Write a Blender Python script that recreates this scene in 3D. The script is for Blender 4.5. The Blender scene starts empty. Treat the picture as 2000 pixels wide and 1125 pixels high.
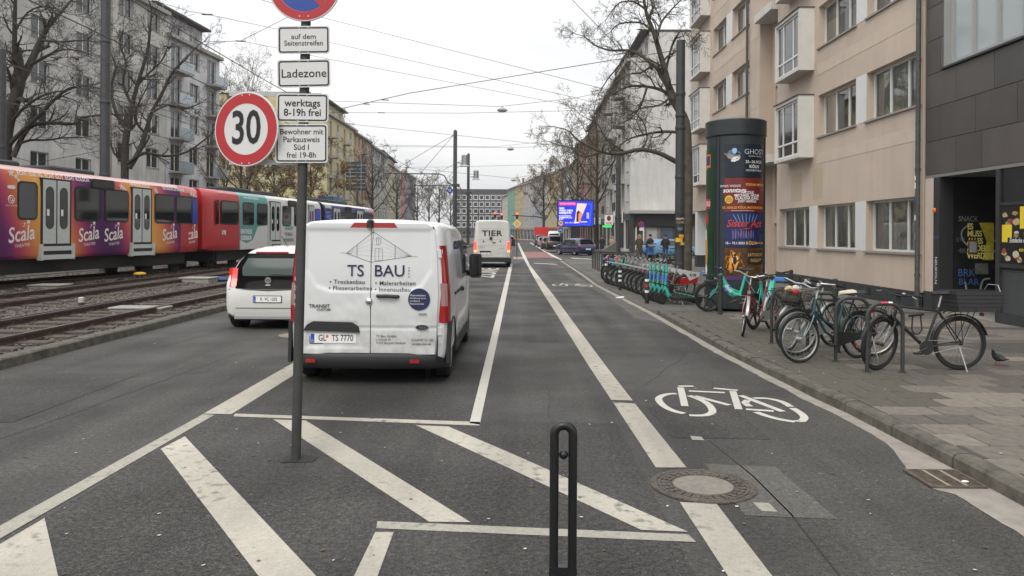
import bpy, math, random
from math import sin, cos, pi, radians as R, sqrt, atan2
from mathutils import Vector as V, Matrix as MX, noise as NZ
S = bpy.context.scene
COL = S.collection
# ------------------------------------------------------------------ camera
CAMH, FP, HOR = 1.82, 1500.0, 457.0          # eye height, focal length and horizon row in photo pixels
cam = bpy.data.cameras.new('camera'); camo = bpy.data.objects.new('camera', cam); COL.objects.link(camo)
cam.sensor_width = 36.0; cam.lens = FP/2000*36; cam.shift_y = -(562.5-HOR)/2000
cam.clip_start = .05; cam.clip_end = 5000
CM = MX.Translation((0, 0, CAMH)) @ MX.Rotation(math.atan(15/FP), 4, 'Z') @ MX.Rotation(pi/2, 4, 'X') @ MX.Rotation(R(.35), 4, 'Z')
camo.matrix_world = CM; S.camera = camo
# ------------------------------------------------------------------ sky, sun, exposure
W = bpy.data.worlds.new('World'); S.world = W; W.use_nodes = True
nt = W.node_tree; nt.nodes.clear()
def nn(t, typ, **k):
    n = t.nodes.new(typ)
    for a, b in k.items():
        if hasattr(n, a): setattr(n, a, b)
    return n
sky = nn(nt, 'ShaderNodeTexSky', sky_type='NISHITA', sun_disc=False, sun_elevation=R(48), sun_rotation=R(200), air_density=1.0, dust_density=4.0)
out = nn(nt, 'ShaderNodeOutputWorld'); bg = nn(nt, 'ShaderNodeBackground'); bg.inputs[1].default_value = .1
tc = nn(nt, 'ShaderNodeTexCoord'); mp = nn(nt, 'ShaderNodeMapping'); mp.inputs['Scale'].default_value = (1, 1, 3.2)
n1 = nn(nt, 'ShaderNodeTexNoise'); n1.inputs['Scale'].default_value = 1.7; n1.inputs['Distortion'].default_value = .6; n1.inputs['Detail'].default_value = 5
cr = nn(nt, 'ShaderNodeValToRGB')                       # even stratus deck: pale grey to near white
cr.color_ramp.elements[0].position = .30; cr.color_ramp.elements[0].color = (6.7, 6.9, 7.25, 1)
cr.color_ramp.elements[1].position = .68; cr.color_ramp.elements[1].color = (9.8, 9.78, 9.7, 1)
sx = nn(nt, 'ShaderNodeSeparateXYZ'); mr = nn(nt, 'ShaderNodeMapRange')   # an overcast sky brightens to the zenith
mr.inputs['From Min'].default_value = 0; mr.inputs['From Max'].default_value = 1
mr.inputs['To Min'].default_value = .80; mr.inputs['To Max'].default_value = 2.0
mul = nn(nt, 'ShaderNodeMix', data_type='RGBA', blend_type='MULTIPLY'); mul.inputs['Factor'].default_value = 1
mix = nn(nt, 'ShaderNodeMix', data_type='RGBA'); mix.inputs['Factor'].default_value = .95
L = nt.links.new
L(tc.outputs['Generated'], mp.inputs[0]); L(mp.outputs[0], n1.inputs[0]); L(n1.outputs['Fac'], cr.inputs[0])
L(tc.outputs['Generated'], sx.inputs[0]); L(sx.outputs['Z'], mr.inputs['Value'])
L(cr.outputs[0], mul.inputs['A']); L(mr.outputs[0], mul.inputs['B'])
L(sky.outputs[0], mix.inputs['A']); L(mul.outputs['Result'], mix.inputs['B'])
L(mix.outputs['Result'], bg.inputs[0]); L(bg.outputs[0], out.inputs[0])
sl = bpy.data.lights.new('sun', 'SUN'); sl.energy = 1.25; sl.angle = R(28); sl.color = (1, .95, .87)
so = bpy.data.objects.new('sun', sl); COL.objects.link(so); so.rotation_euler = (R(42), 0, R(-20)); so.location = (0, -5, 40)
S.view_settings.view_transform = 'Standard'; S.view_settings.look = 'None'; S.view_settings.exposure = 0.22; S.view_settings.gamma = 1
S.render.resolution_x = 1024; S.render.resolution_y = 576
rnd = random.Random(7)
# ------------------------------------------------------------------ photo pixel -> place
RM = CM.to_3x3(); CO = V((0, 0, CAMH))
def ray(x, y): return RM @ V(((x-1000)/FP, (HOR-y)/FP, -1))
def G(x, y, z=0.):                       # where the ray meets the level z
    d = ray(x, y); return CO + d*((z-CAMH)/d.z)
def AY(x, y, Y):                         # at a depth
    d = ray(x, y); return CO + d*(Y/d.y)
def AXX(x, y, X):                        # on a wall plane X = const
    d = ray(x, y); return CO + d*(X/d.x)
# ------------------------------------------------------------------ materials
MATS = {}
def M(name, col=(.5, .5, .5), rough=.6, metal=0., nz=0., ns=8., bump=0., bs=None, coat=0., emit=0., alpha=1., spec=.5, trans=0., stretch=None):
    if name in MATS: return MATS[name]
    m = bpy.data.materials.new(name); m.use_nodes = True; t = m.node_tree; b = t.nodes['Principled BSDF']
    c = (col[0], col[1], col[2], 1)
    b.inputs['Base Color'].default_value = c; b.inputs['Roughness'].default_value = rough; b.inputs['Metallic'].default_value = metal
    b.inputs['Coat Weight'].default_value = coat; b.inputs['Coat Roughness'].default_value = .08; b.inputs['Specular IOR Level'].default_value = spec
    if alpha < 1: b.inputs['Alpha'].default_value = alpha
    if trans: b.inputs['Transmission Weight'].default_value = trans
    if emit: b.inputs['Emission Color'].default_value = c; b.inputs['Emission Strength'].default_value = emit
    if nz or bump:
        tc = t.nodes.new('ShaderNodeTexCoord'); src = tc.outputs['Object']
        if stretch:
            mp = t.nodes.new('ShaderNodeMapping'); mp.inputs['Scale'].default_value = stretch; t.links.new(src, mp.inputs[0]); src = mp.outputs[0]
        n = t.nodes.new('ShaderNodeTexNoise'); n.inputs['Scale'].default_value = ns; n.inputs['Detail'].default_value = 6; n.inputs['Roughness'].default_value = .65
        t.links.new(src, n.inputs[0])
        if nz:
            r = t.nodes.new('ShaderNodeValToRGB'); t.links.new(n.outputs['Fac'], r.inputs[0])
            r.color_ramp.elements[0].position = .3; r.color_ramp.elements[1].position = .7
            r.color_ramp.elements[0].color = tuple(v*(1-nz) for v in col)+(1,); r.color_ramp.elements[1].color = tuple(min(1, v*(1+nz)) for v in col)+(1,)
            t.links.new(r.outputs[0], b.inputs['Base Color'])
        if bump:
            bp = t.nodes.new('ShaderNodeBump'); bp.inputs['Strength'].default_value = bump; bp.inputs['Distance'].default_value = .02
            n2 = t.nodes.new('ShaderNodeTexNoise'); n2.inputs['Scale'].default_value = bs or ns; n2.inputs['Detail'].default_value = 5
            t.links.new(src, n2.inputs[0]); t.links.new(n2.outputs['Fac'], bp.inputs['Height']); t.links.new(bp.outputs[0], b.inputs['Normal'])
    MATS[name] = m; return m
def asphalt(name, col, speck=.35, streak=.18, gum=True, worn=None):
    m = bpy.data.materials.new(name); m.use_nodes = True; t = m.node_tree; b = t.nodes['Principled BSDF']; l = t.links.new
    tc = t.nodes.new('ShaderNodeTexCoord')
    def noi(scale, det, st=None):
        s = tc.outputs['Object']
        if st:
            mp = t.nodes.new('ShaderNodeMapping'); mp.inputs['Scale'].default_value = st; l(s, mp.inputs[0]); s = mp.outputs[0]
        n = t.nodes.new('ShaderNodeTexNoise'); n.inputs['Scale'].default_value = scale; n.inputs['Detail'].default_value = det; l(s, n.inputs[0]); return n.outputs['Fac']
    def rng(s, a, b_, c, d):
        n = t.nodes.new('ShaderNodeMapRange'); l(s, n.inputs[0])
        for k, v in zip(('From Min', 'From Max', 'To Min', 'To Max'), (a, b_, c, d)): n.inputs[k].default_value = v
        return n.outputs[0]
    def mth(op, a, b_):
        n = t.nodes.new('ShaderNodeMath'); n.operation = op; l(a, n.inputs[0]); l(b_, n.inputs[1]); return n.outputs[0]
    f1 = mth('MULTIPLY', rng(noi(75, 4), .3, .7, 1-speck, 1+speck), rng(noi(28, 6), .32, .68, 1-speck*.6, 1+speck*.6))                       # aggregate
    f2 = rng(noi(.55, 6), .3, .7, 1-streak, 1+streak)                     # patches
    f3 = rng(noi(1.0, 4, (1.6, .09, 1)), .3, .7, 1-streak, 1+streak)      # wheel tracks along the street
    f4 = rng(noi(17, 9), .58, .72, 1, 1.45)                                # pale scuffs
    f = mth('MULTIPLY', mth('MULTIPLY', f1, f2), f3 if worn else mth('MULTIPLY', f3, f4))
    v = t.nodes.new('ShaderNodeVectorMath'); v.operation = 'SCALE'; v.inputs[0].default_value = col; l(f, v.inputs['Scale'])
    vo = t.nodes.new('ShaderNodeTexVoronoi'); vo.inputs['Scale'].default_value = 9; l(tc.outputs['Object'], vo.inputs[0])   # chewing gum and grit
    sp = rng(vo.outputs['Distance'], .035, .06, 1, 0); gate = rng(noi(1.3, 2), .52, .56, 0, 1)
    mx = t.nodes.new('ShaderNodeMix'); mx.data_type = 'RGBA'; mx.inputs['B'].default_value = (.3, .29, .27, 1)
    g2 = mth('MULTIPLY', sp, gate) if gum else None
    if worn:
        mx.inputs['B'].default_value = (*worn, 1); g2 = mth('MULTIPLY', rng(noi(11, 9), .54, .67, 0, .75), rng(noi(1.1, 3), .42, .60, .1, 1))
        g2 = mth('MAXIMUM', g2, rng(noi(48, 4), .66, .72, 0, .4))
    l(g2, mx.inputs['Factor']); l(v.outputs[0], mx.inputs['A']); l(mx.outputs['Result'], b.inputs['Base Color'])
    bp = t.nodes.new('ShaderNodeBump'); bp.inputs['Strength'].default_value = .35; bp.inputs['Distance'].default_value = .006
    l(noi(140, 2), bp.inputs['Height']); l(bp.outputs[0], b.inputs['Normal'])
    rr = rng(noi(.7, 4), .35, .65, .62, .92); l(rr, b.inputs['Roughness']); b.inputs['Specular IOR Level'].default_value = .35
    MATS[name] = m; return m
# ------------------------------------------------------------------ mesh building
def plaster(name, col, amt=.12):
    m = bpy.data.materials.new(name); m.use_nodes = True; t = m.node_tree; b = t.nodes['Principled BSDF']; l = t.links.new; tc = t.nodes.new('ShaderNodeTexCoord'); fs = []
    for sc, st, a, det in ((.5, (1, 1, 1), amt, 6), (1.0, (3.1, 3.1, .34), amt*.5, 6), (40, (1, 1, 1), amt*.5, 3)):      # blotches, rain streaks, grain
        mp = t.nodes.new('ShaderNodeMapping'); mp.inputs['Scale'].default_value = st; l(tc.outputs['Object'], mp.inputs[0]); n = t.nodes.new('ShaderNodeTexNoise'); n.inputs['Scale'].default_value = sc; n.inputs['Detail'].default_value = det; l(mp.outputs[0], n.inputs[0])
        r = t.nodes.new('ShaderNodeMapRange'); l(n.outputs['Fac'], r.inputs[0])
        for k, v in zip(('From Min', 'From Max', 'To Min', 'To Max'), (.3, .7, 1-a, 1+a)): r.inputs[k].default_value = v
        fs.append(r.outputs[0])
    f = fs[0]
    for g in fs[1:]: q = t.nodes.new('ShaderNodeMath'); q.operation = 'MULTIPLY'; l(f, q.inputs[0]); l(g, q.inputs[1]); f = q.outputs[0]
    v = t.nodes.new('ShaderNodeVectorMath'); v.operation = 'SCALE'; v.inputs[0].default_value = col; l(f, v.inputs['Scale']); l(v.outputs[0], b.inputs['Base Color']); b.inputs['Roughness'].default_value = .9
    bp = t.nodes.new('ShaderNodeBump'); bp.inputs['Strength'].default_value = .15; bp.inputs['Distance'].default_value = .01; n = t.nodes.new('ShaderNodeTexNoise'); n.inputs['Scale'].default_value = 60; l(tc.outputs['Object'], n.inputs[0]); l(n.outputs['Fac'], bp.inputs['Height']); l(bp.outputs[0], b.inputs['Normal'])
    MATS[name] = m; return m
class MB:
    def __init__(s): s.v = []; s.f = []; s.m = []; s.k = 0
    def q(s, pts):
        n = len(s.v); s.v += [tuple(p) for p in pts]; s.f.append(tuple(range(n, n+len(pts)))); s.m.append(s.k); return s
    def add(s, vs, fs):
        n = len(s.v); s.v += [tuple(p) for p in vs]
        for f in fs: s.f.append(tuple(i+n for i in f)); s.m.append(s.k)
        return s
    def box(s, x0, x1, y0, y1, z0, z1):
        return s.add([(x0, y0, z0), (x1, y0, z0), (x1, y1, z0), (x0, y1, z0), (x0, y0, z1), (x1, y0, z1), (x1, y1, z1), (x0, y1, z1)],
                     [(0, 3, 2, 1), (4, 5, 6, 7), (0, 1, 5, 4), (1, 2, 6, 5), (2, 3, 7, 6), (3, 0, 4, 7)])
    def bev(s, x0, x1, y0, y1, z0, z1, b=.02):      # box with chamfered upright and top edges
        def ring(i, z): return [(x0+i+b, y0+i, z), (x1-i-b, y0+i, z), (x1-i, y0+i+b, z), (x1-i, y1-i-b, z), (x1-i-b, y1-i, z), (x0+i+b, y1-i, z), (x0+i, y1-i-b, z), (x0+i, y0+i+b, z)]
        return s.loft([ring(0, z0), ring(0, z1-b), ring(b, z1)])
    def loft(s, rings, cap=True, closed=True):
        n = len(s.v); k = len(rings[0])
        for r in rings: s.v += [tuple(p) for p in r]
        for i in range(len(rings)-1):
            for j in range(k if closed else k-1):
                a = n+i*k+j; b = n+i*k+(j+1) % k; s.f.append((a, b, b+k, a+k)); s.m.append(s.k)
        if cap and closed:
            s.f.append(tuple(n+j for j in range(k))[::-1]); s.m.append(s.k)
            s.f.append(tuple(n+(len(rings)-1)*k+j for j in range(k))); s.m.append(s.k)
        return s
    def tube(s, pts, rad, n=8, cap=True, closed=False):
        pts = [V(p) for p in pts]; m = len(pts); rads = rad if isinstance(rad, (list, tuple)) else [rad]*m
        rings = []; up = None
        for i in range(m):
            if closed: d = pts[(i+1) % m]-pts[i-1]
            else: d = pts[min(i+1, m-1)]-pts[max(i-1, 0)]
            if d.length < 1e-9: d = V((0, 0, 1))
            d.normalize()
            if up is None:
                up = V((0, 0, 1)) if abs(d.z) < .9 else V((1, 0, 0))
            a = d.cross(up)
            if a.length < 1e-6: a = d.cross(V((0, 1, 0)))
            a.normalize(); b = a.cross(d).normalized(); up = b
            rings.append([pts[i]+(a*cos(2*pi*j/n)+b*sin(2*pi*j/n))*rads[i] for j in range(n)])
        if closed: rings.append(rings[0]); cap = False
        return s.loft(rings, cap)
    def cyl(s, a, b, r0, r1=None, n=12, cap=True): return s.tube([a, b], [r0, r0 if r1 is None else r1], n, cap)
    def lathe(s, prof, n=24, c=(0, 0, 0), ax='z', cap=True):
        rings = []
        for r, h in prof:
            rg = []
            for j in range(n):
                a = 2*pi*j/n; u, w = r*cos(a), r*sin(a)
                rg.append({'z': (c[0]+u, c[1]+w, c[2]+h), 'x': (c[0]+h, c[1]+u, c[2]+w), 'y': (c[0]+w, c[1]+h, c[2]+u)}[ax])
            rings.append(rg)
        return s.loft(rings, cap)
    def ball(s, c, r, n=12, sc=(1, 1, 1)):
        m = max(4, n//2); rings = []
        for i in range(m+1):
            t = pi*(.02+.96*i/m); rings.append([(c[0]+sc[0]*r*sin(t)*cos(2*pi*j/n), c[1]+sc[1]*r*sin(t)*sin(2*pi*j/n), c[2]-sc[2]*r*cos(t)) for j in range(n)])
        return s.loft(rings)
    def prism(s, poly, a, b, ax='z'):                 # polygon extruded from a to b along an axis
        def P(p, h): return {'z': (p[0], p[1], h), 'y': (p[0], h, p[1]), 'x': (h, p[0], p[1])}[ax]
        return s.loft([[P(p, a) for p in poly], [P(p, b) for p in poly]])
    def torus(s, c, Rr, r, ax='y', n=28, k=8, a0=0, a1=2*pi):
        pts = []
        full = abs(a1-a0-2*pi) < 1e-6
        for i in range(n if full else n+1):
            a = a0+(a1-a0)*i/n; u, w = Rr*cos(a), Rr*sin(a)
            pts.append({'y': (c[0]+u, c[1], c[2]+w), 'x': (c[0], c[1]+u, c[2]+w), 'z': (c[0]+u, c[1]+w, c[2])}[ax])
        return s.tube(pts, r, k, closed=full)
    def mesh(s, name, mats, smooth=35):
        me = bpy.data.meshes.new(name); me.from_pydata(s.v, [], s.f)
        for m in (mats if isinstance(mats, (list, tuple)) else [mats]): me.materials.append(m)
        if any(s.m): me.polygons.foreach_set('material_index', s.m)
        if smooth:
            me.polygons.foreach_set('use_smooth', [True]*len(s.f))
            try: me.set_sharp_from_angle(angle=R(smooth))
            except Exception: pass
        me.validate(); me.update(); return me
    def build(s, name, mats, parent=None, smooth=35, loc=None, rot=None):
        return put(name, s.mesh(name, mats, smooth), parent, loc, rot)
def fixn(me):
    import bmesh
    bm = bmesh.new(); bm.from_mesh(me); bmesh.ops.recalc_face_normals(bm, faces=bm.faces); bm.to_mesh(me); bm.free(); return me
def put(name, me, parent=None, loc=None, rot=None, scale=None):
    o = bpy.data.objects.new(name, me); COL.objects.link(o)
    if parent: o.parent = parent
    if loc is not None: o.location = loc
    if rot is not None: o.rotation_euler = rot
    if scale is not None: o.scale = scale
    return o
def thing(name, label, cat, loc=(0, 0, 0), rz=0., group=None):
    o = bpy.data.objects.new(name, None); COL.objects.link(o); o.empty_display_size = .2
    o.location = loc; o.rotation_euler = (0, 0, rz); return tag(o, label, cat, group)
def tag(o, label=None, cat=None, group=None, kind=None):
    if label: o['label'] = label
    if cat: o['category'] = cat
    if group: o['group'] = group
    if kind: o['kind'] = kind
    return o
KIDS = {}
def dup(root, loc, rz=None, label=None, rot=None):
    def cp(o, par):
        c = o.copy(); COL.objects.link(c); c.parent = par
        for ch in list(o.children): cp(ch, c)
        return c
    r = cp(root, None); r.location = loc
    if rot is not None: r.rotation_euler = rot
    elif rz is not None: r.rotation_euler[2] = rz
    if label: r['label'] = label
    return r
TXT = {}
def txt(s, size, mat, parent, loc, rot=(pi/2, 0, 0), align='CENTER', bold=0., sx=1., name='lettering', bend=None, shear=0., space=1., ext=.0):
    key = (s, size, mat.name, align, bold, sx, shear, space, ext, bend)
    me = TXT.get(key)
    if me is None:
        cu = bpy.data.curves.new('lettering', 'FONT'); cu.body = s; cu.size = size; cu.align_x = align; cu.align_y = 'CENTER'
        cu.offset = bold*size; cu.shear = shear; cu.space_character = space; cu.resolution_u = 3; cu.extrude = ext
        ob = bpy.data.objects.new('lettering', cu); me = bpy.data.meshes.new_from_object(ob); bpy.data.objects.remove(ob); bpy.data.curves.remove(cu)
        for v in me.vertices:
            v.co.x *= sx
            if bend: a = v.co.x/bend; v.co.x, v.co.z = bend*sin(a), bend*cos(a)-bend+v.co.z
        me.materials.clear(); me.materials.append(mat); TXT[key] = me
    return put(name, me, parent, loc, rot)
def rrect(x0, x1, z0, z1, r, n=4):
    p = []
    for cx, cz, a in ((x1-r, z0+r, -pi/2), (x1-r, z1-r, 0), (x0+r, z1-r, pi/2), (x0+r, z0+r, pi)):
        for i in range(n+1): t = a+pi/2*i/n; p.append((cx+r*cos(t), cz+r*sin(t)))
    return p
def bool_cut(o, cutters):
    me0 = o.data
    dg = None
    for c in cutters:
        m = o.modifiers.new('cut', 'BOOLEAN'); m.operation = 'DIFFERENCE'; m.object = c; m.solver = 'EXACT'
    bpy.context.view_layer.update(); dg = bpy.context.evaluated_depsgraph_get()
    me = bpy.data.meshes.new_from_object(o.evaluated_get(dg)); o.modifiers.clear(); o.data = me
    for c in cutters: bpy.data.objects.remove(c)
    try: me.set_sharp_from_angle(angle=R(35))
    except Exception: pass
    return o
def struct(name, mb, mat, parent=None, smooth=None, label=None):
    o = mb.build(name, mat, parent, smooth)
    if parent is None: o['kind'] = 'structure'
    return o
# shared materials
white = M('white_paint', (.78, .78, .76), .5, nz=.05, ns=3); black = M('black_metal', (.012, .012, .013), .38, nz=.3, ns=20)
rubber = M('tyre_rubber', (.014, .014, .014), .8, nz=.2, ns=30); chrome = M('chrome', (.7, .7, .7), .18, 1.); steel = M('galvanised_steel', (.42, .43, .43), .45, .8, nz=.15, ns=12)
dglass = M('dark_glass', (.012, .015, .016), .04, spec=.8); anth = M('anthracite_paint', (.030, .032, .034), .5, nz=.18, ns=4, bump=.05)
plast = M('black_plastic', (.016, .016, .017), .55); redl = M('red_lamp', (.35, .008, .01), .12, coat=1); redon = M('lit_tail_lamp', (1, .05, .03), .3, emit=2.2)
orange = M('orange_reflector', (.8, .17, .02), .3); wht = M('white_print', (.82, .82, .8), .5); blk = M('black_print', (.01, .01, .01), .5); navy = M('navy_print', (.015, .022, .075), .5)
yell = M('yellow_print', (.82, .62, .03), .5); redp = M('red_print', (.5, .02, .02), .45); bluep = M('blue_print', (.02, .08, .45), .4)
# ================================================================== ground, road, tracks, pavements
asph = asphalt('asphalt', (.055, .0525, .0485), .5, .3); asph2 = asphalt('asphalt_patch', (.096, .092, .083), .35, .12); asph3 = asphalt('asphalt_bay', (.043, .041, .0378), .7, .32)
far_g = M('far_ground', (.11, .108, .10), .9, nz=.2, ns=.3)
conc = M('gutter_concrete', (.275, .248, .215), .85, nz=.22, ns=5, bump=.15, bs=60); kerbm = M('kerb_stone', (.098, .090, .072), .9, nz=.5, ns=7, bump=.3, bs=40)
wn = (.10, .095, .085)
paint = asphalt('road_paint', (.39, .362, .308), .10, .2, worn=wn); paintw = asphalt('road_paint_fresh', (.51, .49, .44), .06, .06, worn=(.3, .28, .25)); paintg = asphalt('road_paint_worn', (.32, .305, .26), .14, .12, worn=wn)
redm = M('red_road_surface', (.235, .11, .10), .85, nz=.15, ns=6)
ZP = .12
mb = MB(); mb.q([(-1500, -60, -.03), (1500, -60, -.03), (1500, 3000, -.03), (-1500, 3000, -.03)]); struct('ground', mb, far_g)
KP = [G(2090, 1040), G(1937, 956), G(1664, 812), G(1592, 779), G(1539.5, 752), G(1420, 692), G(1285, 616), G(1167, 556), G(1138, 535), G(1097, 509)]
KP = [V((3.47, .5, 0))]+[V((p.x, p.y, 0)) for p in KP if p.y > 4]
def kx(y):
    for a, b in zip(KP, KP[1:]):
        if a.y <= y <= b.y: return a.x+(b.x-a.x)*(y-a.y)/(b.y-a.y)
    return KP[0].x if y < KP[0].y else KP[-1].x
KL = -6.8
mb = MB(); ys = [-2]+[i*1.5 for i in range(0, 36)]+[54, 60, 80, 120, 200, 320]
for a, b in zip(ys, ys[1:]): mb.q([(KL, a, 0), (kx(a)+.02, a, 0), (kx(b)+.02, b, 0), (KL, b, 0)])
road = struct('road', mb, asph)
def sheet(name, pts, mat, z=.004, parent=road):
    return MB().q([(p[0], p[1], z) for p in pts]).build(name, mat, parent, None)
def mark(px, mat=paint, z=.0045, name='road_marking'): return sheet(name, [G(x, y) for x, y in px], mat, z)
def strip(Lp, Rp, mat=paint, z=.0045, name='road_marking'):
    mb = MB(); 
    for i in range(len(Lp)-1): mb.q([(*G(*Lp[i])[:2], z), (*G(*Rp[i])[:2], z), (*G(*Rp[i+1])[:2], z), (*G(*Lp[i+1])[:2], z)])
    return mb.build(name, mat, road, None)
# loading bay resurfaced darker, lighter old trench patch in the cycle lane
sheet('bay_surface', [(-3.0, .5), (.95, .5), (.95, 7.4), (-.42, 7.5), (-.42, 30), (-3.0, 30)], asph3, .0022)
strip([(1240, 620), (1180, 575), (1120, 548), (1100, 535)], [(1330, 640), (1240, 590), (1150, 553), (1118, 535)], asph2, .0022, 'road_patch')
a = G(398, 808.5); b = G(452, 809.5); sheet('road_marking', [a, b, (-2.88, 46), (-3.14, 46)], paint, .0045)
mark([(397, 809.5), (419, 811), (-340, 1250), (-404, 1250)], paintg)
mark([(314, 877.5), (361, 853), (780, 1300), (638, 1300)]); mark([(-250, 1211), (0, 1064), (87, 1013), (145, 1262), (-250, 1262)])
mark([(534, 820), (597, 822), (919, 1021), (838, 1020)]); mark([(459, 808.5), (939, 825), (936, 832), (456, 814)])
mark([(812, 831), (876, 834), (1000, 887), (1344, 1040), (1252, 1036), (1000, 918)]); mark([(737, 1019), (1345, 1045), (1360, 1060), (735, 1033)], paintg)
mark([(733, 1040), (769, 1040), (674, 1300), (608, 1300)], paint)
strip([(917, 827), (969, 620), (995, 515)], [(937, 830), (981, 620), (1001.5, 515)], paintw)
strip([(1197, 786), (1281, 914)], [(1240, 789), (1341, 914)], paint)
lp = [(1194, 782), (1153, 720), (1090.5, 620), (1063, 576.5), (1043, 542.5), (1029, 517), (1020, 500), (1013, 482), (1010.5, 475)]
rp = [(1236, 783), (1187, 720), (1112.6, 620), (1081, 576.5), (1056, 545), (1034.5, 517), (1026.5, 500), (1017, 482), (1014, 475)]
for i in range(len(lp)-1): strip(lp[i:i+2], rp[i:i+2], paintw if i > 3 else paint)
mark([(1327.5, 981.6), (1399.5, 985), (1642, 1300), (1535, 1300)]); mark([(1469.7, 982), (1502, 983.5), (1519, 1000.7), (1487.7, 999)], paintg)
mark([(1348, 852), (1370, 854), (1376, 861), (1352, 860)], paintg, name='paint_fleck')
strip([(1097, 508.5), (1077, 500.5), (1051, 484), (1034, 474)], [(1098, 507), (1084, 500), (1056, 484), (1037, 474)], paintw)
mark([(1022.5, 492), (1061, 492), (1083, 503.5), (1028, 503.5)], redm, .0035, 'red_lane_patch')
mark([(1042, 513.5), (1085, 515.5), (1090, 517), (1044, 515)], paint); mark([(1113, 503), (1150, 505.5), (1163, 507.5), (1117, 505)], paint)
mark([(1003, 501.5), (1021, 502), (1024, 506.5), (1002, 506)], conc, .0035, 'paved_strip')
for yy in (523, 528, 533, 538): 
    for k in range(2): mark([(1051+k*60+(yy-523)*.9, yy), (1068+k*58+(yy-523)*.9, yy), (1071+k*58+(yy-523)*1.1, yy+2), (1053+k*60+(yy-523)*1.1, yy+2)], asph3, .0035, 'road_patch')
txt('ZONE', 3.3, paintw, road, (-1.5, 36.3, .0045), (0, 0, pi/2), bold=.01, sx=1.0, name='road_marking').scale = (1, .42, 1)
# cycle symbols
def ribbon(mb, pts, w, z=.0046):
    pts = [V((p[0], p[1], 0)) for p in pts]; Lr = []
    for i, p in enumerate(pts):
        d = (pts[min(i+1, len(pts)-1)]-pts[max(i-1, 0)]).normalized(); n = V((-d.y, d.x, 0))*w/2; Lr.append((p+n, p-n))
    for i in range(len(pts)-1): mb.q([(*Lr[i][0][:2], z), (*Lr[i+1][0][:2], z), (*Lr[i+1][1][:2], z), (*Lr[i][1][:2], z)])
def smoothp(p, n=4):
    o = []
    for i in range(len(p)-1):
        p0, p1, p2, p3 = p[max(i-1, 0)], p[i], p[i+1], p[min(i+2, len(p)-1)]
        for k in range(n):
            t = k/n; o.append(tuple(.5*(2*b+(c-a)*t+(2*a-5*b+4*c-d)*t*t+(-a+3*b-3*c+d)*t**3) for a, b, c, d in zip(p0, p1, p2, p3)))
    return o+[tuple(p[-1])]
A7 = [([(892, 137), (835, 142), (795, 165), (825, 205), (880, 232), (935, 245)], 1), ([(962, 255), (1045, 255), (1088, 235), (1065, 195), (1010, 165), (960, 148)], 1), ([(985, 97), (903, 97)], 0), ([(915, 104), (938, 205)], 0), ([(960, 123), (1155, 132)], 0), ([(990, 150), (1180, 200)], 0), ([(1095, 108), (1225, 120)], 0), ([(1198, 124), (1230, 222)], 0)]
A6 = [([(155, 310), (430, 415)], 0), ([(190, 400), (370, 412)], 0), ([(240, 328), (330, 330), (420, 350), (482, 384)], 1), ([(492, 392), (545, 425), (570, 455), (550, 478), (520, 472)], 1), ([(510, 482), (420, 468), (330, 445), (255, 418)], 1), ([(205, 340), (185, 358), (215, 382)], 1)]
mb = MB()
for st, sm in A7:
    p = [G(1000+x/2.7786, 720+y/2.7786) for x, y in st]; ribbon(mb, smoothp([tuple(q[:2]) for q in p]) if sm else p, .078)
for st, sm in A6:
    p = [G(1400+x/3.3333, 680+y/3.3333) for x, y in st]; ribbon(mb, smoothp([tuple(q[:2]) for q in p]) if sm else p, .078)
sym = mb.build('cycle_symbol', paintw, road, None); s2 = put('cycle_symbol', sym.data, road, (-.33, 19.2, 0))
# expansion joint scar across the tarmac by the cover
mb = MB(); ribbon(mb, [G(1385, 860), G(1470, 930), G(1545, 1005), G(1640, 1125)], .012, .003); mb.build('road_crack', M('tar', (.02, .02, .02), .7), road, None)
tarm = MATS['tar']; cg = random.Random(12)
for x0, y0, x1, y1, w in ((-4.6, 5.2, -4.2, 11.5, .012), (-6.2, 9, -3.4, 10.2, .010), (-5.6, 12, -5.2, 24, .014), (.2, 3.6, .35, 9.0, .009), (-2.4, 4.0, -1.0, 5.6, .007), (1.5, 9.3, 2.7, 12.2, .009), (2.2, 12, 2.35, 26, .012), (.3, 11, .5, 24, .010), (-1.5, 5.2, .6, 5.9, .006)):
    n = 26; pts = []; ox = 0
    for i in range(n+1): u = i/n; ox = ox*.85+cg.uniform(-.025, .025); pts.append((x0+(x1-x0)*u+ox*(1 if abs(y1-y0) > abs(x1-x0) else .2), y0+(y1-y0)*u+ox*(.2 if abs(y1-y0) > abs(x1-x0) else 1)))
    mb = MB(); ribbon(mb, pts, w*.6, .0034); mb.build('road_crack', tarm, road, None)
for x0, y0, w, h, m_ in ((-5.9, 7.2, 1.1, 2.6, asph3), (-4.4, 15.5, 1.2, 4, asph2), (1.35, 6.9, .9, 1.3, asph3), (-6.3, 19, 1.6, 5, asph3), (.1, 13, .6, 5, asph3), (1.5, 5.0, .55, 1.05, asph2)):
    sheet('road_patch', [(x0+cg.uniform(-.06, .06), y0), (x0+w, y0+cg.uniform(-.08, .08)), (x0+w+cg.uniform(-.05, .05), y0+h), (x0+cg.uniform(-.05, .05), y0+h+cg.uniform(-.1, .1))], m_, .0030)
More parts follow.
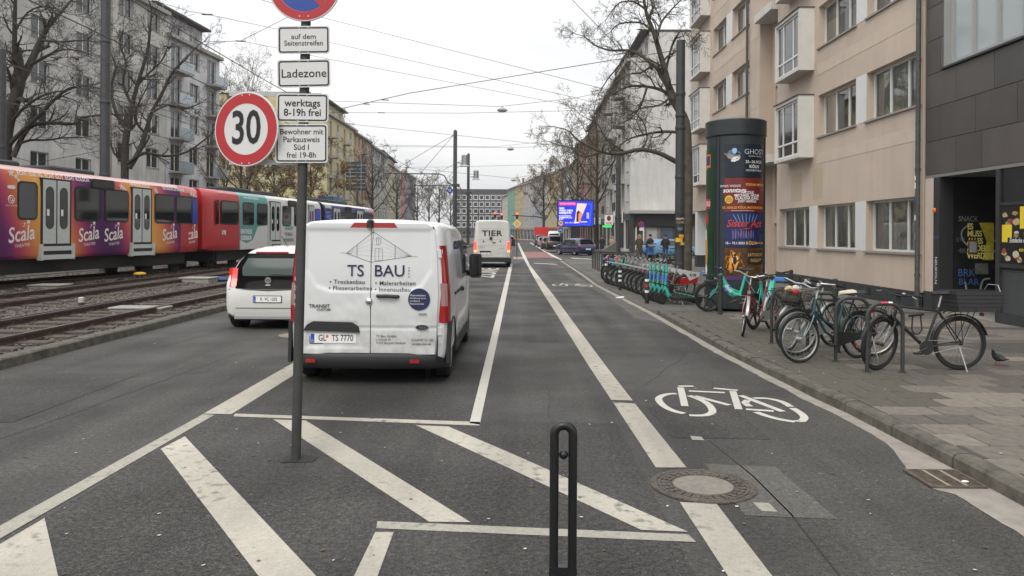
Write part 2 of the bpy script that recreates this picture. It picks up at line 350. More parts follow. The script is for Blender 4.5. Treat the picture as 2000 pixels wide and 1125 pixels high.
# gutter and kerbs
mb = MB(); yy = [.5+i*.11 for i in range(475)]; mb2 = MB()
def gw(y): return (.15 if y > 6.75 else .15+.27*(6.75-y)/.85 if y > 5.9 else .42 if y > 5.45 else .33)+.03*NZ.noise(V((y*1.7, 0, 0)))+.014*NZ.noise(V((y*8, 3, 0)))
for a, b in zip(yy, yy[1:]): mb.q([(kx(a)-gw(a), a, .004), (kx(a), a, .004), (kx(b), b, .004), (kx(b)-gw(b), b, .004)])
mb.build('gutter', conc, road, None)
y = .6; kr = random.Random(3)
while y < 53:
    l = .92+kr.uniform(-.06, .06); a, b = V((kx(y+.009), y+.009, 0)), V((kx(y+l-.009), y+l-.009, 0)); h = ZP+kr.uniform(-.006, .004) if y < 17 else .055
    n = V((-(b-a).y, (b-a).x, 0)).normalized(); wd = .15 if y < 17 else .12
    m = MB(); rings = []
    for p in (a, b):
        q = -n*wd; rings.append([(p.x, p.y, -.05), (p.x+.006, p.y, h-.03), (p.x+.03, p.y, h-.004), (p.x+q.x*.55, p.y+q.y*.55, h), (p.x+q.x, p.y+q.y, h), (p.x+q.x, p.y+q.y, -.05)])
    m.loft(rings); m.build('kerb_stone', kerbm, road, 20); y += l
slabc = [(.205, .178, .146), (.17, .15, .124), (.15, .133, .112), (.105, .094, .082), (.075, .067, .062), (.088, .081, .064)]
slabm = [M('slab_%d' % i, c, .88, nz=.28, ns=9, bump=.25, bs=50) for i, c in enumerate(slabc)]
bedm = M('pavement_bed', (.03, .029, .024), .95, nz=.3, ns=10)
paving = M('paving_far', (.115, .107, .094), .9, nz=.3, ns=1.6, bump=.2, bs=20)
mb = MB(); ys = [.5+i*.7 for i in range(25)]
for a, b in zip(ys, ys[1:]): mb.q([(kx(a)+.1, a, ZP-.012), (13, a, ZP-.012), (13, b, ZP-.012), (kx(b)+.1, b, ZP-.012)])
pav = struct('pavement', mb, bedm)
mb = MB(); e = ys[-1]
mb.q([(6.3, e, ZP-.004), (14, e, ZP-.004), (14, 55, ZP-.004), (6.3, 55, ZP-.004)]); mb.q([(6.3, e, .02), (6.3, e, ZP-.004), (6.3, 55, ZP-.004), (6.3, 55, .02)])
mb.q([(3.1, e, .02), (6.3, e, .02), (6.3, e, ZP-.012), (3.1, e, ZP-.012)][::-1])
struct('pavement', mb, paving, pav)
mb = MB()
for a, b in zip([e+i*2 for i in range(18)], [e+i*2 for i in range(1, 19)]): mb.q([(kx(a)+.1, a, .045), (6.3, a, .045), (6.3, b, .045), (kx(b)+.1, b, .045)])
struct('parking_pavement', mb, asphalt('pavement_tarmac', (.10, .096, .086), .3, .2), pav)
for yv in (29.6, 33.2, 24.5): sheet('bay_line', [(2.98, yv), (4.6, yv+.05), (4.6, yv+.15), (2.98, yv+.1)], paint, .0495, pav)
# paving slabs: the 300 largest are pieces, the rest one joined part
SX, SY = .47, .36; cells = []; pr = random.Random(11); NV = NZ.noise
for j in range(0, 45):
    y0 = .9+j*SY; off = (j % 2)*SX*.5
    for i in range(-1, 21):
        x0 = 3.62+off+i*SX
        xl = kx(y0)+.155
        if x0+SX < xl+.05 or x0 > 10: continue
        x0c = max(x0, xl); x1 = x0+SX
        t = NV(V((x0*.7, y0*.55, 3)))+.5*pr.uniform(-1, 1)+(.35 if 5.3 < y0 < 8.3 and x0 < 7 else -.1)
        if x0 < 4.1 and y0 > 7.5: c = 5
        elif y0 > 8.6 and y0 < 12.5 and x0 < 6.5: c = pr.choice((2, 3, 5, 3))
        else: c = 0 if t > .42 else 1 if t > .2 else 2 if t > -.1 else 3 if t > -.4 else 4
        d = sqrt(((x0+x1)/2)**2+y0*y0); vis = y0 > 4.3 and ((x0+x1)/2)/y0 < .70
        cells.append((0 if vis else 1, d, x0c, x1, y0, c))
cells.sort(); smesh = {}
rest = MB()
for k, (nv, d, x0, x1, y0, c) in enumerate(cells):
    w = x1-x0-.012; h = pr.uniform(-.0025, .0025)
    if k < 300 and not nv:
        key = (round(w, 2), c)
        if key not in smesh: smesh[key] = MB().bev(0, w, 0, SY-.012, -.04, 0, .005).mesh('paving_slab', slabm[c], 0)
        put('paving_slab', smesh[key], pav, (x0, y0, ZP+h), (pr.uniform(-.004, .004), pr.uniform(-.004, .004), 0))
    else:
        rest.k = c; rest.box(x0, x0+w, y0, y0+SY-.012, ZP-.03, ZP+h)
tag(rest.build('paving_slabs', slabm, pav, None), kind='stuff')
# side street on the right, left carriageway and its pavement
mb = MB(); mb.q([(2.6, 53.2, -.004), (60, 53.2, -.004), (60, 76, -.004), (2.6, 76, -.004)]); struct('side_street', mb, asph)
mb = MB(); mb.box(2.75, 2.9, 76, 330, -.05, .1); mb.q([(2.9, 76, .1), (11, 76, .1), (11, 330, .1), (2.9, 330, .1)]); struct('far_pavement', mb, paving)
mb = MB(); mb.q([(-30.5, -5, -.005), (-18.8, -5, -.005), (-18.8, 330, -.005), (-30.5, 330, -.005)]); struct('far_carriageway', mb, asph)
mb = MB(); mb.box(-36, -27.4, 20, 330, -.05, .12); struct('left_pavement', mb, paving)
# track bed
soil = M('ballast_bed', (.095, .082, .068), .95, nz=.5, ns=5, bump=.8, bs=14)
mb = MB(); mb.q([(-18.8, -4, .09), (KL-.1, -4, .09), (KL-.1, 140, .09), (-18.8, 140, .09)]); bed = struct('track_bed', mb, soil)
mb = MB(); mb.box(-18.95, -18.75, 0, 140, -.05, .12); mb.build('kerb_line', kerbm, bed)
y = 1.0
while y < 60:
    l = 1.0; mb = MB(); h = .14+kr.uniform(-.006, .006)
    mb.loft([[(KL, yy, -.05), (KL-.012, yy, h-.02), (KL-.04, yy, h), (KL-.24, yy, h), (KL-.24, yy, -.05)] for yy in (y+.005, y+l-.005)]); mb.build('kerb_stone', kerbm, bed, 20); y += l
mb = MB(); mb.box(KL-.2, KL, 60, 140, -.05, .14); mb.build('kerb_stone', kerbm, bed)
railm = M('rusty_rail', (.085, .055, .042), .6, .3, nz=.4, ns=9); railt = M('polished_rail', (.32, .31, .30), .3, .9); wood = M('sleeper_wood', (.085, .072, .058), .9, nz=.45, ns=6, bump=.4, bs=30, stretch=(3, 14, 3))
def TX(y): return -15.15+.1*(y-21.5)          # near rail of the siding the trams stand on
def rail(xf, y0, y1, st=4.):
    n = max(1, int((y1-y0)/st)); mb = MB(); rg = []
    for i in range(n+1):
        y = y0+(y1-y0)*i/n; x = xf(y); rg.append([(x-.06, y, .1), (x-.06, y, .115), (x-.012, y, .13), (x-.012, y, .2), (x-.036, y, .21), (x-.036, y, .246), (x+.036, y, .246), (x+.036, y, .21), (x+.012, y, .2), (x+.012, y, .13), (x+.06, y, .115), (x+.06, y, .1)])
    mb.loft(rg); mb.m = [1 if (j % 12) in (5,) and i < n else 0 for i in range(n) for j in range(12)]+[0, 0]
    return mb.build('rail', [railm, railt], bed, 25)
for xx in (-7.65, -9.085, -11.35, -12.785): rail(lambda y, xx=xx: xx, 2, 140, 20)
for xx in (-9.2, -11.47): rail(lambda y, xx=xx: xx+(-.05), 4, 26, 20)
rail(TX, 2, 48); rail(lambda y: TX(y)-1.435, 2, 62)
slm = MB().bev(-1.2, 1.2, -.12, .12, .0, .075, .012).mesh('sleeper', wood, 20)
for cx, n, y0 in ((-8.37, 66, 6), (-12.07, 60, 8)):
    for i in range(n): put('sleeper', slm, bed, (cx+rnd.uniform(-.05, .05), y0+i*.63+rnd.uniform(-.04, .04), .065), (0, 0, rnd.uniform(-.02, .02)))
for i in range(55): y = 8+i*.63; put('sleeper', slm, bed, (TX(y)-.72, y, .065), (0, 0, -.1))
mb = MB()
for i in range(66):
    for xx in (-7.65, -9.085): mb.box(xx-.12, xx+.12, 6+i*.63-.05, 6+i*.63+.05, .135, .15); mb.cyl((xx+.09, 6+i*.63, .13), (xx+.09, 6+i*.63, .185), .018, n=6)
for i in range(60):
    for xx in (-11.35, -12.785): mb.box(xx-.12, xx+.12, 8+i*.63-.05, 8+i*.63+.05, .135, .15); mb.cyl((xx+.09, 8+i*.63, .13), (xx+.09, 8+i*.63, .185), .018, n=6)
tag(mb.build('rail_clips', railm, bed), kind='stuff')
# ballast stones
stm = [M('ballast_a', (.13, .12, .11), .9), M('ballast_b', (.085, .078, .07), .9), M('ballast_c', (.19, .165, .145), .9), M('ballast_d', (.12, .085, .062), .9)]
sv = [(1, 0, 0), (-1, 0, 0), (0, 1, 0), (0, -1, 0), (0, 0, 1), (0, 0, -1)]; sf = [(0, 2, 4), (2, 1, 4), (1, 3, 4), (3, 0, 4), (2, 0, 5), (1, 2, 5), (3, 1, 5), (0, 3, 5)]
mb = MB(); br = random.Random(5)
for i in range(21000):
    y = 8+34*br.random()**1.5; x = br.uniform(-18.3, -7.05)
    if x > -9.4 and br.random() < .45: continue
    if -y*.74 > x+.5: continue
    r = br.uniform(.018, .042); mb.k = br.choices((0, 1, 2, 3), (4, 4, 2, 3 if x > -13 else 1))[0]
    z = .1+r*.3+(.07*max(0, 1-abs(x+13.8)/1.5) if -15 < x < -12.9 else 0)
    sc = [(br.uniform(.6, 1.3)*r, br.uniform(.6, 1.3)*r, br.uniform(.5, 1.0)*r) for _ in range(1)][0]; a = br.uniform(0, 6.28); ca, sa = cos(a), sin(a)
    mb.add([(x+(p[0]*ca-p[1]*sa)*sc[0]+br.uniform(-.2, .2)*r, y+(p[0]*sa+p[1]*ca)*sc[1], z+p[2]*sc[2]+br.uniform(-.2, .2)*r) for p in sv], sf)
tag(mb.build('ballast', stm, None, None), 'grey and rusty brown crushed stone between the tram rails', 'gravel', kind='stuff')
# small leaves and litter flecks along the kerbs
flm = [M('fleck_pale', (.5, .48, .43), .8), M('fleck_brown', (.16, .09, .04), .9)]
mb = MB()
for i in range(420):
    x, y = br.uniform(-6.7, 3.0), 4+24*br.random()**1.7; r = br.uniform(.004, .016)
    mb.k = 0 if br.random() < .6 else 1; a = br.uniform(0, 3); mb.q([(x+r*cos(a+t), y+r*1.2*sin(a+t), .007+.003*(t > 3)) for t in (0, 1.6, 3.1, 4.7)])
for i in range(260):
    y = 4.5+14*br.random()**1.3; x = br.uniform(kx(y)+.2, kx(y)+5); r = br.uniform(.004, .014)
    mb.k = 0 if br.random() < .7 else 1; a = br.uniform(0, 3); mb.q([(x+r*cos(a+t), y+r*1.2*sin(a+t), ZP+.006+.003*(t > 3)) for t in (0, 1.6, 3.1, 4.7)])
tag(mb.build('litter_flecks', flm, None, None), 'tiny pale crumbs and leaf scraps strewn over tarmac and slabs', 'litter', kind='stuff')
# track furniture
def cable_box(px, sz, h, label, mat, lid):
    p = G(px[0], px[1], .1); t = thing('track_cable_box', label, 'cable box', (p.x, p.y, .09), group='lineside boxes')
    MB().bev(-sz[0]/2, sz[0]/2, -sz[1]/2, sz[1]/2, 0, h, .02).build('housing', mat, t); MB().bev(-sz[0]/2-.02, sz[0]/2+.02, -sz[1]/2-.02, sz[1]/2+.02, h+.002, h+.035, .01).build('lid', lid, t)
grb = M('grey_concrete', (.28, .27, .24), .85, nz=.15, ns=10)
cable_box((98, 566), (.9, .7), .14, 'low pale cable box lying in the ballast before the purple tram', grb, grb); cable_box((388, 552), (1.0, .8), .16, 'low grey cable box with white lid between rails behind the white hatchback', grb, grb)
cable_box((275, 610), (1.1, .5), .1, 'flat weathered concrete cover box inside the nearest tram track', grb, grb)
p = G(273, 548, .1); t = thing('track_signal', 'squat yellow capped track marker standing in the ballast before the tram', 'marker', (p.x, p.y, .09)); ym = M('yellow_cap', (.75, .42, .02), .5)
MB().lathe([(.2, 0), (.21, .03), (.2, .06), (.1, .09)], 16, (0, 0, .22)).build('cap', ym, t); mb = MB()
for k in range(4): mb.cyl((.11*cos(k*1.57), .11*sin(k*1.57), 0), (.11*cos(k*1.57), .11*sin(k*1.57), .23), .02, n=6)
mb.build('legs', black, t)
p = G(159, 601, .1); t = thing('track_post', 'short white and rust post beside the middle tram rails', 'marker', (p.x, p.y, .09)); MB().lathe([(.06, 0), (.06, .12), (.045, .13)], 10).build('stem', railm, t); MB().bev(-.06, .06, -.05, .05, .13, .25, .02).build('head', M('chalky_post', (.42, .38, .34), .8), t)
p = G(422, 550, .1); t = thing('blue_sack', 'crumpled blue plastic sheet lying by the rails behind the hatchback', 'sheet', (p.x, p.y, .09)); mb = MB(); mb.ball((0, 0, .08), .4, 12, (1.1, .6, .3)); o = mb.build('sheet', M('blue_plastic', (.02, .04, .16), .5), t)
# manhole and drain
iron = M('cast_iron', (.125, .108, .092), .6, .5, nz=.4, ns=25, bump=.3, bs=60)
p = G(1373, 950); t = thing('manhole_cover', 'round cast iron manhole cover with concrete centre on the cycle lane line', 'manhole cover', (p.x, p.y, .003))
MB().lathe([(.375, 0), (.375, .008), (.335, .010), (.333, .004), (.325, .004), (.322, .011), (.305, .011), (.302, .004), (.225, .004), (.222, .011), (.212, .011)], 64, cap=False).build('frame', iron, t)
MB().lathe([(.212, 0), (.212, .010), (.0, .012)], 48, cap=False).build('concrete_plug', M('plug_concrete', (.20, .18, .155), .9, nz=.2, ns=18), t)
mb = MB()
for k in range(26):
    a = 2*pi*k/26; c, s_ = cos(a), sin(a)
    for r0, r1, w in ((.232, .262, .018), (.27, .298, .02)): mb.add([(r*cos(a+q/r), r*sin(a+q/r), z) for z in (.002, .0125) for r, q in ((r0, -w), (r1, -w), (r1, w), (r0, w))], [(4, 5, 6, 7), (0, 1, 5, 4), (1, 2, 6, 5), (2, 3, 7, 6), (3, 0, 4, 7)])
tag(mb.build('tread_blocks', iron, t), kind='stuff')
mb = MB()
for k in range(60):
    a = 2*pi*k/60; mb.add([(r*cos(a+q), r*sin(a+q), z) for z in (.004, .0115) for r, q in ((.34, -.03), (.368, -.03), (.368, .03), (.34, .03))], [(4, 5, 6, 7), (0, 1, 5, 4), (1, 2, 6, 5), (2, 3, 7, 6), (3, 0, 4, 7)])
tag(mb.build('rim_blocks', iron, t), kind='stuff')
p = G(585, 655); t = thing('manhole_cover', 'pale worn manhole cover on tarmac behind the white hatchback', 'manhole cover', (p.x, p.y, .003)); MB().lathe([(.36, 0), (.36, .008), (.3, .01), (.298, .004), (.29, .004), (.288, .01), (0, .011)], 32, cap=False).build('lid', M('worn_iron', (.24, .2, .15), .8, nz=.2, ns=10), t)
p = G(1845, 938); gx = kx(p.y)-.01; t = thing('drain_grate', 'rusty slotted gully grate set in the gutter against the kerb', 'drain grate', (gx-.42, p.y-.2, .006))
MB().box(0, .41, 0, .41, -.004, .0).build('pit', M('pit_black', (.004, .004, .004), .9), t); mb = MB(); rust = M('rusty_iron', (.13, .105, .082), .75, .3, nz=.4, ns=20)
for x0, x1, y0, y1 in ((0, .41, -.0, .022), (0, .41, .388, .41), (0, .022, .022, .388), (.388, .41, .022, .388)): mb.box(x0, x1, y0, y1, 0, .014)
mb.build('frame', rust, t)
for i in range(12): MB().box(.022, .388, .038+i*.0295, .049+i*.0295, 0, .012).build('bar', rust, t)
for x in (.13, .26): MB().box(x, x+.024, .023, .387, .0125, .0135).build('cross_bar', M('dusty_iron', (.27, .23, .18), .8), t)
mb = MB(); mb.ball((.3, .1, .018), .022, 8, (1.3, .8, .4)); mb.build('paper_scrap', white, t)
p = G(1427, 690); t = thing('drink_carton', 'crushed red and white drink carton lying in the gutter', 'carton', (p.x, p.y, .005), .6); mb = MB(); mb.bev(-.05, .05, -.03, .03, 0, .07, .008); mb.build('body', redp, t); MB().add([(-.05, -.03, .071), (.05, -.03, .071), (.05, .03, .071), (-.05, .03, .071), (-.05, 0, .11), (.05, 0, .11)], [(0, 1, 5, 4), (2, 3, 4, 5), (1, 2, 5), (3, 0, 4)]).build('gable_top', white, t)
p = G(1217, 582); t = thing('paper_sheet', 'white paper scrap lying in the gutter by the scooters', 'paper', (p.x, p.y, .006), .4); MB().add([(-.25, -.06, 0), (0, -.08, .02), (.25, -.02, .03), (.24, .1, .02), (0, .09, .04), (-.24, .05, .0)], [(0, 1, 4, 5), (1, 2, 3, 4)]).build('sheet', white, t)
# ================================================================== buildings
winw = M('window_white', (.72, .72, .69), .5); wing = M('window_grey', (.35, .35, .34), .5); sillm = M('stone_sill', (.3, .28, .25), .8, nz=.2, ns=10)
fglass = M('window_glass', (.025, .03, .032), .05, spec=.9); roofd = M('roof_dark', (.06, .058, .058), .85, nz=.2, ns=3); balc = M('balcony_concrete', (.36, .35, .33), .85, nz=.15, ns=5)
clear = bpy.data.materials.new('clear_glass'); clear.use_nodes = True; t_ = clear.node_tree; t_.nodes.clear()
o_ = t_.nodes.new('ShaderNodeOutputMaterial'); a_ = t_.nodes.new('ShaderNodeBsdfTransparent'); b_ = t_.nodes.new('ShaderNodeBsdfGlossy'); c_ = t_.nodes.new('ShaderNodeMixShader'); f_ = t_.nodes.new('ShaderNodeFresnel')
a_.inputs[0].default_value = (.84, .88, .86, 1); b_.inputs['Roughness'].default_value = .02; f_.inputs[0].default_value = 2.1
t_.links.new(f_.outputs[0], c_.inputs[0]); t_.links.new(a_.outputs[0], c_.inputs[1]); t_.links.new(b_.outputs[0], c_.inputs[2]); t_.links.new(c_.outputs[0], o_.inputs[0])
curt = M('net_curtain', (.78, .77, .73), .9, nz=.1, ns=4); inner = M('room_dark', (.02, .02, .02), .9); roomg = M('room_dim', (.16, .165, .16), .9)
WC = {}
def window(parent, x, z, w, h, y=.14, cols=2, frame=winw, tr=0., curtain=False, sill=True, ft=.055, near=False, sillm_=None, name='window', glass=None):
    key = (round(w, 3), round(h, 3), cols, frame.name, tr, ft)
    if key not in WC:
        mb = MB(); d = .07
        mb.box(0, w, 0, d, 0, ft); mb.box(0, w, 0, d, h-ft, h); mb.box(0, ft, 0, d, ft, h-ft); mb.box(w-ft, w, 0, d, ft, h-ft)
        for i in range(1, cols): u = w*i/cols; mb.box(u-ft*.6, u+ft*.6, .002, d-.002, ft, h-ft)
        if tr:
            for i in range(cols): mb.box(w*i/cols+ft*.6+(ft*.4 if i == 0 else 0), w*(i+1)/cols-ft*.6-(ft*.4 if i == cols-1 else 0), .003, d-.003, h*tr-ft*.5, h*tr+ft*.5)
        WC[key] = mb.mesh('window', frame, None)
    o = put(name, WC[key], parent, (x, y, z))
    gk = ('g', round(w/cols, 3), round(h, 3), (glass or fglass).name, curtain)
    if near:
        if gk not in WC: WC[gk] = MB().q([(0, 0, 0), (w/cols-.01, 0, 0), (w/cols-.01, 0, h-2*ft), (0, 0, h-2*ft)]).mesh('pane', clear, None)
        for i in range(cols): put('pane', WC[gk], o, (w*i/cols+.005, .04, ft))
        mb = MB()
        if curtain:
            n = int(w/.05); P = [(w*i/n, .085+.018*sin(i*1.9)+.012*sin(i*.7)) for i in range(n+1)]
            for a, b in zip(P, P[1:]): mb.q([(a[0], a[1], .03), (b[0], b[1], .03), (b[0], b[1], h-.03), (a[0], a[1], h-.03)])
            mb.build('curtain', curt, o, 60)
        bq = int(abs(x*7.3+z*3.1)*10) % 5
        if bq in (0, 3): MB().box(.04, w-.04 if bq else w*.6, .085, .095, h*(.35 if bq else .62), h-.03).build('blind', M('blind_white', (.6, .6, .57), .8), o, None)
        MB().box(-.05, w+.05, .4, .42, -.05, h+.05).build('room_shade', roomg, o, None)  # backing sheet, the dim of the room put into its grey
    else:
        if gk not in WC: WC[gk] = MB().box(0, w, 0, .01, 0, h).mesh('pane', glass or fglass, None)
        gk2 = gk+(w,)
        if gk2 not in WC: WC[gk2] = MB().box(.01, w-.01, 0, .01, .01, h-.01).mesh('pane', glass or fglass, None)
        put('pane', WC[gk2], o, (0, .045, 0))
    if sill:
        k = ('s', round(w, 3)); 
        if k not in WC: WC[k] = MB().box(-.06, w+.06, -.06, .2, -.05, 0).mesh('sill', sillm_ or sillm, None)
        put('sill', WC[k], o, (0, -y, 0))
    return o
def wall(parent, W_, H_, mat, holes=(), z0=0., x0=0., y=0., dep=.2, name='wall'):
    mb = MB(); us = sorted({x0, x0+W_}|{round(v, 4) for h in holes for v in (h[0], h[0]+h[2])}); vs = sorted({z0, z0+H_}|{round(v, 4) for h in holes for v in (h[1], h[1]+h[3])})
    for i in range(len(us)-1):
        for j in range(len(vs)-1):
            cu, cv = (us[i]+us[i+1])/2, (vs[j]+vs[j+1])/2
            if any(h[0] < cu < h[0]+h[2] and h[1] < cv < h[1]+h[3] for h in holes): continue
            mb.q([(us[i], y, vs[j]), (us[i+1], y, vs[j]), (us[i+1], y, vs[j+1]), (us[i], y, vs[j+1])])
    for h in holes:
        a, b, c, d = h[0], h[1], h[0]+h[2], h[1]+h[3]; e = y+dep
        mb.q([(a, y, b), (a, e, b), (c, e, b), (c, y, b)][::-1]); mb.q([(a, y, d), (a, e, d), (c, e, d), (c, y, d)]); mb.q([(a, y, b), (a, e, b), (a, e, d), (a, y, d)]); mb.q([(c, y, b), (c, e, b), (c, e, d), (c, y, d)][::-1])
    return mb.build(name, mat, parent, None)
def shell(parent, W_, H_, D, mat, z0=0., roof=None):
    mb = MB(); mb.q([(0, 0, z0), (0, D, z0), (0, D, z0+H_), (0, 0, z0+H_)][::-1]); mb.q([(W_, 0, z0), (W_, D, z0), (W_, D, z0+H_), (W_, 0, z0+H_)]); mb.q([(0, D, z0), (W_, D, z0), (W_, D, z0+H_), (0, D, z0+H_)][::-1])
    mb.q([(0, 0, z0+H_), (W_, 0, z0+H_), (W_, D, z0+H_), (0, D, z0+H_)]); return mb.build('side_wall', mat, parent, None)
def frame_at(o, p0, p1):
    d = p1-p0; o.location = (p0.x, p0.y, 0); o.rotation_euler = (0, 0, atan2(d.y, d.x)); return d.length
def rowhouse(label, p0, p1, H_, mat, floors, cols, D=12., z1=4.2, fh=3.05, ww=1.3, wh=1.6, shop=True, attic=None, frame=winw, wc=2, name='apartment_building', balcony=(), side=None, cornice=True, sh=.9, base=None, shopmat=None):
    t = thing(name, label, 'building'); W_ = frame_at(t, V(p0), V(p1)); holes = []; rng = random.Random(int(abs(p0[0]*31+p0[1]*7)))
    for f in range(floors):
        for c in range(cols):
            z = z1+f*fh; x = W_*(c+.5)/cols-ww/2
            if (c in balcony): holes.append((x, z+.05, ww, wh+sh-.1, 'b'))
            else: holes.append((x, z+sh, ww, wh, 'w'))
    gh = []
    if shop:
        n = max(1, int(W_/4.)); 
        for i in range(n): gh.append((W_*i/n+.3, .35, W_/n-.6, z1-1.3, 's'))
    else:
        for c in range(cols): gh.append((W_*(c+.5)/cols-ww/2, 1.3, ww, wh, 'w'))
    if base: wall(t, W_, z1-.4, base, gh); wall(t, W_, H_-z1+.4, mat, holes, z0=z1-.4)
    else: wall(t, W_, H_, mat, holes+gh)
    shell(t, W_, H_, D, side or mat)
    for h in holes+gh:
        if h[4] == 'w': window(t, h[0], h[1], h[2], h[3], cols=wc, frame=frame)
        elif h[4] == 'b':
            window(t, h[0], h[1], h[2], h[3], cols=wc, frame=frame, sill=False, name='balcony_door')
            b = MB().box(h[0]-.35, h[0]+h[2]+.35, -1.0, -.002, h[1]-.22, h[1]-.06).build('balcony', balc, t, None); MB().box(h[0]-.34, h[0]+h[2]+.34, -1.03, -.97, h[1]-.055, h[1]+.85).build('parapet', shopmat or balc, b, None)
        else: window(t, h[0], h[1], h[2], h[3], cols=3, frame=anth, sill=False, name='shop_window', ft=.09)
    if shop: MB().box(.1, W_-.1, -.12, -.003, z1-.85, z1-.35).build('shop_fascia', shopmat or anth, t, None)
    if cornice: MB().box(-.02, W_+.02, -.45, -.003, H_-.3, H_+.02).build('cornice', M('cornice_plaster', (.33, .31, .28), .8, nz=.1), t, None)
    if attic:                                  # pitched roof or set-back storey
        if attic == 'pitch':
            mb = MB(); mb.loft([[(0, -.4, H_+.02), (0, D/2, H_+3.2), (0, D, H_+.02)], [(W_, -.4, H_+.02), (W_, D/2, H_+3.2), (W_, D, H_+.02)]]); rf = mb.build('roof', roofd, t, None)
            MB().box(W_*.3, W_*.3+.9, D*.3, D*.3+.6, H_+1.4, H_+3.6).build('chimney', M('chimney_brick', (.2, .11, .08), .9, nz=.2), rf, None)
        else:
            wall(t, W_-.6, 2.6, mat, [(W_*(c+.5)/cols-ww/2, H_+.7, ww, 1.5) for c in range(cols)], z0=H_, x0=.3, y=1.8, name='attic_wall')
            for c in range(cols): window(t, W_*(c+.5)/cols-ww/2, H_+.7, ww, 1.5, y=1.94, cols=wc, frame=frame, sill=False)
            MB().box(-.05, W_+.05, .9, D, H_+2.6, H_+2.8).build('roof_slab', roofd, t, None)
            mb = MB()
            for i in range(int(W_/1.2)+1): mb.box(min(i*1.2, W_-.03), min(i*1.2, W_-.03)+.03, -.1, -.07, H_+.03, H_+.95)
            mb.box(0, W_, -.1, -.07, H_+.951, H_+.99); mb.build('railing', steel, t, None)
            for x in (0, W_-.25): MB().box(x, x+.25, 1.802, D-.1, H_+.003, H_+2.598).build('side_wall', mat, t, None)
    return t
# ---- beige block on the right
beige = plaster('beige_render', (.56, .46, .378), .09); beigl = M('beige_band', (.59, .49, .40), .9, nz=.08, ns=2); creamp = M('cream_panel', (.62, .60, .555), .7, nz=.07, ns=2)
wpan = M('white_infill', (.70, .70, .69), .6, nz=.05, ns=2); plin = M('plinth_grey', (.035, .038, .042), .7, nz=.2, ns=5, bump=.1, bs=60); drain = M('drainpipe', (.075, .072, .066), .6, nz=.35, ns=9)
FX = 9.5
t = thing('beige_apartment_block', 'beige rendered apartment block with boxed bay windows behind the advertising column', 'building', (FX, 43, 0), -pi/2)   # local x runs towards the camera
def lx(Y): return 43-Y
HA = 18.6; rowsz = [4.97+2.83*k for k in range(5)]
hl = [(lx(28.2), 1.42, 2.9, 1.36), (lx(24.6), 1.42, 2.75, 1.36), (lx(21.17), 1.42, 2.83, 1.36)]
for z in rowsz: hl += [(lx(24.6), z, 2.75, 1.32), (lx(21.17), z, 2.83, 1.32)]
wall(t, lx(18.2)-lx(28.5), HA-.5, beige, hl, z0=.5, x0=lx(28.5), dep=.3)
for i, h in enumerate(hl): window(t, h[0], h[1], h[2], h[3], y=.2, cols=3, curtain=(i < 3 or i % 2 == 0), near=True, sillm_=None, ft=.06)
hb = []
for z in rowsz: hb += [(lx(38.0), z, 2.4, 1.32), (lx(34.6), z, 2.6, 1.32)]
wall(t, lx(30.6)-0, HA-3.1, beige, hb, z0=3.1, x0=0, dep=.3)
for i, h in enumerate(hb): window(t, h[0], h[1], h[2], h[3], y=.2, cols=2, near=True, curtain=i % 2 == 0, ft=.06)
mb = MB(); mb.q([(0, 0, 3.1), (12.4, 0, 3.1), (12.4, 6, 3.1), (0, 6, 3.1)][::-1]); mb.q([(0, 0, 3.1), (0, 12, 3.1), (0, 12, HA), (0, 0, HA)][::-1]); mb.q([(12.4, 0, 0), (12.4, .5, 0), (12.4, .5, HA), (12.4, 0, HA)]); mb.q([(14.5, 0, 0), (14.5, .5, 0), (14.5, .5, HA), (14.5, 0, HA)][::-1])
mb.q([(24.8, 0, 0), (24.8, 12, 0), (24.8, 12, HA), (24.8, 0, HA)]); mb.q([(0, 0, HA), (24.8, 0, HA), (24.8, 12, HA), (0, 12, HA)]); mb.build('side_wall', beige, t, None)
MB().box(7.5, 12.3, 2.5, 2.7, 0, 3.1).build('ground_floor_wall', anth, t, None)
for x in (1.2, 6.8): p_ = MB().box(x, x+.55, .02, .5, .75, 3.09).build('pillar', wpan, t, None); MB().box(x-.015, x+.565, .005, .515, .05, .748).build('pillar_base', plin, p_, None)
# recessed stair tower
rh = []
for k in range(6): rh.append((12.75, 3.75+2.83*k-1.2, 1.5, 2.3))
wall(t, 2.1, HA-.2, beigl, [(12.65, .15, 1.75, 2.15)]+rh, z0=.1, x0=12.4, y=.5, dep=.15, name='stair_wall')
for h in rh: window(t, h[0], h[1], h[2], h[3], y=.6, cols=2, frame=winw, tr=.28, sill=False, name='stair_window')
d_ = MB().box(12.65, 14.4, .6, .65, .15, 2.3).build('entrance_door', wing, t, None)
for x in (12.75, 13.6): MB().box(x, x+.68, .59, .598, .35, 2.1).build('door_pane', fglass, d_, None)
for k in (0, 2): MB().box(12.42, 14.48, -.25, .48, 3.75+1.35+2.83*k-.55, 3.75+1.35+2.83*k-.25).build('canopy', creamp, t, None)
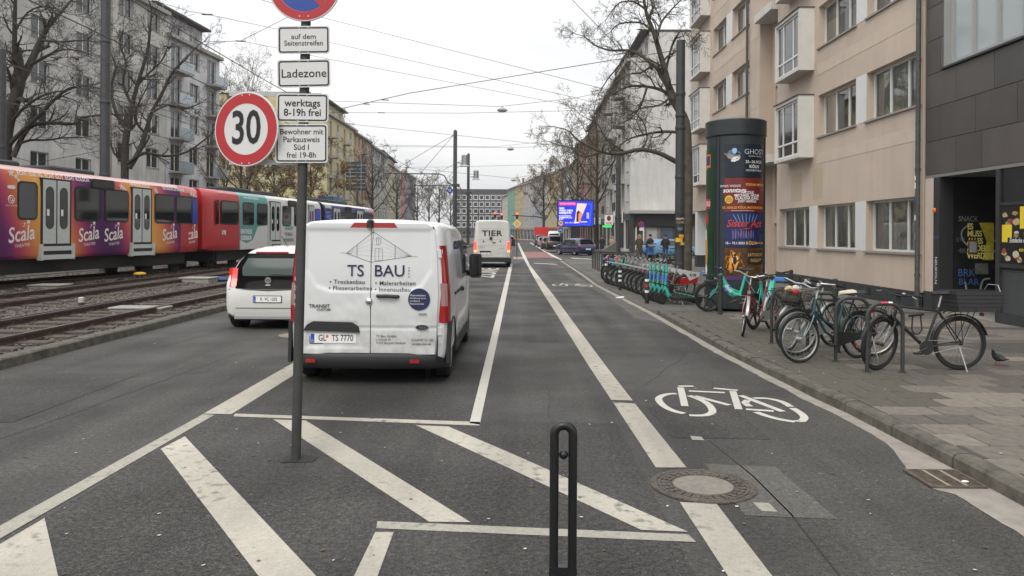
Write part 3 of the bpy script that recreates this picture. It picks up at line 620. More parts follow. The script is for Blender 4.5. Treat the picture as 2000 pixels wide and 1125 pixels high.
# boxed bays
def bay(x0, x1, z):
    b = MB(); o = .5
    b.box(x0, x1, -o, -.001, z, z+.1); b.box(x0, x1, -o, -.001, z+1.92, z+2.02); b.box(x0, x0+.1, -o, -.001, z+.1, z+1.92); b.box(x1-.1, x1, -o, -.001, z+.1, z+1.92); b.box(x0+.1, x1-.1, -.2, -.16, z+.1, z+1.92)
    b = b.build('bay_box', creamp, t, None)
    mb = MB(); w, h = x1-x0-.22, 1.8; f = .06; y0, y1 = -o+.06, -o+.13; xa = x0+.11; za = z+.11
    for a in ((xa, xa+w, za, za+f), (xa, xa+w, za+h-f, za+h), (xa, xa+f, za+f, za+h-f), (xa+w-f, xa+w, za+f, za+h-f), (xa+f, xa+w-f, za+.42, za+.42+f)): mb.box(a[0], a[1], y0, y1, a[2], a[3])
    for u in (.28, .72): mb.box(xa+w*u-.035, xa+w*u+.035, y0+.002, y1-.002, za+f, za+.42); mb.box(xa+w*u-.035, xa+w*u+.035, y0+.002, y1-.002, za+.42+f, za+h-f)
    wf = mb.build('window', winw, b, None)
    for a, c, d, e in ((0, .28, 0, .42), (.28, .72, 0, .42), (.72, 1, 0, .42), (0, .28, .42, 1.8), (.28, .72, .42, 1.8), (.72, 1, .42, 1.8)):
        MB().box(xa+w*a+.01, xa+w*c-.01, y0+.03, y0+.045, za+d+.02, za+e-.02).build('pane', fglass, t, None).parent = b
    MB().box(x0-.03, x1+.03, -o-.04, -.002, z+2.021, z+2.05).build('flashing', drain, b, None)
for k in range(5):
    bay(lx(27.3), lx(24.95), 4.36+2.83*k); bay(lx(41.1), lx(38.6), 4.36+2.83*k)
for z in [4.12+2.83*k for k in range(6)]:
    MB().box(14.52, lx(24.95+2.5), -.006, -.001, z, z+.36).build('band', beigl, t, None) if 0 else None
    MB().box(lx(24.7), 24.78, -.006, -.001, z, z+.34).build('band', beigl, t, None); MB().box(lx(38.3), 12.38, -.006, -.001, z, z+.34).build('band', beigl, t, None)
for z0, z1 in [(1.42, 2.78)]+[(z, z+1.32) for z in rowsz]:
    MB().box(lx(21.83), lx(21.19), -.008, .19, z0, z1).build('window_pier', wpan, t, None)
    if z0 < 2: MB().box(lx(25.28), lx(24.62), -.008, .19, z0, z1).build('window_pier', wpan, t, None)
    else: MB().box(lx(35.58), lx(34.62), -.008, .19, z0, z1).build('window_pier', wpan, t, None)
pl_ = MB().box(14.5, 24.8, -.03, .1, 0, .5).build('plinth', plin, t, None)
for y_ in (27.4, 26.1, 22.6, 21.0, 19.4): MB().box(lx(y_), lx(y_)+.22, -.034, -.029, .22, .42).build('vent', inner, pl_, None)
for a_, b_ in ((27.0, 26.0), (25.0, 24.2)): MB().box(lx(a_), lx(b_), -.004, -.001, 3.0, 3.95).build('paint_patch', M('patch_paint', (.50, .41, .30), .9), t, None)
for Y in (18.25, 32.0):
    mb = MB(); mb.cyl((lx(Y), -.1, .1 if Y < 20 else 3.2), (lx(Y), -.1, HA), .055, n=12)
    for z in (.9, 3.4, 6, 8.6, 11.2): mb.lathe([(.066, -.03), (.066, .03)], 12, (lx(Y), -.1, z))
    dp = mb.build('drainpipe', drain, t)
    if Y < 20:
        for z, s_, m_ in ((2.95, .14, white), (2.6, .1, bluep), (2.2, .12, white), (1.75, .15, steel), (3.15, .1, white)): MB().box(lx(Y)-.03, lx(Y)+.03, -.16, -.157, z, z+s_).build('sticker', m_, dp, None)
# ---- dark clad block at the right edge
clad = [M('cladding_%d' % i, c, .45, nz=.14, ns=1.6, bump=.06, bs=30) for i, c in enumerate(((.082, .073, .066), (.070, .062, .057), (.092, .080, .072), (.064, .058, .054)))]
t = thing('clad_corner_block', 'dark panel clad block with graffitied entrance niche at the right edge', 'building', (FX, 18.1, 0), -pi/2)
MB().box(0, 14, .14, 12, 3.28, 18.6).build('core', inner, t, None)
def cx(Y): return 18.1-Y
zr = [3.24, 4.02, 4.79, 5.56]; jr = random.Random(4); wins2 = [(cx(17.35), 5.62, 2.75, 2.1), (cx(13.6), 5.62, 2.75, 2.1), (cx(17.35), 8.9, 2.75, 2.1), (cx(13.6), 8.9, 2.75, 2.1)]
for r_ in range(18):
    z = 3.24+.775*r_; x = 0. ; nxt = .62 if r_ % 2 else 1.25
    cuts = [0.]; 
    while x < 13.9: x += nxt; cuts.append(min(x, 13.9)); nxt = jr.choice((.95, 1.35, 1.5))
    for a, b in zip(cuts, cuts[1:]):
        segs = [(a, b)]
        for w in wins2:
            if z+.4 > w[1] and z+.3 < w[1]+w[3]:
                ns_ = []
                for c, d in segs:
                    if d <= w[0] or c >= w[0]+w[2]: ns_.append((c, d))
                    else:
                        if c < w[0]: ns_.append((c, w[0]))
                        if d > w[0]+w[2]: ns_.append((w[0]+w[2], d))
                segs = ns_
        for c, d in segs:
            if d-c > .05: MB().box(c+.006, d-.006, 0, .05, z+.006, z+.769).build('cladding_panel', clad[jr.randrange(4)], t, None)
for w in wins2:
    MB().box(w[0], w[0]+.25, .0, .056, w[1], w[1]+w[3]).build('reveal', M('pale_reveal', (.3, .3, .3), .5), t, None)
    window(t, w[0]+.25, w[1]+.02, w[2]-.25, w[3], y=.02, cols=3, frame=wing, sill=False, ft=.06, glass=M('pale_glass', (.34, .38, .38), .08, spec=.9)); MB().box(w[0]-.03, w[0]+w[2]+.03, -.06, .05, w[1]-.045, w[1]-.002).build('sill', anth, t, None)
MB().box(0, 14, -.002, 3, 3.17, 3.238).build('soffit', M('soffit', (.2, .2, .19), .8), t, None)
MB().box(0., .38, .0, .3, .1, 3.17).build('pale_pier', beigl, t, None); MB().box(-.002, .382, -.03, .3, 0, .55).build('pier_plinth', plin, t, None)
MB().box(.382, .63, -.01, .3, .08, 3.168).build('door_post', M('post_dark', (.03, .031, .034), .5), t, None)
dk = M('niche_black', (.014, .0145, .016), .4, nz=.3, ns=3)
nw = MB().box(.6, .66, .3, 2.0, .08, 3.168).build('niche_wall', dk, t, None)
MB().box(.66, 2.72, 1.75, 1.8, .08, 3.168).build('back_door', M('door_navy', (.012, .016, .026), .4, nz=.2), t, None); MB().box(.66, 2.7, .02, 1.75, .05, .13).build('threshold', grb, t, None)

MB().box(2.7, 2.82, -.02, .2, .08, 3.168).build('shopfront_post', anth, t, None); MB().box(2.7, 2.74, .2, 1.8, .08, 3.168).build('shopfront_side', dk, t, None)
MB().box(2.822, 14, .02, .1, 2.5, 3.168).build('fascia', dk, t, None); MB().box(2.822, 14, -.012, .1, 2.44, 2.498).build('rail', anth, t, None); MB().box(2.822, 14, -.012, .1, 1.22, 1.298).build('rail', anth, t, None); MB().box(2.822, 14, -.03, .1, .05, .32).build('shop_plinth', plin, t, None)
for i in range(26): MB().loft([[(2.822, .05, .33+i*.034), (2.822, .02, .334+i*.034), (2.822, .04, .36+i*.034), (2.822, .07, .36+i*.034)], [(6, .05, .33+i*.034), (6, .02, .334+i*.034), (6, .04, .36+i*.034), (6, .07, .36+i*.034)]]).build('louvre', M('louvre_grey', (.06, .062, .064), .45), t, None)
# food poster on the shop front
fp = MB().box(2.85, 5.6, .0, .015, 1.3, 2.43).build('food_poster', M('poster_black', (.012, .01, .009), .4), t, None)
for a, b, c, d, m_ in ((3.42, 3.8, 1.98, 2.40, yell), (2.88, 3.18, 1.72, 2.06, yell), (4.3, 4.7, 1.66, 2.1, yell)): MB().box(a, b, -.003, -.001, c, d).build('colour_block', m_, fp, None)
fr = random.Random(9); fcs = [M('food_%d' % i, c, .6, nz=.3, ns=30) for i, c in enumerate(((.42, .25, .09), (.5, .38, .2), (.3, .06, .03), (.2, .12, .06), (.55, .5, .38), (.25, .3, .12)))]
for cx_, cz in ((2.98, 2.22), (3.1, 2.1), (3.3, 2.25), (3.33, 2.12), (3.3, 1.88), (3.6, 1.86), (3.66, 1.78), (2.97, 1.52), (3.05, 1.42), (3.35, 1.45), (3.4, 1.36), (3.7, 1.48), (3.75, 1.4)):
    for q in range(3):
        a0 = fr.uniform(0, 6); r0 = fr.uniform(.04, .1); ox, oz = fr.uniform(-.05, .05), fr.uniform(-.04, .04); k_ = fr.uniform(.4, 1)
        MB().q([(cx_+ox+r0*cos(a0+i*.7), -.002-.0006*q, cz+oz+r0*k_*sin(a0+i*.7)*(.8+.2*sin(i*3))) for i in range(9)][::-1] if 0 else [(cx_+ox+r0*cos(i*.7), -.002-.0006*q, cz+oz+r0*k_*sin(i*.7)*(.8+.2*sin(i*3+a0))) for i in range(9)]).build('food_print', fr.choice(fcs), fp, None)
MB().box(3.06, 4.5, -.006, -.0045, 1.70, 1.81).build('text_bar', M('poster_black', (0, 0, 0)), fp, None)
txt('Entdecke die Vielfalt', .125, wht, fp, (3.12, -.008, 1.755), (pi/2, 0, 0), 'LEFT', bold=.012, shear=.25, sx=.8); txt('von Mittag', .115, yell, fp, (3.4, -.008, 1.58), (pi/2, 0, 0), 'LEFT', bold=.015, shear=.25, sx=.8)
MB().ball((.44, -.02, 2.42), .06, 10, (1.1, .5, 1)).build('orange_beacon', orange, t)
# niche poster and graffiti: the niche wall faces the camera, local +x is out of it
def nP(u, z, o=.004): return (.66+o, .34+u, z)        # u runs into the block
nr = (pi/2, 0, pi/2)
po = MB().q([nP(.28, 1.30, .002), nP(.86, 1.30, .002), nP(.86, 2.14, .002), nP(.28, 2.14, .002)]).build('poster', M('poster_yellow', (.62, .50, .04), .6, nz=.25, ns=6), t, None)
MB().q([nP(.27, 1.28, .003), nP(.60, 1.28, .003), nP(.70, 1.72, .003), nP(.52, 2.15, .003), nP(.27, 2.15, .003)]).build('poster_dark', dk, po, None)
ylt = M('poster_letters', (.85, .74, .18), .6)
for i, s_ in enumerate(('ES', 'MUSS', 'ALLES', 'ANDERS', 'WERDEN.')): txt(s_, .185, ylt, po, nP(.26, 2.05-i*.165, .006), nr, 'LEFT', bold=.03, sx=.8, space=.9)
MB().q([nP(.28, 1.42, .008), nP(.5, 1.42, .008), nP(.5, 1.76, .008), nP(.28, 1.76, .008)]).build('notice_backing', M('brown_card', (.14, .07, .03), .8), po, None); MB().q([nP(.31, 1.47, .009), nP(.47, 1.47, .009), nP(.47, 1.71, .009), nP(.31, 1.71, .009)]).build('notice', M('notice_grey', (.4, .4, .4), .6, nz=.4, ns=40), po, None)
MB().q([nP(.44, .98, .003), nP(.74, .98, .003), nP(.74, 1.22, .003), nP(.44, 1.22, .003)]).build('torn_notice', M('torn_paper', (.13, .14, .11), .8, nz=.4, ns=10), t, None)
def graf(pts, m_, w=.02):
    pts = smoothp(pts, 3); mb = MB(); P = [V(nP(*p)) for p in pts]; 
    for i in range(len(P)-1):
        d = (P[i+1]-P[i]); n = V((0, -d.z, d.y)); 
        if n.length < 1e-6: continue
        n = n.normalized()*w/2; mb.q([P[i]-n, P[i+1]-n, P[i+1]+n, P[i]+n])
    mb.build('graffiti', m_, t, None)
gg = M('spray_grey', (.30, .30, .30), .7); gb = M('spray_blue', (.04, .12, .30), .7); gn = M('spray_green', (.10, .16, .14), .7)
graf([(.3, 1.6), (.16, 1.75), (.14, 1.95), (.3, 2.1)], gg, .03); graf([(.86, 1.72), (1.0, 1.8), (1.03, 1.55), (.9, 1.58)], gg, .025); graf([(.92, 1.2), (.98, 1.16), (1.06, 1.4), (.95, 1.58), (.84, 1.42)], gg, .025); graf([(1.02, 1.5), (1.02, 1.95)], gg, .02)
graf([(.22, .8), (.3, .35), (.33, .2), (.5, .32)], gg, .04); graf([(.78, .88), (.62, .84), (.56, .55), (.64, .25), (.78, .4)], gg, .04)
txt('SNACK', .17, gg, t, nP(.06, 2.22), nr, 'LEFT', sx=.8); txt('BRK', .24, gb, t, nP(.05, 1.0), nr, 'LEFT', sx=.9); txt('BLAR', .2, gb, t, nP(.07, .8), nr, 'LEFT'); txt('EYE', .13, gn, t, nP(.02, 1.75), nr, 'LEFT'); txt('4K', .16, gn, t, nP(.06, 1.5), nr, 'LEFT'); txt('TUR', .12, M('spray_olive', (.05, .05, .03), .7), t, nP(.8, 1.15), nr, 'LEFT')
txt('NEUKOLN', .12, wht, t, (.5, -.012, 1.05), (pi/2, pi/2, 0), 'CENTER', sx=1.1, name='graffiti'); txt('ONE', .1, M('spray_violet', (.12, .14, .3), .7), t, (.5, -.012, 1.8), (pi/2, 0, 0), 'CENTER', name='graffiti')
# ---- corner house across the side street, then the row on the right
offw = plaster('white_render', (.52, .515, .485), .12); greyw = M('grey_stone', (.30, .285, .255), .9, nz=.22, ns=1.2); brn = M('brown_stone', (.215, .175, .13), .9, nz=.25, ns=1.2); pinkw = M('pink_render', (.36, .21, .19), .9, nz=.15, ns=1)
t = rowhouse('white corner house with blank gable wall and set-back top floor behind the bare plane tree', (10.9, 97, 0), (10.9, 76, 0), 19.3, offw, 5, 6, D=26, attic='set', ww=1.7, wh=1.7, balcony=(1, 4), z1=4.3, fh=3.0, shop=True, shopmat=anth)
# gable ground floor: shops facing the side street (local +x face), built on a second frame
t2 = thing('gable_shops', 'dark corner shop front with lit windows under the white gable wall', 'shop', (10.9, 75.9, 0))
MB().box(-.1, 20, -1.0, -.02, 3.9, 4.2).build('canopy_slab', M('canopy_grey', (.3, .3, .29), .8), t2, None)
wall(t2, 20, 3.9, M('shop_wall', (.16, .15, .13), .8, nz=.1), [(3.0, .9, 2.6, 1.7), (6.3, .5, 3.2, 2.3), (10.4, .5, 3.0, 2.3), (1.6, .15, 1.1, 2.4), (14, .5, 4, 2.3)], y=-.05)
for x, w, m_ in ((3.0, 2.6, 1), (6.3, 3.2, 1), (10.4, 3., 0), (14, 4, 0)): window(t2, x, .9 if x == 3. else .5, w, 1.7 if x == 3. else 2.3, y=.05, cols=2, frame=anth, sill=False, name='shop_window', ft=.08, glass=M('shop_glass_blue', (.03, .06, .11), .08, spec=.8) if m_ else None)
MB().box(1.6, 2.7, .05, .1, .15, 2.55).build('door', wing, t2, None); MB().box(-.05, 6.2, -.35, -.06, 2.7, 3.85).build('fascia', dk, t2, None); MB().box(7.4, 16, -.35, -.06, 2.9, 3.85).build('fascia', dk, t2, None); MB().box(6.3, 7.3, -.3, -.06, 2.85, 3.88).build('fascia_pier', anth, t2, None)
MB().box(-.12, .28, -.5, -.06, .1, 3.88).build('corner_pillar', anth, t2, None); wn_ = MB().box(.5, 1.35, -.16, -.06, .35, 3.0).build('display_case', wpan, t2, None); MB().box(.62, 1.23, -.168, -.161, .55, 2.85).build('display_pane', fglass, wn_, None)
for k in range(6): MB().box(19.0, 20.2, -.02, .05, 5.2+2.9*k, 6.6+2.9*k).build('side_window', fglass, t2, None)
hv = [('ornate grey stone house beside the white corner house', greyw, 97, 110, 19.2, 5, 5), ('dark brown stone house with bay balconies behind the video billboard', brn, 110, 124, 18.6, 5, 5), ('dusky pink rendered house right of the video billboard', pinkw, 124, 138, 17.6, 4, 5), ('ochre stone house standing behind the leafy street tree', M('ochre_stone', (.31, .25, .16), .9, nz=.2, ns=1), 138, 154, 18.6, 5, 5), ('pale grey house with roof aerials beside the yellow house', M('pale_render', (.42, .42, .40), .9, nz=.1), 154, 172, 16.4, 4, 5)]
for lb, m_, a, b, h, fl, cl in hv: rowhouse(lb, (10.9, b, 0), (10.9, a, 0), h, m_, fl, cl, attic='pitch', z1=4.2, fh=(h-4.6)/fl, ww=1.25, wh=1.75, balcony=(2,) if 'brown' in lb or 'pink' in lb else (), shopmat=M('shop_sign_mix_%d' % a, ((.3, .05, .04), (.05, .12, .2), (.3, .28, .2))[a % 3], .6))
# the street bends left: coloured houses whose fronts face the camera
pth = [(10.9, 172), (9.6, 190), (7.0, 204), (4.2, 218), (1.2, 232), (-1.6, 246), (-4.2, 262), (-6.5, 282)]
cl_ = [('white house with big red letter A sign at the bend', (.52, .52, .49), 16.5), ('sunny yellow house at the bend of the street', (.46, .40, .25), 17.5), ('pale blue grey house next to the yellow one', (.33, .35, .38), 18), ('narrow light grey house between blue grey and ochre ones', (.40, .40, .40), 17), ('deep yellow house next to the mint green one', (.46, .38, .22), 17), ('mint green house far down the street', (.17, .33, .27), 17), ('cream house last in the row before the dark office', (.47, .45, .36), 15.5)]
for i, (lb, c, h) in enumerate(cl_):
    t = rowhouse(lb, (pth[i+1][0], pth[i+1][1], 0), (pth[i][0], pth[i][1], 0), h, M('house_%d' % i, c, .9, nz=.08, ns=.6), 4, 4, D=14, z1=3.9, fh=(h-4.2)/4, ww=1.3, wh=1.7, attic='pitch' if i % 2 else None, shopmat=M('sign_mix_%d' % i, ((.25, .25, .24), (.4, .05, .04), (.03, .1, .3))[i % 3], .6))
    if i == 0:
        for x, z, s_ in ((15.0, 7.6, 3.9), (9, 5.6, 2.0)): txt('A', s_, M('pharmacy_red', (.45, .04, .04), .5), t, (x, -.1, z), (pi/2, 0, 0), bold=.05, shear=.15, ext=.05)
# dark office closing the view
t = rowhouse('dark grey office block with rows of white framed windows closing the street', (-29, 345, 0), (-5.5, 345, 0), 21.8, M('office_dark', (.05, .052, .056), .7), 5, 9, D=20, z1=4.0, fh=3.1, ww=1.7, wh=1.75, shop=False, cornice=False, wc=1, name='office_block', frame=M('office_white', (.75, .75, .75), .5))
MB().box(-.1, 23.6, -.1, 20, 21.81, 22.0).build('roof_slab', M('roof_pale', (.5, .5, .48), .7), t, None)
for i in range(9):
    for f in range(5):
        x, z = 23.5*(i+.5)/9-.85, 4.9+3.1*f; mb = MB()
        mb.box(x-.2, x+1.9, -.12, -.005, z-.25, z-.02); mb.box(x-.2, x+1.9, -.12, -.005, z+1.77, z+1.98); mb.box(x-.2, x-.02, -.12, -.005, z-.02, z+1.77); mb.box(x+1.72, x+1.9, -.12, -.005, z-.02, z+1.77); mb.build('window_surround', MATS['office_white'], t, None)
t = rowhouse('low brown annex at the far right of the dark office', (-5.4, 335, 0), (1.5, 330, 0), 19, M('annex_brown', (.12, .115, .10), .8), 4, 3, D=16, shop=False, cornice=False, wc=1, name='office_annex')
# ---- left side
def lf(Y): return (-32.2+.08*(Y-47.5), Y, 0)
gw1 = plaster('grey_render', (.44, .435, .415), .2); gw2 = plaster('dirty_white_render', (.46, .445, .41), .24); gw3 = plaster('lilac_white_render', (.54, .53, .535), .14)
rowhouse('plain grey rendered apartment house behind the purple tram and bare tree', lf(26), lf(57.5), 20.5, gw1, 5, 7, z1=4.7, fh=3.0, ww=1.75, wh=1.45, shop=False, sh=.95, wc=2)
rowhouse('narrow stained house with ornamental panels between two left apartment houses', lf(58.3), lf(66.2), 20.8, gw2, 6, 2, z1=3.6, fh=2.9, ww=1.9, wh=1.6, shop=False, sh=.7, attic='set')
t = rowhouse('white apartment house with glass balconies and roof terrace left of the speed sign', lf(66.3), lf(76), 19.1, gw3, 5, 3, z1=4.2, fh=2.95, ww=1.8, wh=1.6, shop=False, balcony=(0, 2), attic='set', shopmat=M('balcony_glass', (.32, .38, .40), .1, spec=.7))
d_ = MB(); d_.box(0, .5, -.35, -.005, 0, 20.2); p_ = lf(57.6); o_ = thing('party_wall_pier', 'tall rusty drain pier between the two left apartment houses', 'pier', (p_[0], p_[1], 0), pi/2); d_.build('pier', M('rust_stain', (.28, .25, .2), .9, nz=.4, ns=2, stretch=(4, 4, .5)), o_, None)
yl1 = M('yellow_render', (.50, .45, .26), .9, nz=.08, ns=.6); or1 = M('orange_render', (.42, .29, .19), .9, nz=.08)
t = rowhouse('yellow apartment house with grey balconies behind the supplementary signs', (-28.5, 113, 0), (-28.5, 131, 0), 19.6, yl1, 5, 4, z1=4.2, fh=3.0, attic='set', balcony=(0, 2), D=18, side=yl1)
rowhouse('orange rendered house next to the yellow apartment house', (-28.5, 131, 0), (-28.5, 146, 0), 19.2, or1, 5, 5, z1=4.2, fh=3.0, attic='pitch', ww=1.3, balcony=(2,))
rowhouse('grey house with many windows behind the left bare street trees', (-28.7, 146, 0), (-29.2, 168, 0), 18.8, M('lt_grey_render', (.38, .37, .34), .9, nz=.1), 5, 7, z1=4.0, fh=3.0, attic='pitch', ww=1.2)
rowhouse('cream house at the far end of the left row', (-29.4, 170, 0), (-31, 200, 0), 17.5, M('cream_render', (.48, .44, .34), .9, nz=.1), 4, 8, z1=4.0, fh=3.1, attic='set', side=M('cream_render'))
rowhouse('grey and red slab house at the far left end of the avenue', (-33, 218, 0), (-34, 250, 0), 19.5, M('slab_grey', (.25, .24, .24), .9, nz=.1), 5, 8, z1=4.0, fh=3.0, side=M('slab_red', (.38, .16, .15), .9))
# ================================================================== vehicles
def prof(w, zb, zt, belt, tum, rc=.16):
    belt = min(belt, zt-.12); k = max(.05, min(1., (zt-belt)/.6)); tm = tum*k; h = zt-belt
    r = min(rc, h*.45)
    return [(0, zb), (w*.86, zb), (w*.965, zb+.05), (w*.99, zb+.16), (w, zb+(belt-zb)*.55), (w*.993, belt), (w-tm*.35, belt+h*.35), (w-tm*.8, zt-r), (w-tm-.03, zt-r*.45), (w-tm-.11, zt-r*.13), (w-tm-.24, zt), ((w-tm)*.45, zt+.015), (0, zt+.02)]
def hull(secs, belt, tum, rc=.16):
    rings = []
    for y, w, zb, zt in secs:
        p = prof(w, zb, zt, belt, tum, rc); rings.append([(x, y, z) for x, z in p]+[(-x, y, z) for x, z in p[-2:0:-1]])
    mb = MB(); n = len(rings[0])
    mb.loft(rings); me = mb.mesh('body', white, 40); return fixn(me)
def finish(me, mat):
    me.materials.clear(); me.materials.append(mat); me.polygons.foreach_set('use_smooth', [True]*len(me.polygons))
    try: me.set_sharp_from_angle(angle=R(38))
    except Exception: pass
WH = {}
def wheel(parent, x, y, r, w=.2, rimm=None, spokes=5, side=1):
    rimm = rimm or steel; key = (r, w, rimm.name, spokes)
    if key not in WH:
        tm = MB().lathe([(r*.66, -w/2), (r*.9, -w/2), (r*.97, -w*.42), (r, -w*.3), (r, w*.3), (r*.97, w*.42), (r*.9, w/2), (r*.66, w/2), (r*.64, 0)], 32, ax='x', cap=False); tm = tm.mesh('tyre', rubber)
        mb = MB(); mb.lathe([(r*.66, w*.46), (r*.62, w*.40), (r*.6, w*.15), (.02, w*.15)], 28, ax='x', cap=False); mb.lathe([(r*.14, w*.1), (r*.14, w*.3), (.01, w*.32)], 12, ax='x', cap=False)
        for i in range(spokes):
            a = 2*pi*i/spokes; mb.tube([(w*.28, r*.1*cos(a), r*.1*sin(a)), (w*.36, r*.63*cos(a), r*.63*sin(a))], [r*.09, r*.07], 6)
        rm = mb.mesh('rim', rimm); WH[key] = (tm, rm)
    o = put('wheel', WH[key][0], parent, (x, y, r)); q = put('rim', WH[key][1], o, (0, 0, 0), (0, 0, 0 if side > 0 else pi)); return o
def arches(o, ys, r, w, depth=.32):
    cs = []
    for y in ys:
        for s in (-1, 1):
            c = MB().cyl((s*(w-depth), y, r*.98), (s*(w+.3), y, r*.98), r*1.19, n=36).build('cutter', white); fixn(c.data); cs.append(c)
    return bool_cut(o, cs)
def liner(parent, y, r, w, depth=.32):
    for s in (-1, 1):
        mb = MB(); n = 20; mb.loft([[(xx, y+r*1.18*cos(-.25+(pi+.5)*i/n), r*.98+r*1.18*sin(-.25+(pi+.5)*i/n)) for i in range(n+1)] for xx in (s*(w-depth+.01), s*(w-.03))], cap=False, closed=False)
        mb.q([(s*(w-depth+.012), y+r*1.17*cos(2*pi*i/24), r*.98+r*1.17*sin(2*pi*i/24)) for i in range(24)]); mb.build('wheel_liner', plast, parent)
def interp(tb, v):
    for (a, b), (c, d) in zip(tb, tb[1:]):
        if a <= v <= c: return b+(d-b)*(v-a)/(c-a)
    return tb[0][1] if v < tb[0][0] else tb[-1][1]
def patch(mb, f, nu, nv):                     # f(u,v) -> point, grid surface
    n = len(mb.v)
    for j in range(nv+1):
        for i in range(nu+1): mb.v.append(tuple(f(i/nu, j/nv)))
    for j in range(nv):
        for i in range(nu): a = n+j*(nu+1)+i; mb.f.append((a, a+1, a+nu+2, a+nu+1)); mb.m.append(mb.k)
    return mb
def sdf_poly(p, poly):
    d = 1e9; ins = False; n = len(poly)
    for i in range(n):
        a, b = poly[i], poly[(i+1) % n]; ex, ey = b[0]-a[0], b[1]-a[1]; wx, wy = p[0]-a[0], p[1]-a[1]
        t = max(0, min(1, (wx*ex+wy*ey)/(ex*ex+ey*ey))); d = min(d, sqrt((wx-ex*t)**2+(wy-ey*t)**2))
        if (a[1] > p[1]) != (b[1] > p[1]) and p[0] < (b[0]-a[0])*(p[1]-a[1])/(b[1]-a[1])+a[0]: ins = not ins
    return -d if ins else d
def sst(a, b, v): v = max(0, min(1, (v-a)/(b-a))); return v*v*(3-2*v)
def plate(parent, loc, s, w=.52, h=.11, size=.085, sx=.78):
    b = MB().prism(rrect(-w/2, w/2, -h/2, h/2, .01), -.008, 0, 'y').build('number_plate', wht, parent, None, loc)
    MB().prism(rrect(-w/2-.012, w/2+.012, -h/2-.012, h/2+.012, .012), .0005, .006, 'y').build('plate_frame', blk, b, None)
    MB().box(-w/2+.004, -w/2+.045, -.0095, -.0085, -h/2+.004, h/2-.004).build('country_band', bluep, b, None); txt('D', .03, wht, b, (-w/2+.024, -.011, -h/2+.028))
    txt(s, size, blk, b, (.03, -.0105, 0), bold=.008, sx=sx); return b
vwhite = M('van_white', (.66, .67, .67), .22, coat=.6, nz=.03, ns=2); dirtw = M('van_dirty_white', (.58, .575, .55), .35, coat=.3, nz=.06, ns=2)
def grime(m):                                 # road dirt thrown up on the lower panels
    t = m.node_tree; b = t.nodes['Principled BSDF']; l = t.links.new; tc = t.nodes.new('ShaderNodeTexCoord'); sx_ = t.nodes.new('ShaderNodeSeparateXYZ'); n = t.nodes.new('ShaderNodeTexNoise'); n.inputs['Scale'].default_value = 7; n.inputs['Detail'].default_value = 8
    l(tc.outputs['Object'], sx_.inputs[0]); l(tc.outputs['Object'], n.inputs[0]); r = t.nodes.new('ShaderNodeMapRange'); l(sx_.outputs['Z'], r.inputs[0])
    for k, v in zip(('From Min', 'From Max', 'To Min', 'To Max'), (.35, 1.15, .62, .0)): r.inputs[k].default_value = v
    q = t.nodes.new('ShaderNodeMapRange'); l(n.outputs['Fac'], q.inputs[0]); q.inputs['From Min'].default_value = .35; q.inputs['From Max'].default_value = .75
    mu = t.nodes.new('ShaderNodeMath'); mu.operation = 'MULTIPLY'; l(r.outputs[0], mu.inputs[0]); l(q.outputs[0], mu.inputs[1]); mx = t.nodes.new('ShaderNodeMix'); mx.data_type = 'RGBA'; src = b.inputs['Base Color'].links[0].from_socket
    l(mu.outputs[0], mx.inputs['Factor']); l(src, mx.inputs['A']); mx.inputs['B'].default_value = (.27, .25, .22, 1); l(mx.outputs['Result'], b.inputs['Base Color'])
grime(vwhite); grime(dirtw)
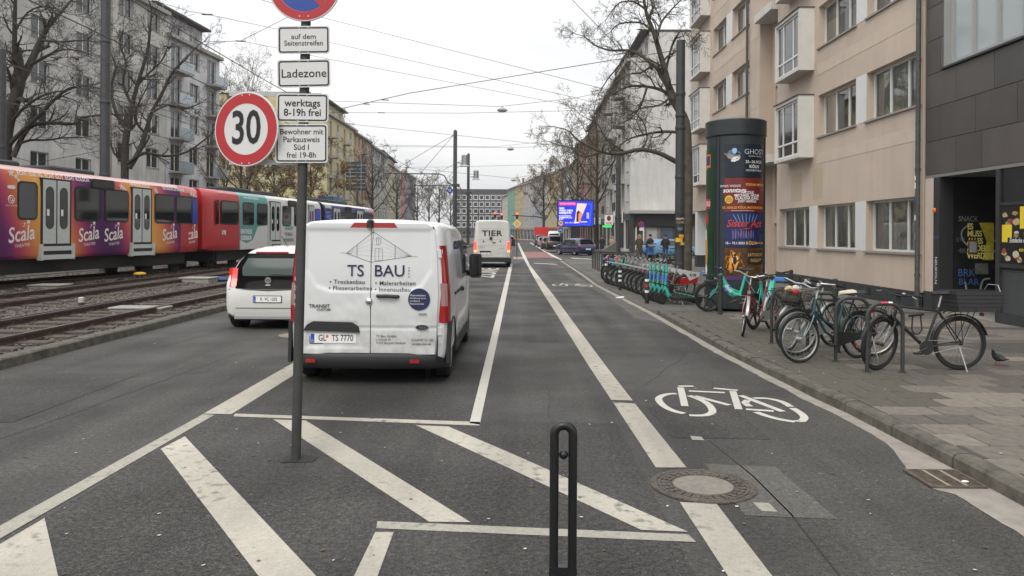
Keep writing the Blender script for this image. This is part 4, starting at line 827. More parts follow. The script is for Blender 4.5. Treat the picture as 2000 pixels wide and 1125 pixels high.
def van(name, label, loc, rz, mat, w, zt, ln, zb=.3, r=.34, y1=.86, y2=3.8, wind=2.9, hood=3.95, hz=1.12, tum=.10):
    t = thing(name, label, 'van', loc, rz)
    secs = [(0, w*.94, zb+.06, zt-.06), (.035, w*.975, zb+.02, zt-.02), (.12, w, zb, zt), (ln*.3, w, zb, zt+.01), (wind-.4, w, zb, zt), (wind, w, zb, zt-.05), (wind+.25, w, zb, zt-.2), (hood, w*.985, zb, hz+.12), (hood+.3, w*.97, zb, hz), (ln-.12, w*.9, zb, hz-.12), (ln, w*.78, zb+.05, hz-.3)]
    b = put('body', hull(secs, 1.08, tum, .12), t); arches(b, (y1, y2), r, w); finish(b.data, mat)
    for y in (y1, y2): liner(t, y, r, w)
    for y in (y1, y2):
        for s in (-1, 1): wheel(t, s*(w-.12), y, r, .2, side=s)
    MB().box(-w+.12, w-.12, .25, ln-.25, zb-.1, zb+.02).build('underbody', plast, t)
    for s in (-1, 1):                                   # cab side windows, mirrors
        mb = MB(); mb.prism([(wind-.55, 1.22), (wind+.72, 1.2), (wind+.28, 1.66), (wind-.5, 1.72)], s*(w-tum*.62)-.05, s*(w-tum*.62)+.05+.0*s, 'x'); mb.build('cab_window', dglass, t)
        m = MB(); m.tube([(s*(w-.02), wind+.62, 1.17), (s*(w+.12), wind+.6, 1.2)], [.05, .045], 8); m.prism(rrect(0, .2, -.2, .19, .05), wind+.5, wind+.62, 'y'); q = len(m.v)-2*len(rrect(0, .2, -.2, .19, .05))
        m.v[q:] = [((v[0]+.02)*s+s*(w-.0), v[1], v[2]+1.3) for v in m.v[q:]]; mi = m.build('wing_mirror', plast, t); fixn(mi.data)
        MB().box(s*(w+.03)-0 if s > 0 else -(w+.21), w+.21 if s > 0 else -(w+.03), wind+.494, wind+.499, 1.14, 1.46).build('mirror_glass', dglass, mi, None)
        MB().box(s*w-.012, s*w+.012, .9, wind-.75, 1.02, 1.055).build('door_rail', plast, t); MB().box(s*w-.02, s*w+.02, wind-.78, wind-.6, .98, 1.03).build('side_handle', plast, t)
    # windscreen
    mb = MB(); mb.q([(-w+.3, wind+.16, zt-.1), (w-.3, wind+.16, zt-.1), (w-.18, hood-.02, hz+.18), (-w+.18, hood-.02, hz+.18)]); o = mb.build('windscreen', dglass, t, None)
    return t
# ---- builder's van
VW_, VZ = .955, 1.97
t = van('delivery_van', 'white dented panel van with line-drawn house logo parked in the loading bay', (-1.80, 9.2, 0), 0, vwhite, VW_, VZ, 4.97, zb=.26, y1=.60)
VANP = t
def rear_y(x, z): return -.036+.02*abs(x/.95)**4+.02*sst(1.25, 1.95, z)+.01*sst(.75, .45, z)
PAN = [(-.745, 1.86), (.745, 1.86), (.745, 1.38), (.63, 1.19), (.47, 1.13), (-.47, 1.13), (-.63, 1.19), (-.745, 1.38)]; PLR = [(-.74, .755), (-.12, .755), (-.07, .45), (-.74, .45)]
def van_surf(x, z):
    d = .016*sst(.028, -.028, sdf_poly((x, z), PAN))+.012*sst(.02, -.02, sdf_poly((x, z), PLR))
    d += .012*sst(.03, -.0, abs(z-.69)-.0)*(1 if x > -.1 else .4)*.8          # swage line
    for cx, cz, rr, dd in ((-.2, 1.0, .16, .012), (.25, .98, .14, .009), (.02, .78, .10, .008), (.5, .8, .07, .006), (-.42, .93, .12, .006)): d += .5*dd*math.exp(-((x-cx)**2+((z-cz)*1.4)**2)/(rr*rr)*2)*(1+.3*sin(x*37+z*29))   # dents
    return rear_y(x, z)+d-.016
def hwid(z): return interp([(.36, .79), (.6, .81), (1.1, .83), (1.5, .815), (1.84, .785), (1.9, .75), (1.94, .68)], z)
sm = .025
for nm, s0, s1 in (('rear_door', -1, 0), ('rear_door', 0, 1)):
    mb = MB()
    def f(u, v):
        z = .375+(1.935-.375)*v; a = -hwid(z) if s0 < 0 else sm+.006; b = sm-.006 if s0 < 0 else hwid(z); x = a+(b-a)*u; return (x, van_surf(x, z), z)
    patch(mb, f, 56, 96); n0 = len(mb.v)
    edge = [f(i/40, 0) for i in range(41)]+[f(1, i/40) for i in range(1, 41)]+[f(1-i/40, 1) for i in range(1, 41)]+[f(0, 1-i/40) for i in range(1, 40)]
    mb.loft([edge, [(p[0], .06, p[2]) for p in edge]], cap=False); dr = mb.build(nm, vwhite, t, 40)
MB().box(sm-.0055, sm+.0055, .006, .03, .375, 1.935).build('door_seam', blk, t, None)
M('gap_dark', (.05, .05, .05), .8)
for s in (-1, 1): MB().tube([(s*(hwid(z)+.008), .016, z) for z in (.39, .8, 1.1, 1.4, 1.6, 1.75, 1.84, 1.9)], .008, 5).build('hinge_gap', MATS['gap_dark'], t)
for z in (.60, 1.53): 
    for s in (-1, 1): MB().bev(s*.85-.03, s*.85+.03, -.014, .03, z, z+.1, .008).build('door_hinge', vwhite, t)
# black bumper wrapping the corners
bp = MB(); rg = []
for s in [i/40 for i in range(-40, 41)]:
    a = s*pi/2*1.0; x = .955*(abs(sin(a))**.62)*(1 if a > 0 else -1 if a < 0 else 0); yb = .30-.36*(abs(cos(a))**.45) if abs(s) < 1 else .34
    top = .40 if abs(x) < .82 else .40+.33*sst(.80, .835, abs(x))
    rg.append([(x, yb+.02, .20), (x, yb-.012, .24), (x, yb-.014, top-.05), (x, yb+.01, top-.012), (x*.97, yb+.06, top), (x*.93, .34, top-.02), (x*.93, .34, .21)])
bpo = bp.loft(rg).build('rear_bumper', plast, t, 50); fixn(bpo.data)
for x in (-.74, .50): MB().box(x, x+.115, -.082, -.070, .275, .318).build('reflector', redl, t)
for s in (-1, 1):
    mb = MB(); zs = [.75, .82, 1.0, 1.2, 1.4, 1.6, 1.675]
    hv_ = lambda z: interp([(.7, .947), (1.08, .950), (1.39, .922), (1.83, .878)], z)
    rg = [[(s*(hv_(z)-.055-.055*sst(1.35, .85, z)), .0, z), (s*(hv_(z)-.035), -.018, z), (s*(hv_(z)+.004), .022, z), (s*(hv_(z)+.016), .15+.06*sst(1.0, .8, z), z), (s*(hv_(z)-.1), .22, z)] for z in zs]
    mb.loft(rg); o = mb.build('tail_lamp', redl, t, 45); fixn(o.data)
    q = MB(); rg = [[(s*(hv_(z)-.085), -.012, z), (s*(hv_(z)-.036), -.022, z), (s*(hv_(z)-.005), .008, z), (s*(hv_(z)-.05), .05, z)] for z in (.95, 1.05, 1.22)]; q.loft(rg); qo = q.build('indicator_lens', M('clear_lens', (.35, .2, .2), .1, coat=1), o); fixn(qo.data)
bl = MB().prism([(-.23, 1.885), (.34, 1.885), (.30, 1.945), (-.18, 1.945)], -.034, .06, 'y').build('brake_lamp', redl, t); MB().bev(-.025, .05, -.07, .05, 1.885, 1.985, .02).build('camera_pod', plast, t)
yo = -.034
bar = MB(); bar.loft([[(-.80, .0, .705), (-.145, .0, .685), (-.16, .0, .76), (-.235, .0, .81), (-.68, .0, .82), (-.76, .0, .775)], [(-.79, -.045, .71), (-.155, -.045, .69), (-.17, -.045, .755), (-.24, -.04, .80), (-.675, -.04, .81), (-.75, -.045, .77)]]); fixn(bar.build('plate_handle_bar', plast, t).data)
plate(t, (-.455, yo+.015, .62), 'GL   TS 7770', size=.1, sx=.74)
MB().prism([(-.525+.018*cos(i*.7), .64+.018*sin(i*.7)) for i in range(9)], yo+.002, yo+.004, 'y').build('seal', orange, t, None)
hd = MB(); hd.tube([(.05, -.02, 1.105), (.06, -.055, 1.105), (.17, -.062, 1.107), (.275, -.055, 1.10), (.285, -.02, 1.10)], .02, 8); hd.build('door_handle', plast, t)
lk = MB().ball((-.045, -.03, 1.045), .043, 18, (1, .8, 1)).build('door_lock', chrome, t)
def vt(s, size, x, z, mat=navy, align='LEFT', **k): return txt(s, size, mat, t, (x, van_surf(x, z)-.004-(.0 if z < 1.15 else .002), z), (pi/2, 0, 0), align, **k)
yfix = -.034
for s_, x in (('TS', -.30), ('BAU', .005)): txt(s_, .185, navy, t, (x, -.020, 1.385), (pi/2, 0, 0), 'LEFT', bold=.008, sx=1.0)
gym = M('grey_print', (.035, .037, .045), .5)
for i, c in enumerate('GMBH'): txt(c, .03, navy, t, (.405, -.022, 1.425-i*.034))
for s_, x, z in (('• Trockenbau', -.50, 1.262), ('• Fliesenarbeiten', -.51, 1.19), ('• Malerarbeiten', .02, 1.25), ('• Innenausbau', .015, 1.178)): txt(s_, .068, gym, t, (x, -.031 if z < 1.2 else -.024, z), (pi/2, 0, 0), 'LEFT', sx=1.0, space=1.08, bold=.008)
txt('TRANSIT', .055, gym, t, (-.73, -.030, .985), (pi/2, 0, 0), 'LEFT', bold=.02, sx=1.1); txt('CUSTOM', .035, gym, t, (-.64, -.030, .945), (pi/2, 0, 0), 'LEFT', bold=.02, sx=1.1)
for s_, x, z, z2 in (('TS Bau GmbH', .035, .648, .042), ('Lustheide 85', .035, .61, .035), ('51427 Bergisch Gladbach', .035, .572, .035), ('02204/47 55 100', .44, .606, .038), ('info@ts-bau.de', .44, .562, .038)): txt(s_, z2, gym, t, (x, -.034, z), (pi/2, 0, 0), 'LEFT', sx=.95)
bd = MB().prism([(.525+.125*cos(i*pi/20), 1.07+.125*sin(i*pi/20)) for i in range(40)], -.034, -.031, 'y').build('round_badge', navy, t, None)
for i, s_ in enumerate(('Malerarbeiten:', 'Ausführung durch', 'zertifizierte', 'Meisterbetriebe')): txt(s_, .031 if i == 0 else .025, wht, bd, (.42, -.036, 1.115-i*.032), (pi/2, 0, 0), 'LEFT')
MB().bev(.52, .61, -.036, -.028, .895, .915, .002).build('small_badge', steel, t)
ov = MB().prism([(.56+.075*cos(i*pi/16), .752+.032*sin(i*pi/16)) for i in range(32)], -.04, -.03, 'y').build('oval_badge', chrome, t, None); MB().prism([(.56+.067*cos(i*pi/16), .752+.026*sin(i*pi/16)) for i in range(32)], -.0425, -.0405, 'y').build('oval_field', M('badge_navy', (.01, .012, .03), .3), ov, None); txt('Ford', .042, chrome, ov, (.56, -.0435, .752), shear=.25, bold=.01)
# (conformed below)
# line drawing of a house on the doors
def ln(a, b, w=.004, m_=None):
    d = V((b[0]-a[0], 0, b[1]-a[1])); n = V((-d.z, 0, d.x)).normalized()*w/2; y = -.022
    patch(MB(), lambda u, v: (a[0]+(b[0]-a[0])*u+n.x*(2*v-1), y, a[1]+(b[1]-a[1])*u+n.z*(2*v-1)), 14, 1).build('logo_line', m_ or gym, t, None)
lgl = M('logo_grey', (.36, .38, .38), .5); Ap, Lf, Rt, Bt = (-.005, 1.835), (-.31, 1.59), (.43, 1.56), (-.03, 1.488)
for a, b in ((Ap, Lf), (Ap, Rt), (Lf, Bt), (Rt, Bt), (Ap, Bt)): ln(a, b)
for k in range(1, 5):
    u = k/5; m1 = (Ap[0]+(Bt[0]-Ap[0])*u, Ap[1]+(Bt[1]-Ap[1])*u); ln(Lf, m1, .0022, lgl); ln(Rt, m1, .0022, lgl)
ln((-.19, 1.685), (-.19, 1.545)); ln((.245, 1.675), (.245, 1.53)); ln((-.38, 1.595), (-.25, 1.585), .003); ln((.37, 1.565), (.5, 1.555), .003)
for x0, x1, z0, z1 in ((.03, .08, 1.69, 1.77), (.015, .10, 1.505, 1.65)):
    for a, b in (((x0, z0), (x1, z0+.005)), ((x0, z1), (x1, z1-.012)), ((x0, z0), (x0, z1)), ((x1, z0+.005), (x1, z1-.012)), (((x0+x1)/2, z0), ((x0+x1)/2, z1))): ln(a, b, .003)
DEC = ('lettering', 'round_badge', 'oval_badge', 'small_badge', 'logo_line', 'number_plate', 'seal', 'door_handle', 'door_lock', 'plate_handle_bar')
for o in list(t.children):                            # set the rear graphics to the door width and lay the print on the dented skin
    if o.name.split('.')[0] in DEC:
        l_ = o.location; l_.x, l_.z = l_.x*1.05+.055, l_.z*1.049-.089; nm_ = o.name.split('.')[0]
        if nm_ == 'lettering':
            me_ = o.data.copy(); o.data = me_
            for v in me_.vertices: v.co.x *= 1.05; v.co.y *= 1.049; v.co.z = l_.y-(van_surf(l_.x+v.co.x, l_.z+v.co.y)-.009)
        elif nm_ == 'logo_line':
            for v in o.data.vertices: v.co.x *= 1.05; v.co.z *= 1.049; v.co.y = van_surf(l_.x+v.co.x, l_.z+v.co.z)-.006
        else: o.scale = (1.05, 1, 1.049); l_.y += min(van_surf(l_.x+v.co.x*1.05, max(.4, l_.z+v.co.z*1.049)) for v in o.data.vertices)+.026
for Lr, s_ in ((VW_, 1), (-VW_, -1)):
    MB().prism([(1.03, .26), (3.4, .26), (3.35, .42), (1.06, .42)], Lr-.012, Lr+.006, 'x').build('side_cladding', plast, t); MB().prism([(.03, .26), (.175, .26), (.18, .42), (.24, .56), (.34, .70), (.28, .76), (.05, .76)], Lr-.03, Lr+.008, 'x').build('corner_cladding', plast, t); MB().torus((Lr-.006*s_, .60, .333), .425, .022, 'x', 20, 6, R(5), R(175)).build('arch_flare', plast, t)
MB().box(VW_-.014, VW_+.004, 1.05, 2.1, .62, .9).build('sliding_door_line', M('van_shade', (.42, .42, .42), .3), t) if 0 else None
cw = MB(); cw.prism(rrect(1.25, 2.3, 1.22, 1.72, .06), VW_-.13, VW_-.055, 'x'); cw.build('side_window', dglass, t)
mb = MB(); mb.tube([(-.55, .2, .3), (-.55, .02, .27), (-.5, -.0, .24), (-.46, .05, .27)], .012, 6); mb.build('tow_eye', black, t)
# ---- scooter company's van
t = van('delivery_van', 'dusty white high-roof van with lit tail lamps driving ahead', (-1.5, 41.6, 0), 0, dirtw, 1.01, 2.55, 5.9, zb=.36, r=.36, y1=1.1, y2=4.6, wind=3.9, hood=4.9, hz=1.25, tum=.12)
for s0, s1 in ((-.80, -.005), (.005, .80)): MB().loft([[(s0, .0, .55), (s1, .0, .55), (s1*(.92 if abs(s1) > .1 else 1), .03, 2.47), (s0*(.92 if abs(s0) > .1 else 1), .03, 2.47)], [(s0, -.03, .55), (s1, -.03, .55), (s1*(.92 if abs(s1) > .1 else 1), -.0, 2.47), (s0*(.92 if abs(s0) > .1 else 1), -.0, 2.47)]]).build('rear_door', dirtw, t, None)
for a in ((-.7, .7, 2.085, 2.09), (-.72, .72, 1.505, 1.51), (-.78, .78, 1.17, 1.175)): MB().box(a[0], a[1], -.034, -.03, a[2], a[3]).build('panel_line', M('panel_line', (.2, .2, .19), .8), t, None)
txt('TIER', .42, blk, t, (0, -.036, 1.84), bold=.012, sx=1.35)
MB().bev(-.13, .02, -.06, -.03, 1.5, 1.66, .01).build('badge_plate', plast, t); MB().box(.02, .2, -.05, -.03, 1.33, 1.37).build('door_handle', plast, t)
for x in (-.45, .45): MB().ball((x, -.03, 1.42), .04, 8).build('lock', plast, t)
plate(t, (-.35, -.045, .75), 'B TI 2046', size=.09); MB().box(-.66, -.05, -.045, -.031, .82, .9).build('plate_bar', plast, t)
txt('TRANSPORTER', .05, lgl, t, (-.7, -.036, 1.14), (pi/2, 0, 0), 'LEFT'); txt('TIER.APP', .08, M('teal_print', (.1, .3, .27), .5), t, (-.7, -.036, 1.06), (pi/2, 0, 0), 'LEFT'); txt('TGE 3.180', .055, gym, t, (.4, -.036, 1.02), (pi/2, 0, 0), 'LEFT'); txt('BL 3,5 t', .055, gym, t, (.35, -.036, .78), (pi/2, 0, 0), 'LEFT')
for s in (-1, 1):
    q = MB(); q.bev(s*.90-.07, s*.90+.07, -.02, .1, .82, 1.4, .02); o = q.build('tail_lamp', redon, t); MB().box(s*.90-.05, s*.90+.05, -.025, -.021, .84, .94).build('indicator', M('lit_amber', (1, .45, .05), .3, emit=3), o, None)
MB().bev(-.98, .98, -.08, .2, .32, .54, .03).build('rear_bumper', plast, t); MB().box(-.7, .7, -.16, -.09, .24, .3).build('step_bar', steel, t)
# ---- generic car
bgl = M('black_gloss', (.004, .004, .0045), .08, spec=.04)
def car(name, label, loc, rz, mat, secs, w, belt=.86, tum=.2, r=.31, y1=.75, y2=3.3, glass=None, side=None, cat='car', rear=True, pl='K AB 210', group=None, lampz=(.78, .95), lit=False, arch=True):
    t = thing(name, label, cat, loc, rz, group); ln_ = secs[-1][0]
    b = put('body', hull(secs, belt, tum), t)
    if arch: arches(b, (y1, y2), r, w, .26)
    finish(b.data, mat)
    for y in (y1, y2):
        if arch: liner(t, y, r, w, .26)
        for s in (-1, 1): wheel(t, s*(w-.11), y, r, .19, side=s)
    MB().box(-w+.15, w-.15, .2, ln_-.2, secs[3][2]-.08, secs[3][2]+.02).build('underbody', plast, t)
    zy = [(zt, y) for y, _, _, zt in secs if y < ln_*.5]; zy = sorted(zy)
    def ry(z): return interp(zy, z)
    zt = max(s[3] for s in secs)
    if rear:
        mb = MB()
        def f(u, v):
            z = glass[0]+(glass[1]-glass[0])*v; h = interp(glass[2], z); x = (2*u-1)*h; return (x, ry(z)-.034+.08*abs(x/w)**3, z)
        patch(mb, f, 12, 10); mb.build('rear_window', bgl, t, 60)
    for poly in side:                                         # side windows on the tumblehome
        for s in (-1, 1):
            mb = MB(); P = []
            for y, z in poly:
                k = max(0, (z-belt)/(zt-belt)); xx = w-tum*.35*min(1, k/.35) if k < .35 else w-tum*(.35+.45*(k-.35)/.5); P.append((s*(xx+.008), y, z))
            mb.q(P if s > 0 else P[::-1]); mb.build('side_window', dglass, t, None)
    for s in (-1, 1):
        a, c = lampz; mb = MB(); rg = [[(s*(w-.22), ry(z)-.0, z), (s*(w-.12), ry(z)-.012, z), (s*(w-.015), ry(z)+.1, z), (s*(w-.03), ry(z)+.22, z), (s*(w-.25), ry(z)+.2, z)] for z in (a, (a+c)/2, c)]; mb.loft(rg); fixn(mb.build('tail_lamp', redon if lit else redl, t, 50).data)
        MB().bev(s*(w+.09)-.09, s*(w+.09)+.09, ln_*.60, ln_*.60+.1, belt, belt+.13, .03).build('wing_mirror', mat, t)
    if pl: plate(t, (0, -.02, .55), pl, size=.08)
    return t
upw = M('hatchback_white', (.64, .64, .61), .25, coat=.6)
UPS = [(0, .70, .30, .62), (.02, .765, .26, .78), (.07, .80, .24, .86), (.10, .815, .23, .95), (.16, .82, .22, 1.15), (.26, .82, .22, 1.40), (.36, .80, .22, 1.485), (.6, .79, .22, 1.53), (1.4, .80, .22, 1.55), (2.0, .82, .22, 1.47), (2.6, .82, .22, 1.12), (2.85, .81, .22, 1.0), (3.3, .78, .24, .88), (3.5, .70, .3, .7)]
t = car('hatchback_car', 'small white hatchback with black glass tailgate and plate K VC 1202', (-4.72, 14.35, 0), 0, upw, UPS, .825, .9, .27, .285, .5, 2.9, (.765, 1.42, [(.76, .70), (.95, .69), (1.15, .65), (1.3, .57), (1.42, .47)]), [[(.55, .98), (1.3, .96), (1.3, 1.36), (.62, 1.36)], [(1.36, .96), (2.3, .95), (1.9, 1.35), (1.36, 1.38)]], pl='', lampz=(.80, 1.14), lit=False)
rl = M('bright_red_lamp', (.75, .015, .012), .2, coat=1)
for o in list(t.children):
    if o.name.startswith('tail_lamp'): o.data.materials.clear(); o.data.materials.append(rl)
gp = MB()
def f(u, v): z = 1.0+.33*v; h = interp([(1.0, .50), (1.15, .53), (1.33, .44)], z); x = (2*u-1)*h; return (x, interp(sorted((s[3], s[0]) for s in UPS[:8]), z)-.042+.08*abs(x/.82)**3, z)
patch(gp, f, 10, 6).build('rear_pane', M('rear_pane', (.06, .08, .075), .15, spec=.2), t, 60)
plate(t, (0, -.012, .57), 'K  VC 1202', size=.085)
for o_ in [MB().prism([(-.06+.0*i+.062*cos(i*pi/12)+.06, .92+.062*sin(i*pi/12)) for i in range(24)], .02, .04, 'y').build('badge', chrome, t, None)]: txt('VW', .075, blk, o_, (0, .019, .92), bold=.01, sx=.9)
MB().box(-.045, .045, .015, .03, .80, .84).build('handle_tab', white, t); MB().bev(-.31, .31, .24, .30, 1.425, 1.455, .008).build('brake_lamp', redl, t)
MB().tube([(-.02, .045, 1.03), (.12, .05, 1.04), (.45, .06, 1.03)], .009, 6).build('rear_wiper', black, t); MB().tube([(.18, .75, 1.5), (.1, .5, 1.75)], .006, 5).build('aerial', black, t)
MB().box(-.6, .6, -.012, .1, .40, .408).build('bumper_line', M('gap_dark'), t, None); MB().tube([(-.75, .035, .75), (0, .0, .735), (.75, .035, .75)], .008, 5).build('tailgate_line', MATS['gap_dark'], t)
MB().bev(-.62, .62, -.03, .2, .20, .27, .02).build('lower_valance', M('valance_grey', (.3, .3, .3), .5), t)
# ---- blue estate turning, parked row beyond the side street
WAG = [(0, .66, .34, .62), (.04, .78, .26, .84), (.10, .86, .23, .96), (.3, .89, .22, 1.22), (.45, .9, .22, 1.38), (.62, .9, .22, 1.44), (1.4, .9, .22, 1.48), (2.4, .9, .22, 1.46), (3.0, .9, .22, 1.15), (3.3, .89, .22, .99), (3.9, .86, .23, .9), (4.35, .78, .26, .8), (4.5, .64, .34, .62)]
SW = [[(.75, .98), (1.55, .96), (1.55, 1.36), (.9, 1.36)], [(1.62, .96), (2.3, .95), (2.3, 1.37), (1.62, 1.38)], [(2.36, .95), (3.15, .94), (2.75, 1.27), (2.36, 1.37)]]
gl = (.98, 1.38, [(.98, .68), (1.2, .64), (1.38, .55)]); alloy = M('alloy', (.55, .55, .55), .35, .7)
bluec = M('navy_car_paint', (.008, .014, .06), .22, coat=.8)
car('estate_car', 'dark blue estate car turning out of the side street below the billboard', (5.9, 66.2, 0), R(27), bluec, WAG, .9, .92, .2, .33, .85, 3.55, gl, SW, pl='K LM 482')
SUV = [(0, .66, .4, .7), (.04, .8, .32, .95), (.1, .87, .3, 1.05), (.25, .9, .28, 1.35), (.4, .9, .28, 1.6), (.7, .9, .28, 1.68), (1.6, .9, .28, 1.7), (2.5, .9, .28, 1.62), (3.0, .9, .28, 1.2), (3.3, .88, .28, 1.08), (3.9, .86, .3, 1.0), (4.2, .7, .38, .8)]
SS = [[(.65, 1.1), (1.5, 1.08), (1.5, 1.52), (.75, 1.52)], [(1.56, 1.08), (2.95, 1.06), (2.55, 1.45), (1.56, 1.52)]]; g2 = (1.08, 1.55, [(1.08, .68), (1.55, .55)])
row = [('suv_car', 'black compact car parked nearest at the kerb beyond the side street', 3.9, 84, (.012, .012, .013), SUV, SS, g2, .34), ('estate_car', 'dark grey car parked ahead of the black compact car', 3.5, 91, (.03, .032, .035), WAG, SW, gl, .32), ('minibus_car', 'white minibus parked ahead of the dark cars', 4.4, 98, (.6, .6, .6), [(a, w, b, (c*1.32 if c > .99 else c)) for a, w, b, c in SUV], [[(.5, 1.25), (1.7, 1.25), (1.7, 1.85), (.6, 1.85)]], (1.2, 1.9, [(1.2, .68), (1.9, .6)]), .34), ('estate_car', 'silver grey car parked beside the red lorry', 3.4, 107, (.25, .25, .26), WAG, SW, gl, .32), ('suv_car', 'farthest dark car parked along the right kerb', 3.3, 118, (.03, .03, .04), SUV, SS, g2, .34)]
for nm, lb, x, y, c, sc, sd, gg_, r in row: car(nm, lb, (x, y, 0), R(rnd.uniform(-2, 2)), M('paint_%d' % y, c, .3, coat=.6), sc, .9, .95, .2, r, .8, 3.2, gg_, sd, pl='K 2', group='cars parked beyond the side street', arch=False)
t = thing('red_lorry', 'small red box lorry standing at the traffic lights on the right', 'lorry', (3.6, 126, 0)); MB().bev(-1.1, 1.1, 0, 4.5, .9, 3.0, .05).build('box_body', M('lorry_red', (.65, .035, .03), .5), t); MB().bev(-1.0, 1.0, 4.6, 6.2, .5, 2.3, .15).build('cab', white, t)
for y in (1.0, 5.3):
    for s in (-1, 1): wheel(t, s*.9, y, .42, .25, side=s)
MB().box(-1, 1, .1, 6, .6, .88).build('chassis', plast, t)
for lb, x, y, c, lit in (('red tail-lit car queueing ahead of the dusty van', -1.6, 118, (.3, .02, .02), True), ('white car waiting at the far junction', -2.0, 150, (.6, .6, .6), True), ('dark red car on the far left lane behind the catenary mast', -8.5, 96, (.12, .015, .02), False), ('black car crossing left of the dusty van', -6.6, 88, (.015, .015, .02), True)):
    car('estate_car', lb, (x, y, 0), 0 if x > -5 else R(70), M('paint_q%d' % y, c, .3, coat=.6), WAG, .9, .92, .2, .33, .85, 3.55, gl, SW, pl='', lit=lit, arch=False)
for lb, x, y, c, sc, rz in (('pale blue small car parked in the side street behind the people', 10.2, 62, (.10, .25, .42), WAG, R(-70)), ('white estate car parked behind the white pillar', 13.6, 52, (.62, .63, .64), WAG, R(-80))):
    car('parked_car', lb, (x, y, 0), rz, M('paint_s%d' % y, c, .3, coat=.6), sc, .9, .92, .2, .33, .85, 3.55, gl, SW, pl='')
# ================================================================== the sign post in front
retro = M('sign_white', (.62, .62, .61), .45, nz=.03, ns=3); sred = M('sign_red', (.42, .022, .028), .4, nz=.06, ns=6); sblue = M('sign_blue', (.02, .06, .30), .4); pole_m = M('post_grey', (.055, .056, .055), .5, .2, nz=.2, ns=6)
SY_ = G(578, 897).y; sb_ = G(578, 897)
t = thing('sign_post', 'grey signpost with speed limit, no stopping and loading zone plates in front', 'signpost', (sb_.x, SY_, 0))
tp = AY(599, -20, SY_); dx = (tp.x-sb_.x)/tp.z
def PX(z): return dx*z
MB().tube([(0, 0, -.02), (PX(4.2), 0, 4.2)], .0385, 20).build('pole', pole_m, t)
MB().q([(p[0]*.17, p[1]*.12, .0062) for p in ((-.55, -.9), (.9, -.7), (1, .5), (.2, .95), (-.5, .6))]).build('tar_patch', M('tar_dark', (.018, .018, .018), .8, nz=.3, ns=30), t, None)
def local(x, y): p = AY(x, y, SY_-.06); return p.x-sb_.x, p.z
def panel(px, lines, ang=0., size=.08, bold=.012, sxs=None, lh=None):
    (ax, az), (bx, bz), (cx_, cz_), (dx_, dz_) = [local(*p) for p in px]          # tl tr br bl
    x0, x1, z0, z1 = (ax+dx_)/2, (bx+cx_)/2, (cz_+dz_)/2, (az+bz)/2
    g = bpy.data.objects.new('plate', None); w, h = x1-x0, z1-z0; cxm, czm = (x0+x1)/2, (z0+z1)/2
    pl = MB().prism(rrect(-w/2, w/2, -h/2, h/2, .022), -.003, 0, 'y').build('plate', retro, t, None, (cxm, -.055, czm), (0, atan2(az-bz, bx-ax), 0))
    m = MB(); o = rrect(-w/2+.010, w/2-.010, -h/2+.010, h/2-.010, .02); i = rrect(-w/2+.021, w/2-.021, -h/2+.021, h/2-.021, .012); n = len(o)
    for k in range(n): m.q([(o[k][0], -.0045, o[k][1]), (o[(k+1) % n][0], -.0045, o[(k+1) % n][1]), (i[(k+1) % n][0], -.0045, i[(k+1) % n][1]), (i[k][0], -.0045, i[k][1])])
    m.build('border', blk, pl, None)
    lh = lh or size*1.05
    for k, s_ in enumerate(lines): txt(s_, size, blk, pl, (0, -.005, (len(lines)-1)*lh/2-k*lh-size*.02), bold=bold, sx=1. if sxs is None else sxs[k])
    for x in (-.035, .035):
        for z in (h/2-.014, -h/2+.014): MB().lathe([(.005, -.002), (.005, .0)], 8, (x, -.004, z), 'y').build('rivet', steel, pl)
    for z in (h*.3, -h*.3): MB().torus((PX(czm)-cxm, .055, z), .042, .006, 'z', 16, 6).build('clamp', steel, pl)
    return pl
panel([(542, 51), (644, 50), (644, 104), (542, 106)], ['auf dem', 'Seitenstreifen'], size=.058, bold=.004, sxs=(1.08, .98), lh=.052)
panel([(541, 117), (645, 115), (645, 170), (542, 171)], ['Ladezone'], size=.095, bold=.006, sxs=(1.0,))
panel([(540, 182), (642, 183), (641, 238), (540, 239)], ['werktags', '8-19h frei'], size=.082, bold=.012, sxs=(.96, .93), lh=.076)
panel([(538, 242), (641, 242), (639, 317), (537, 319)], ['Bewohner mit', 'Parkausweis', 'Süd I', 'frei 19-8h'], size=.063, bold=.006, sxs=(.95, .95, 1, .95), lh=.062)
def disc(mb, r, y, n=56, c=(0, 0)): mb.q([(c[0]+r*cos(2*pi*i/n), y, c[1]+r*sin(2*pi*i/n)) for i in range(n)])
def ringf(mb, r0, r1, y, n=56):
    for i in range(n):
        a, b = 2*pi*i/n, 2*pi*(i+1)/n; mb.q([(r1*cos(a), y, r1*sin(a)), (r1*cos(b), y, r1*sin(b)), (r0*cos(b), y, r0*sin(b)), (r0*cos(a), y, r0*sin(a))])
# speed limit disc, turned a little towards the carriageway
cx_, cz_ = local(478.5, 251.5); sp = bpy.data.objects.new('speed_limit_disc', None)
sd = MB().lathe([(.296, .0), (.299, .004), (.299, .012), (.29, .014)], 64, ax='y').build('speed_disc', retro, t, 30, (cx_, -.04, cz_), (0, 0, R(-17)))
m = MB(); ringf(m, .205, .287, -.0015); m.build('red_ring', sred, sd, None)
txt('30', .375, blk, sd, (0, -.003, .0), bold=.016, sx=.76)
for x in (-.035, .035):
    for z in (.272, -.272): MB().lathe([(.006, -.004), (.006, .0)], 8, (x, 0, z), 'y').build('rivet', retro, sd)
for z in (cz_+.29, cz_-.262): MB().box(cx_-.15, PX(z)+.05, .0, .012, z-.018, z+.018).build('bracket', steel, t)
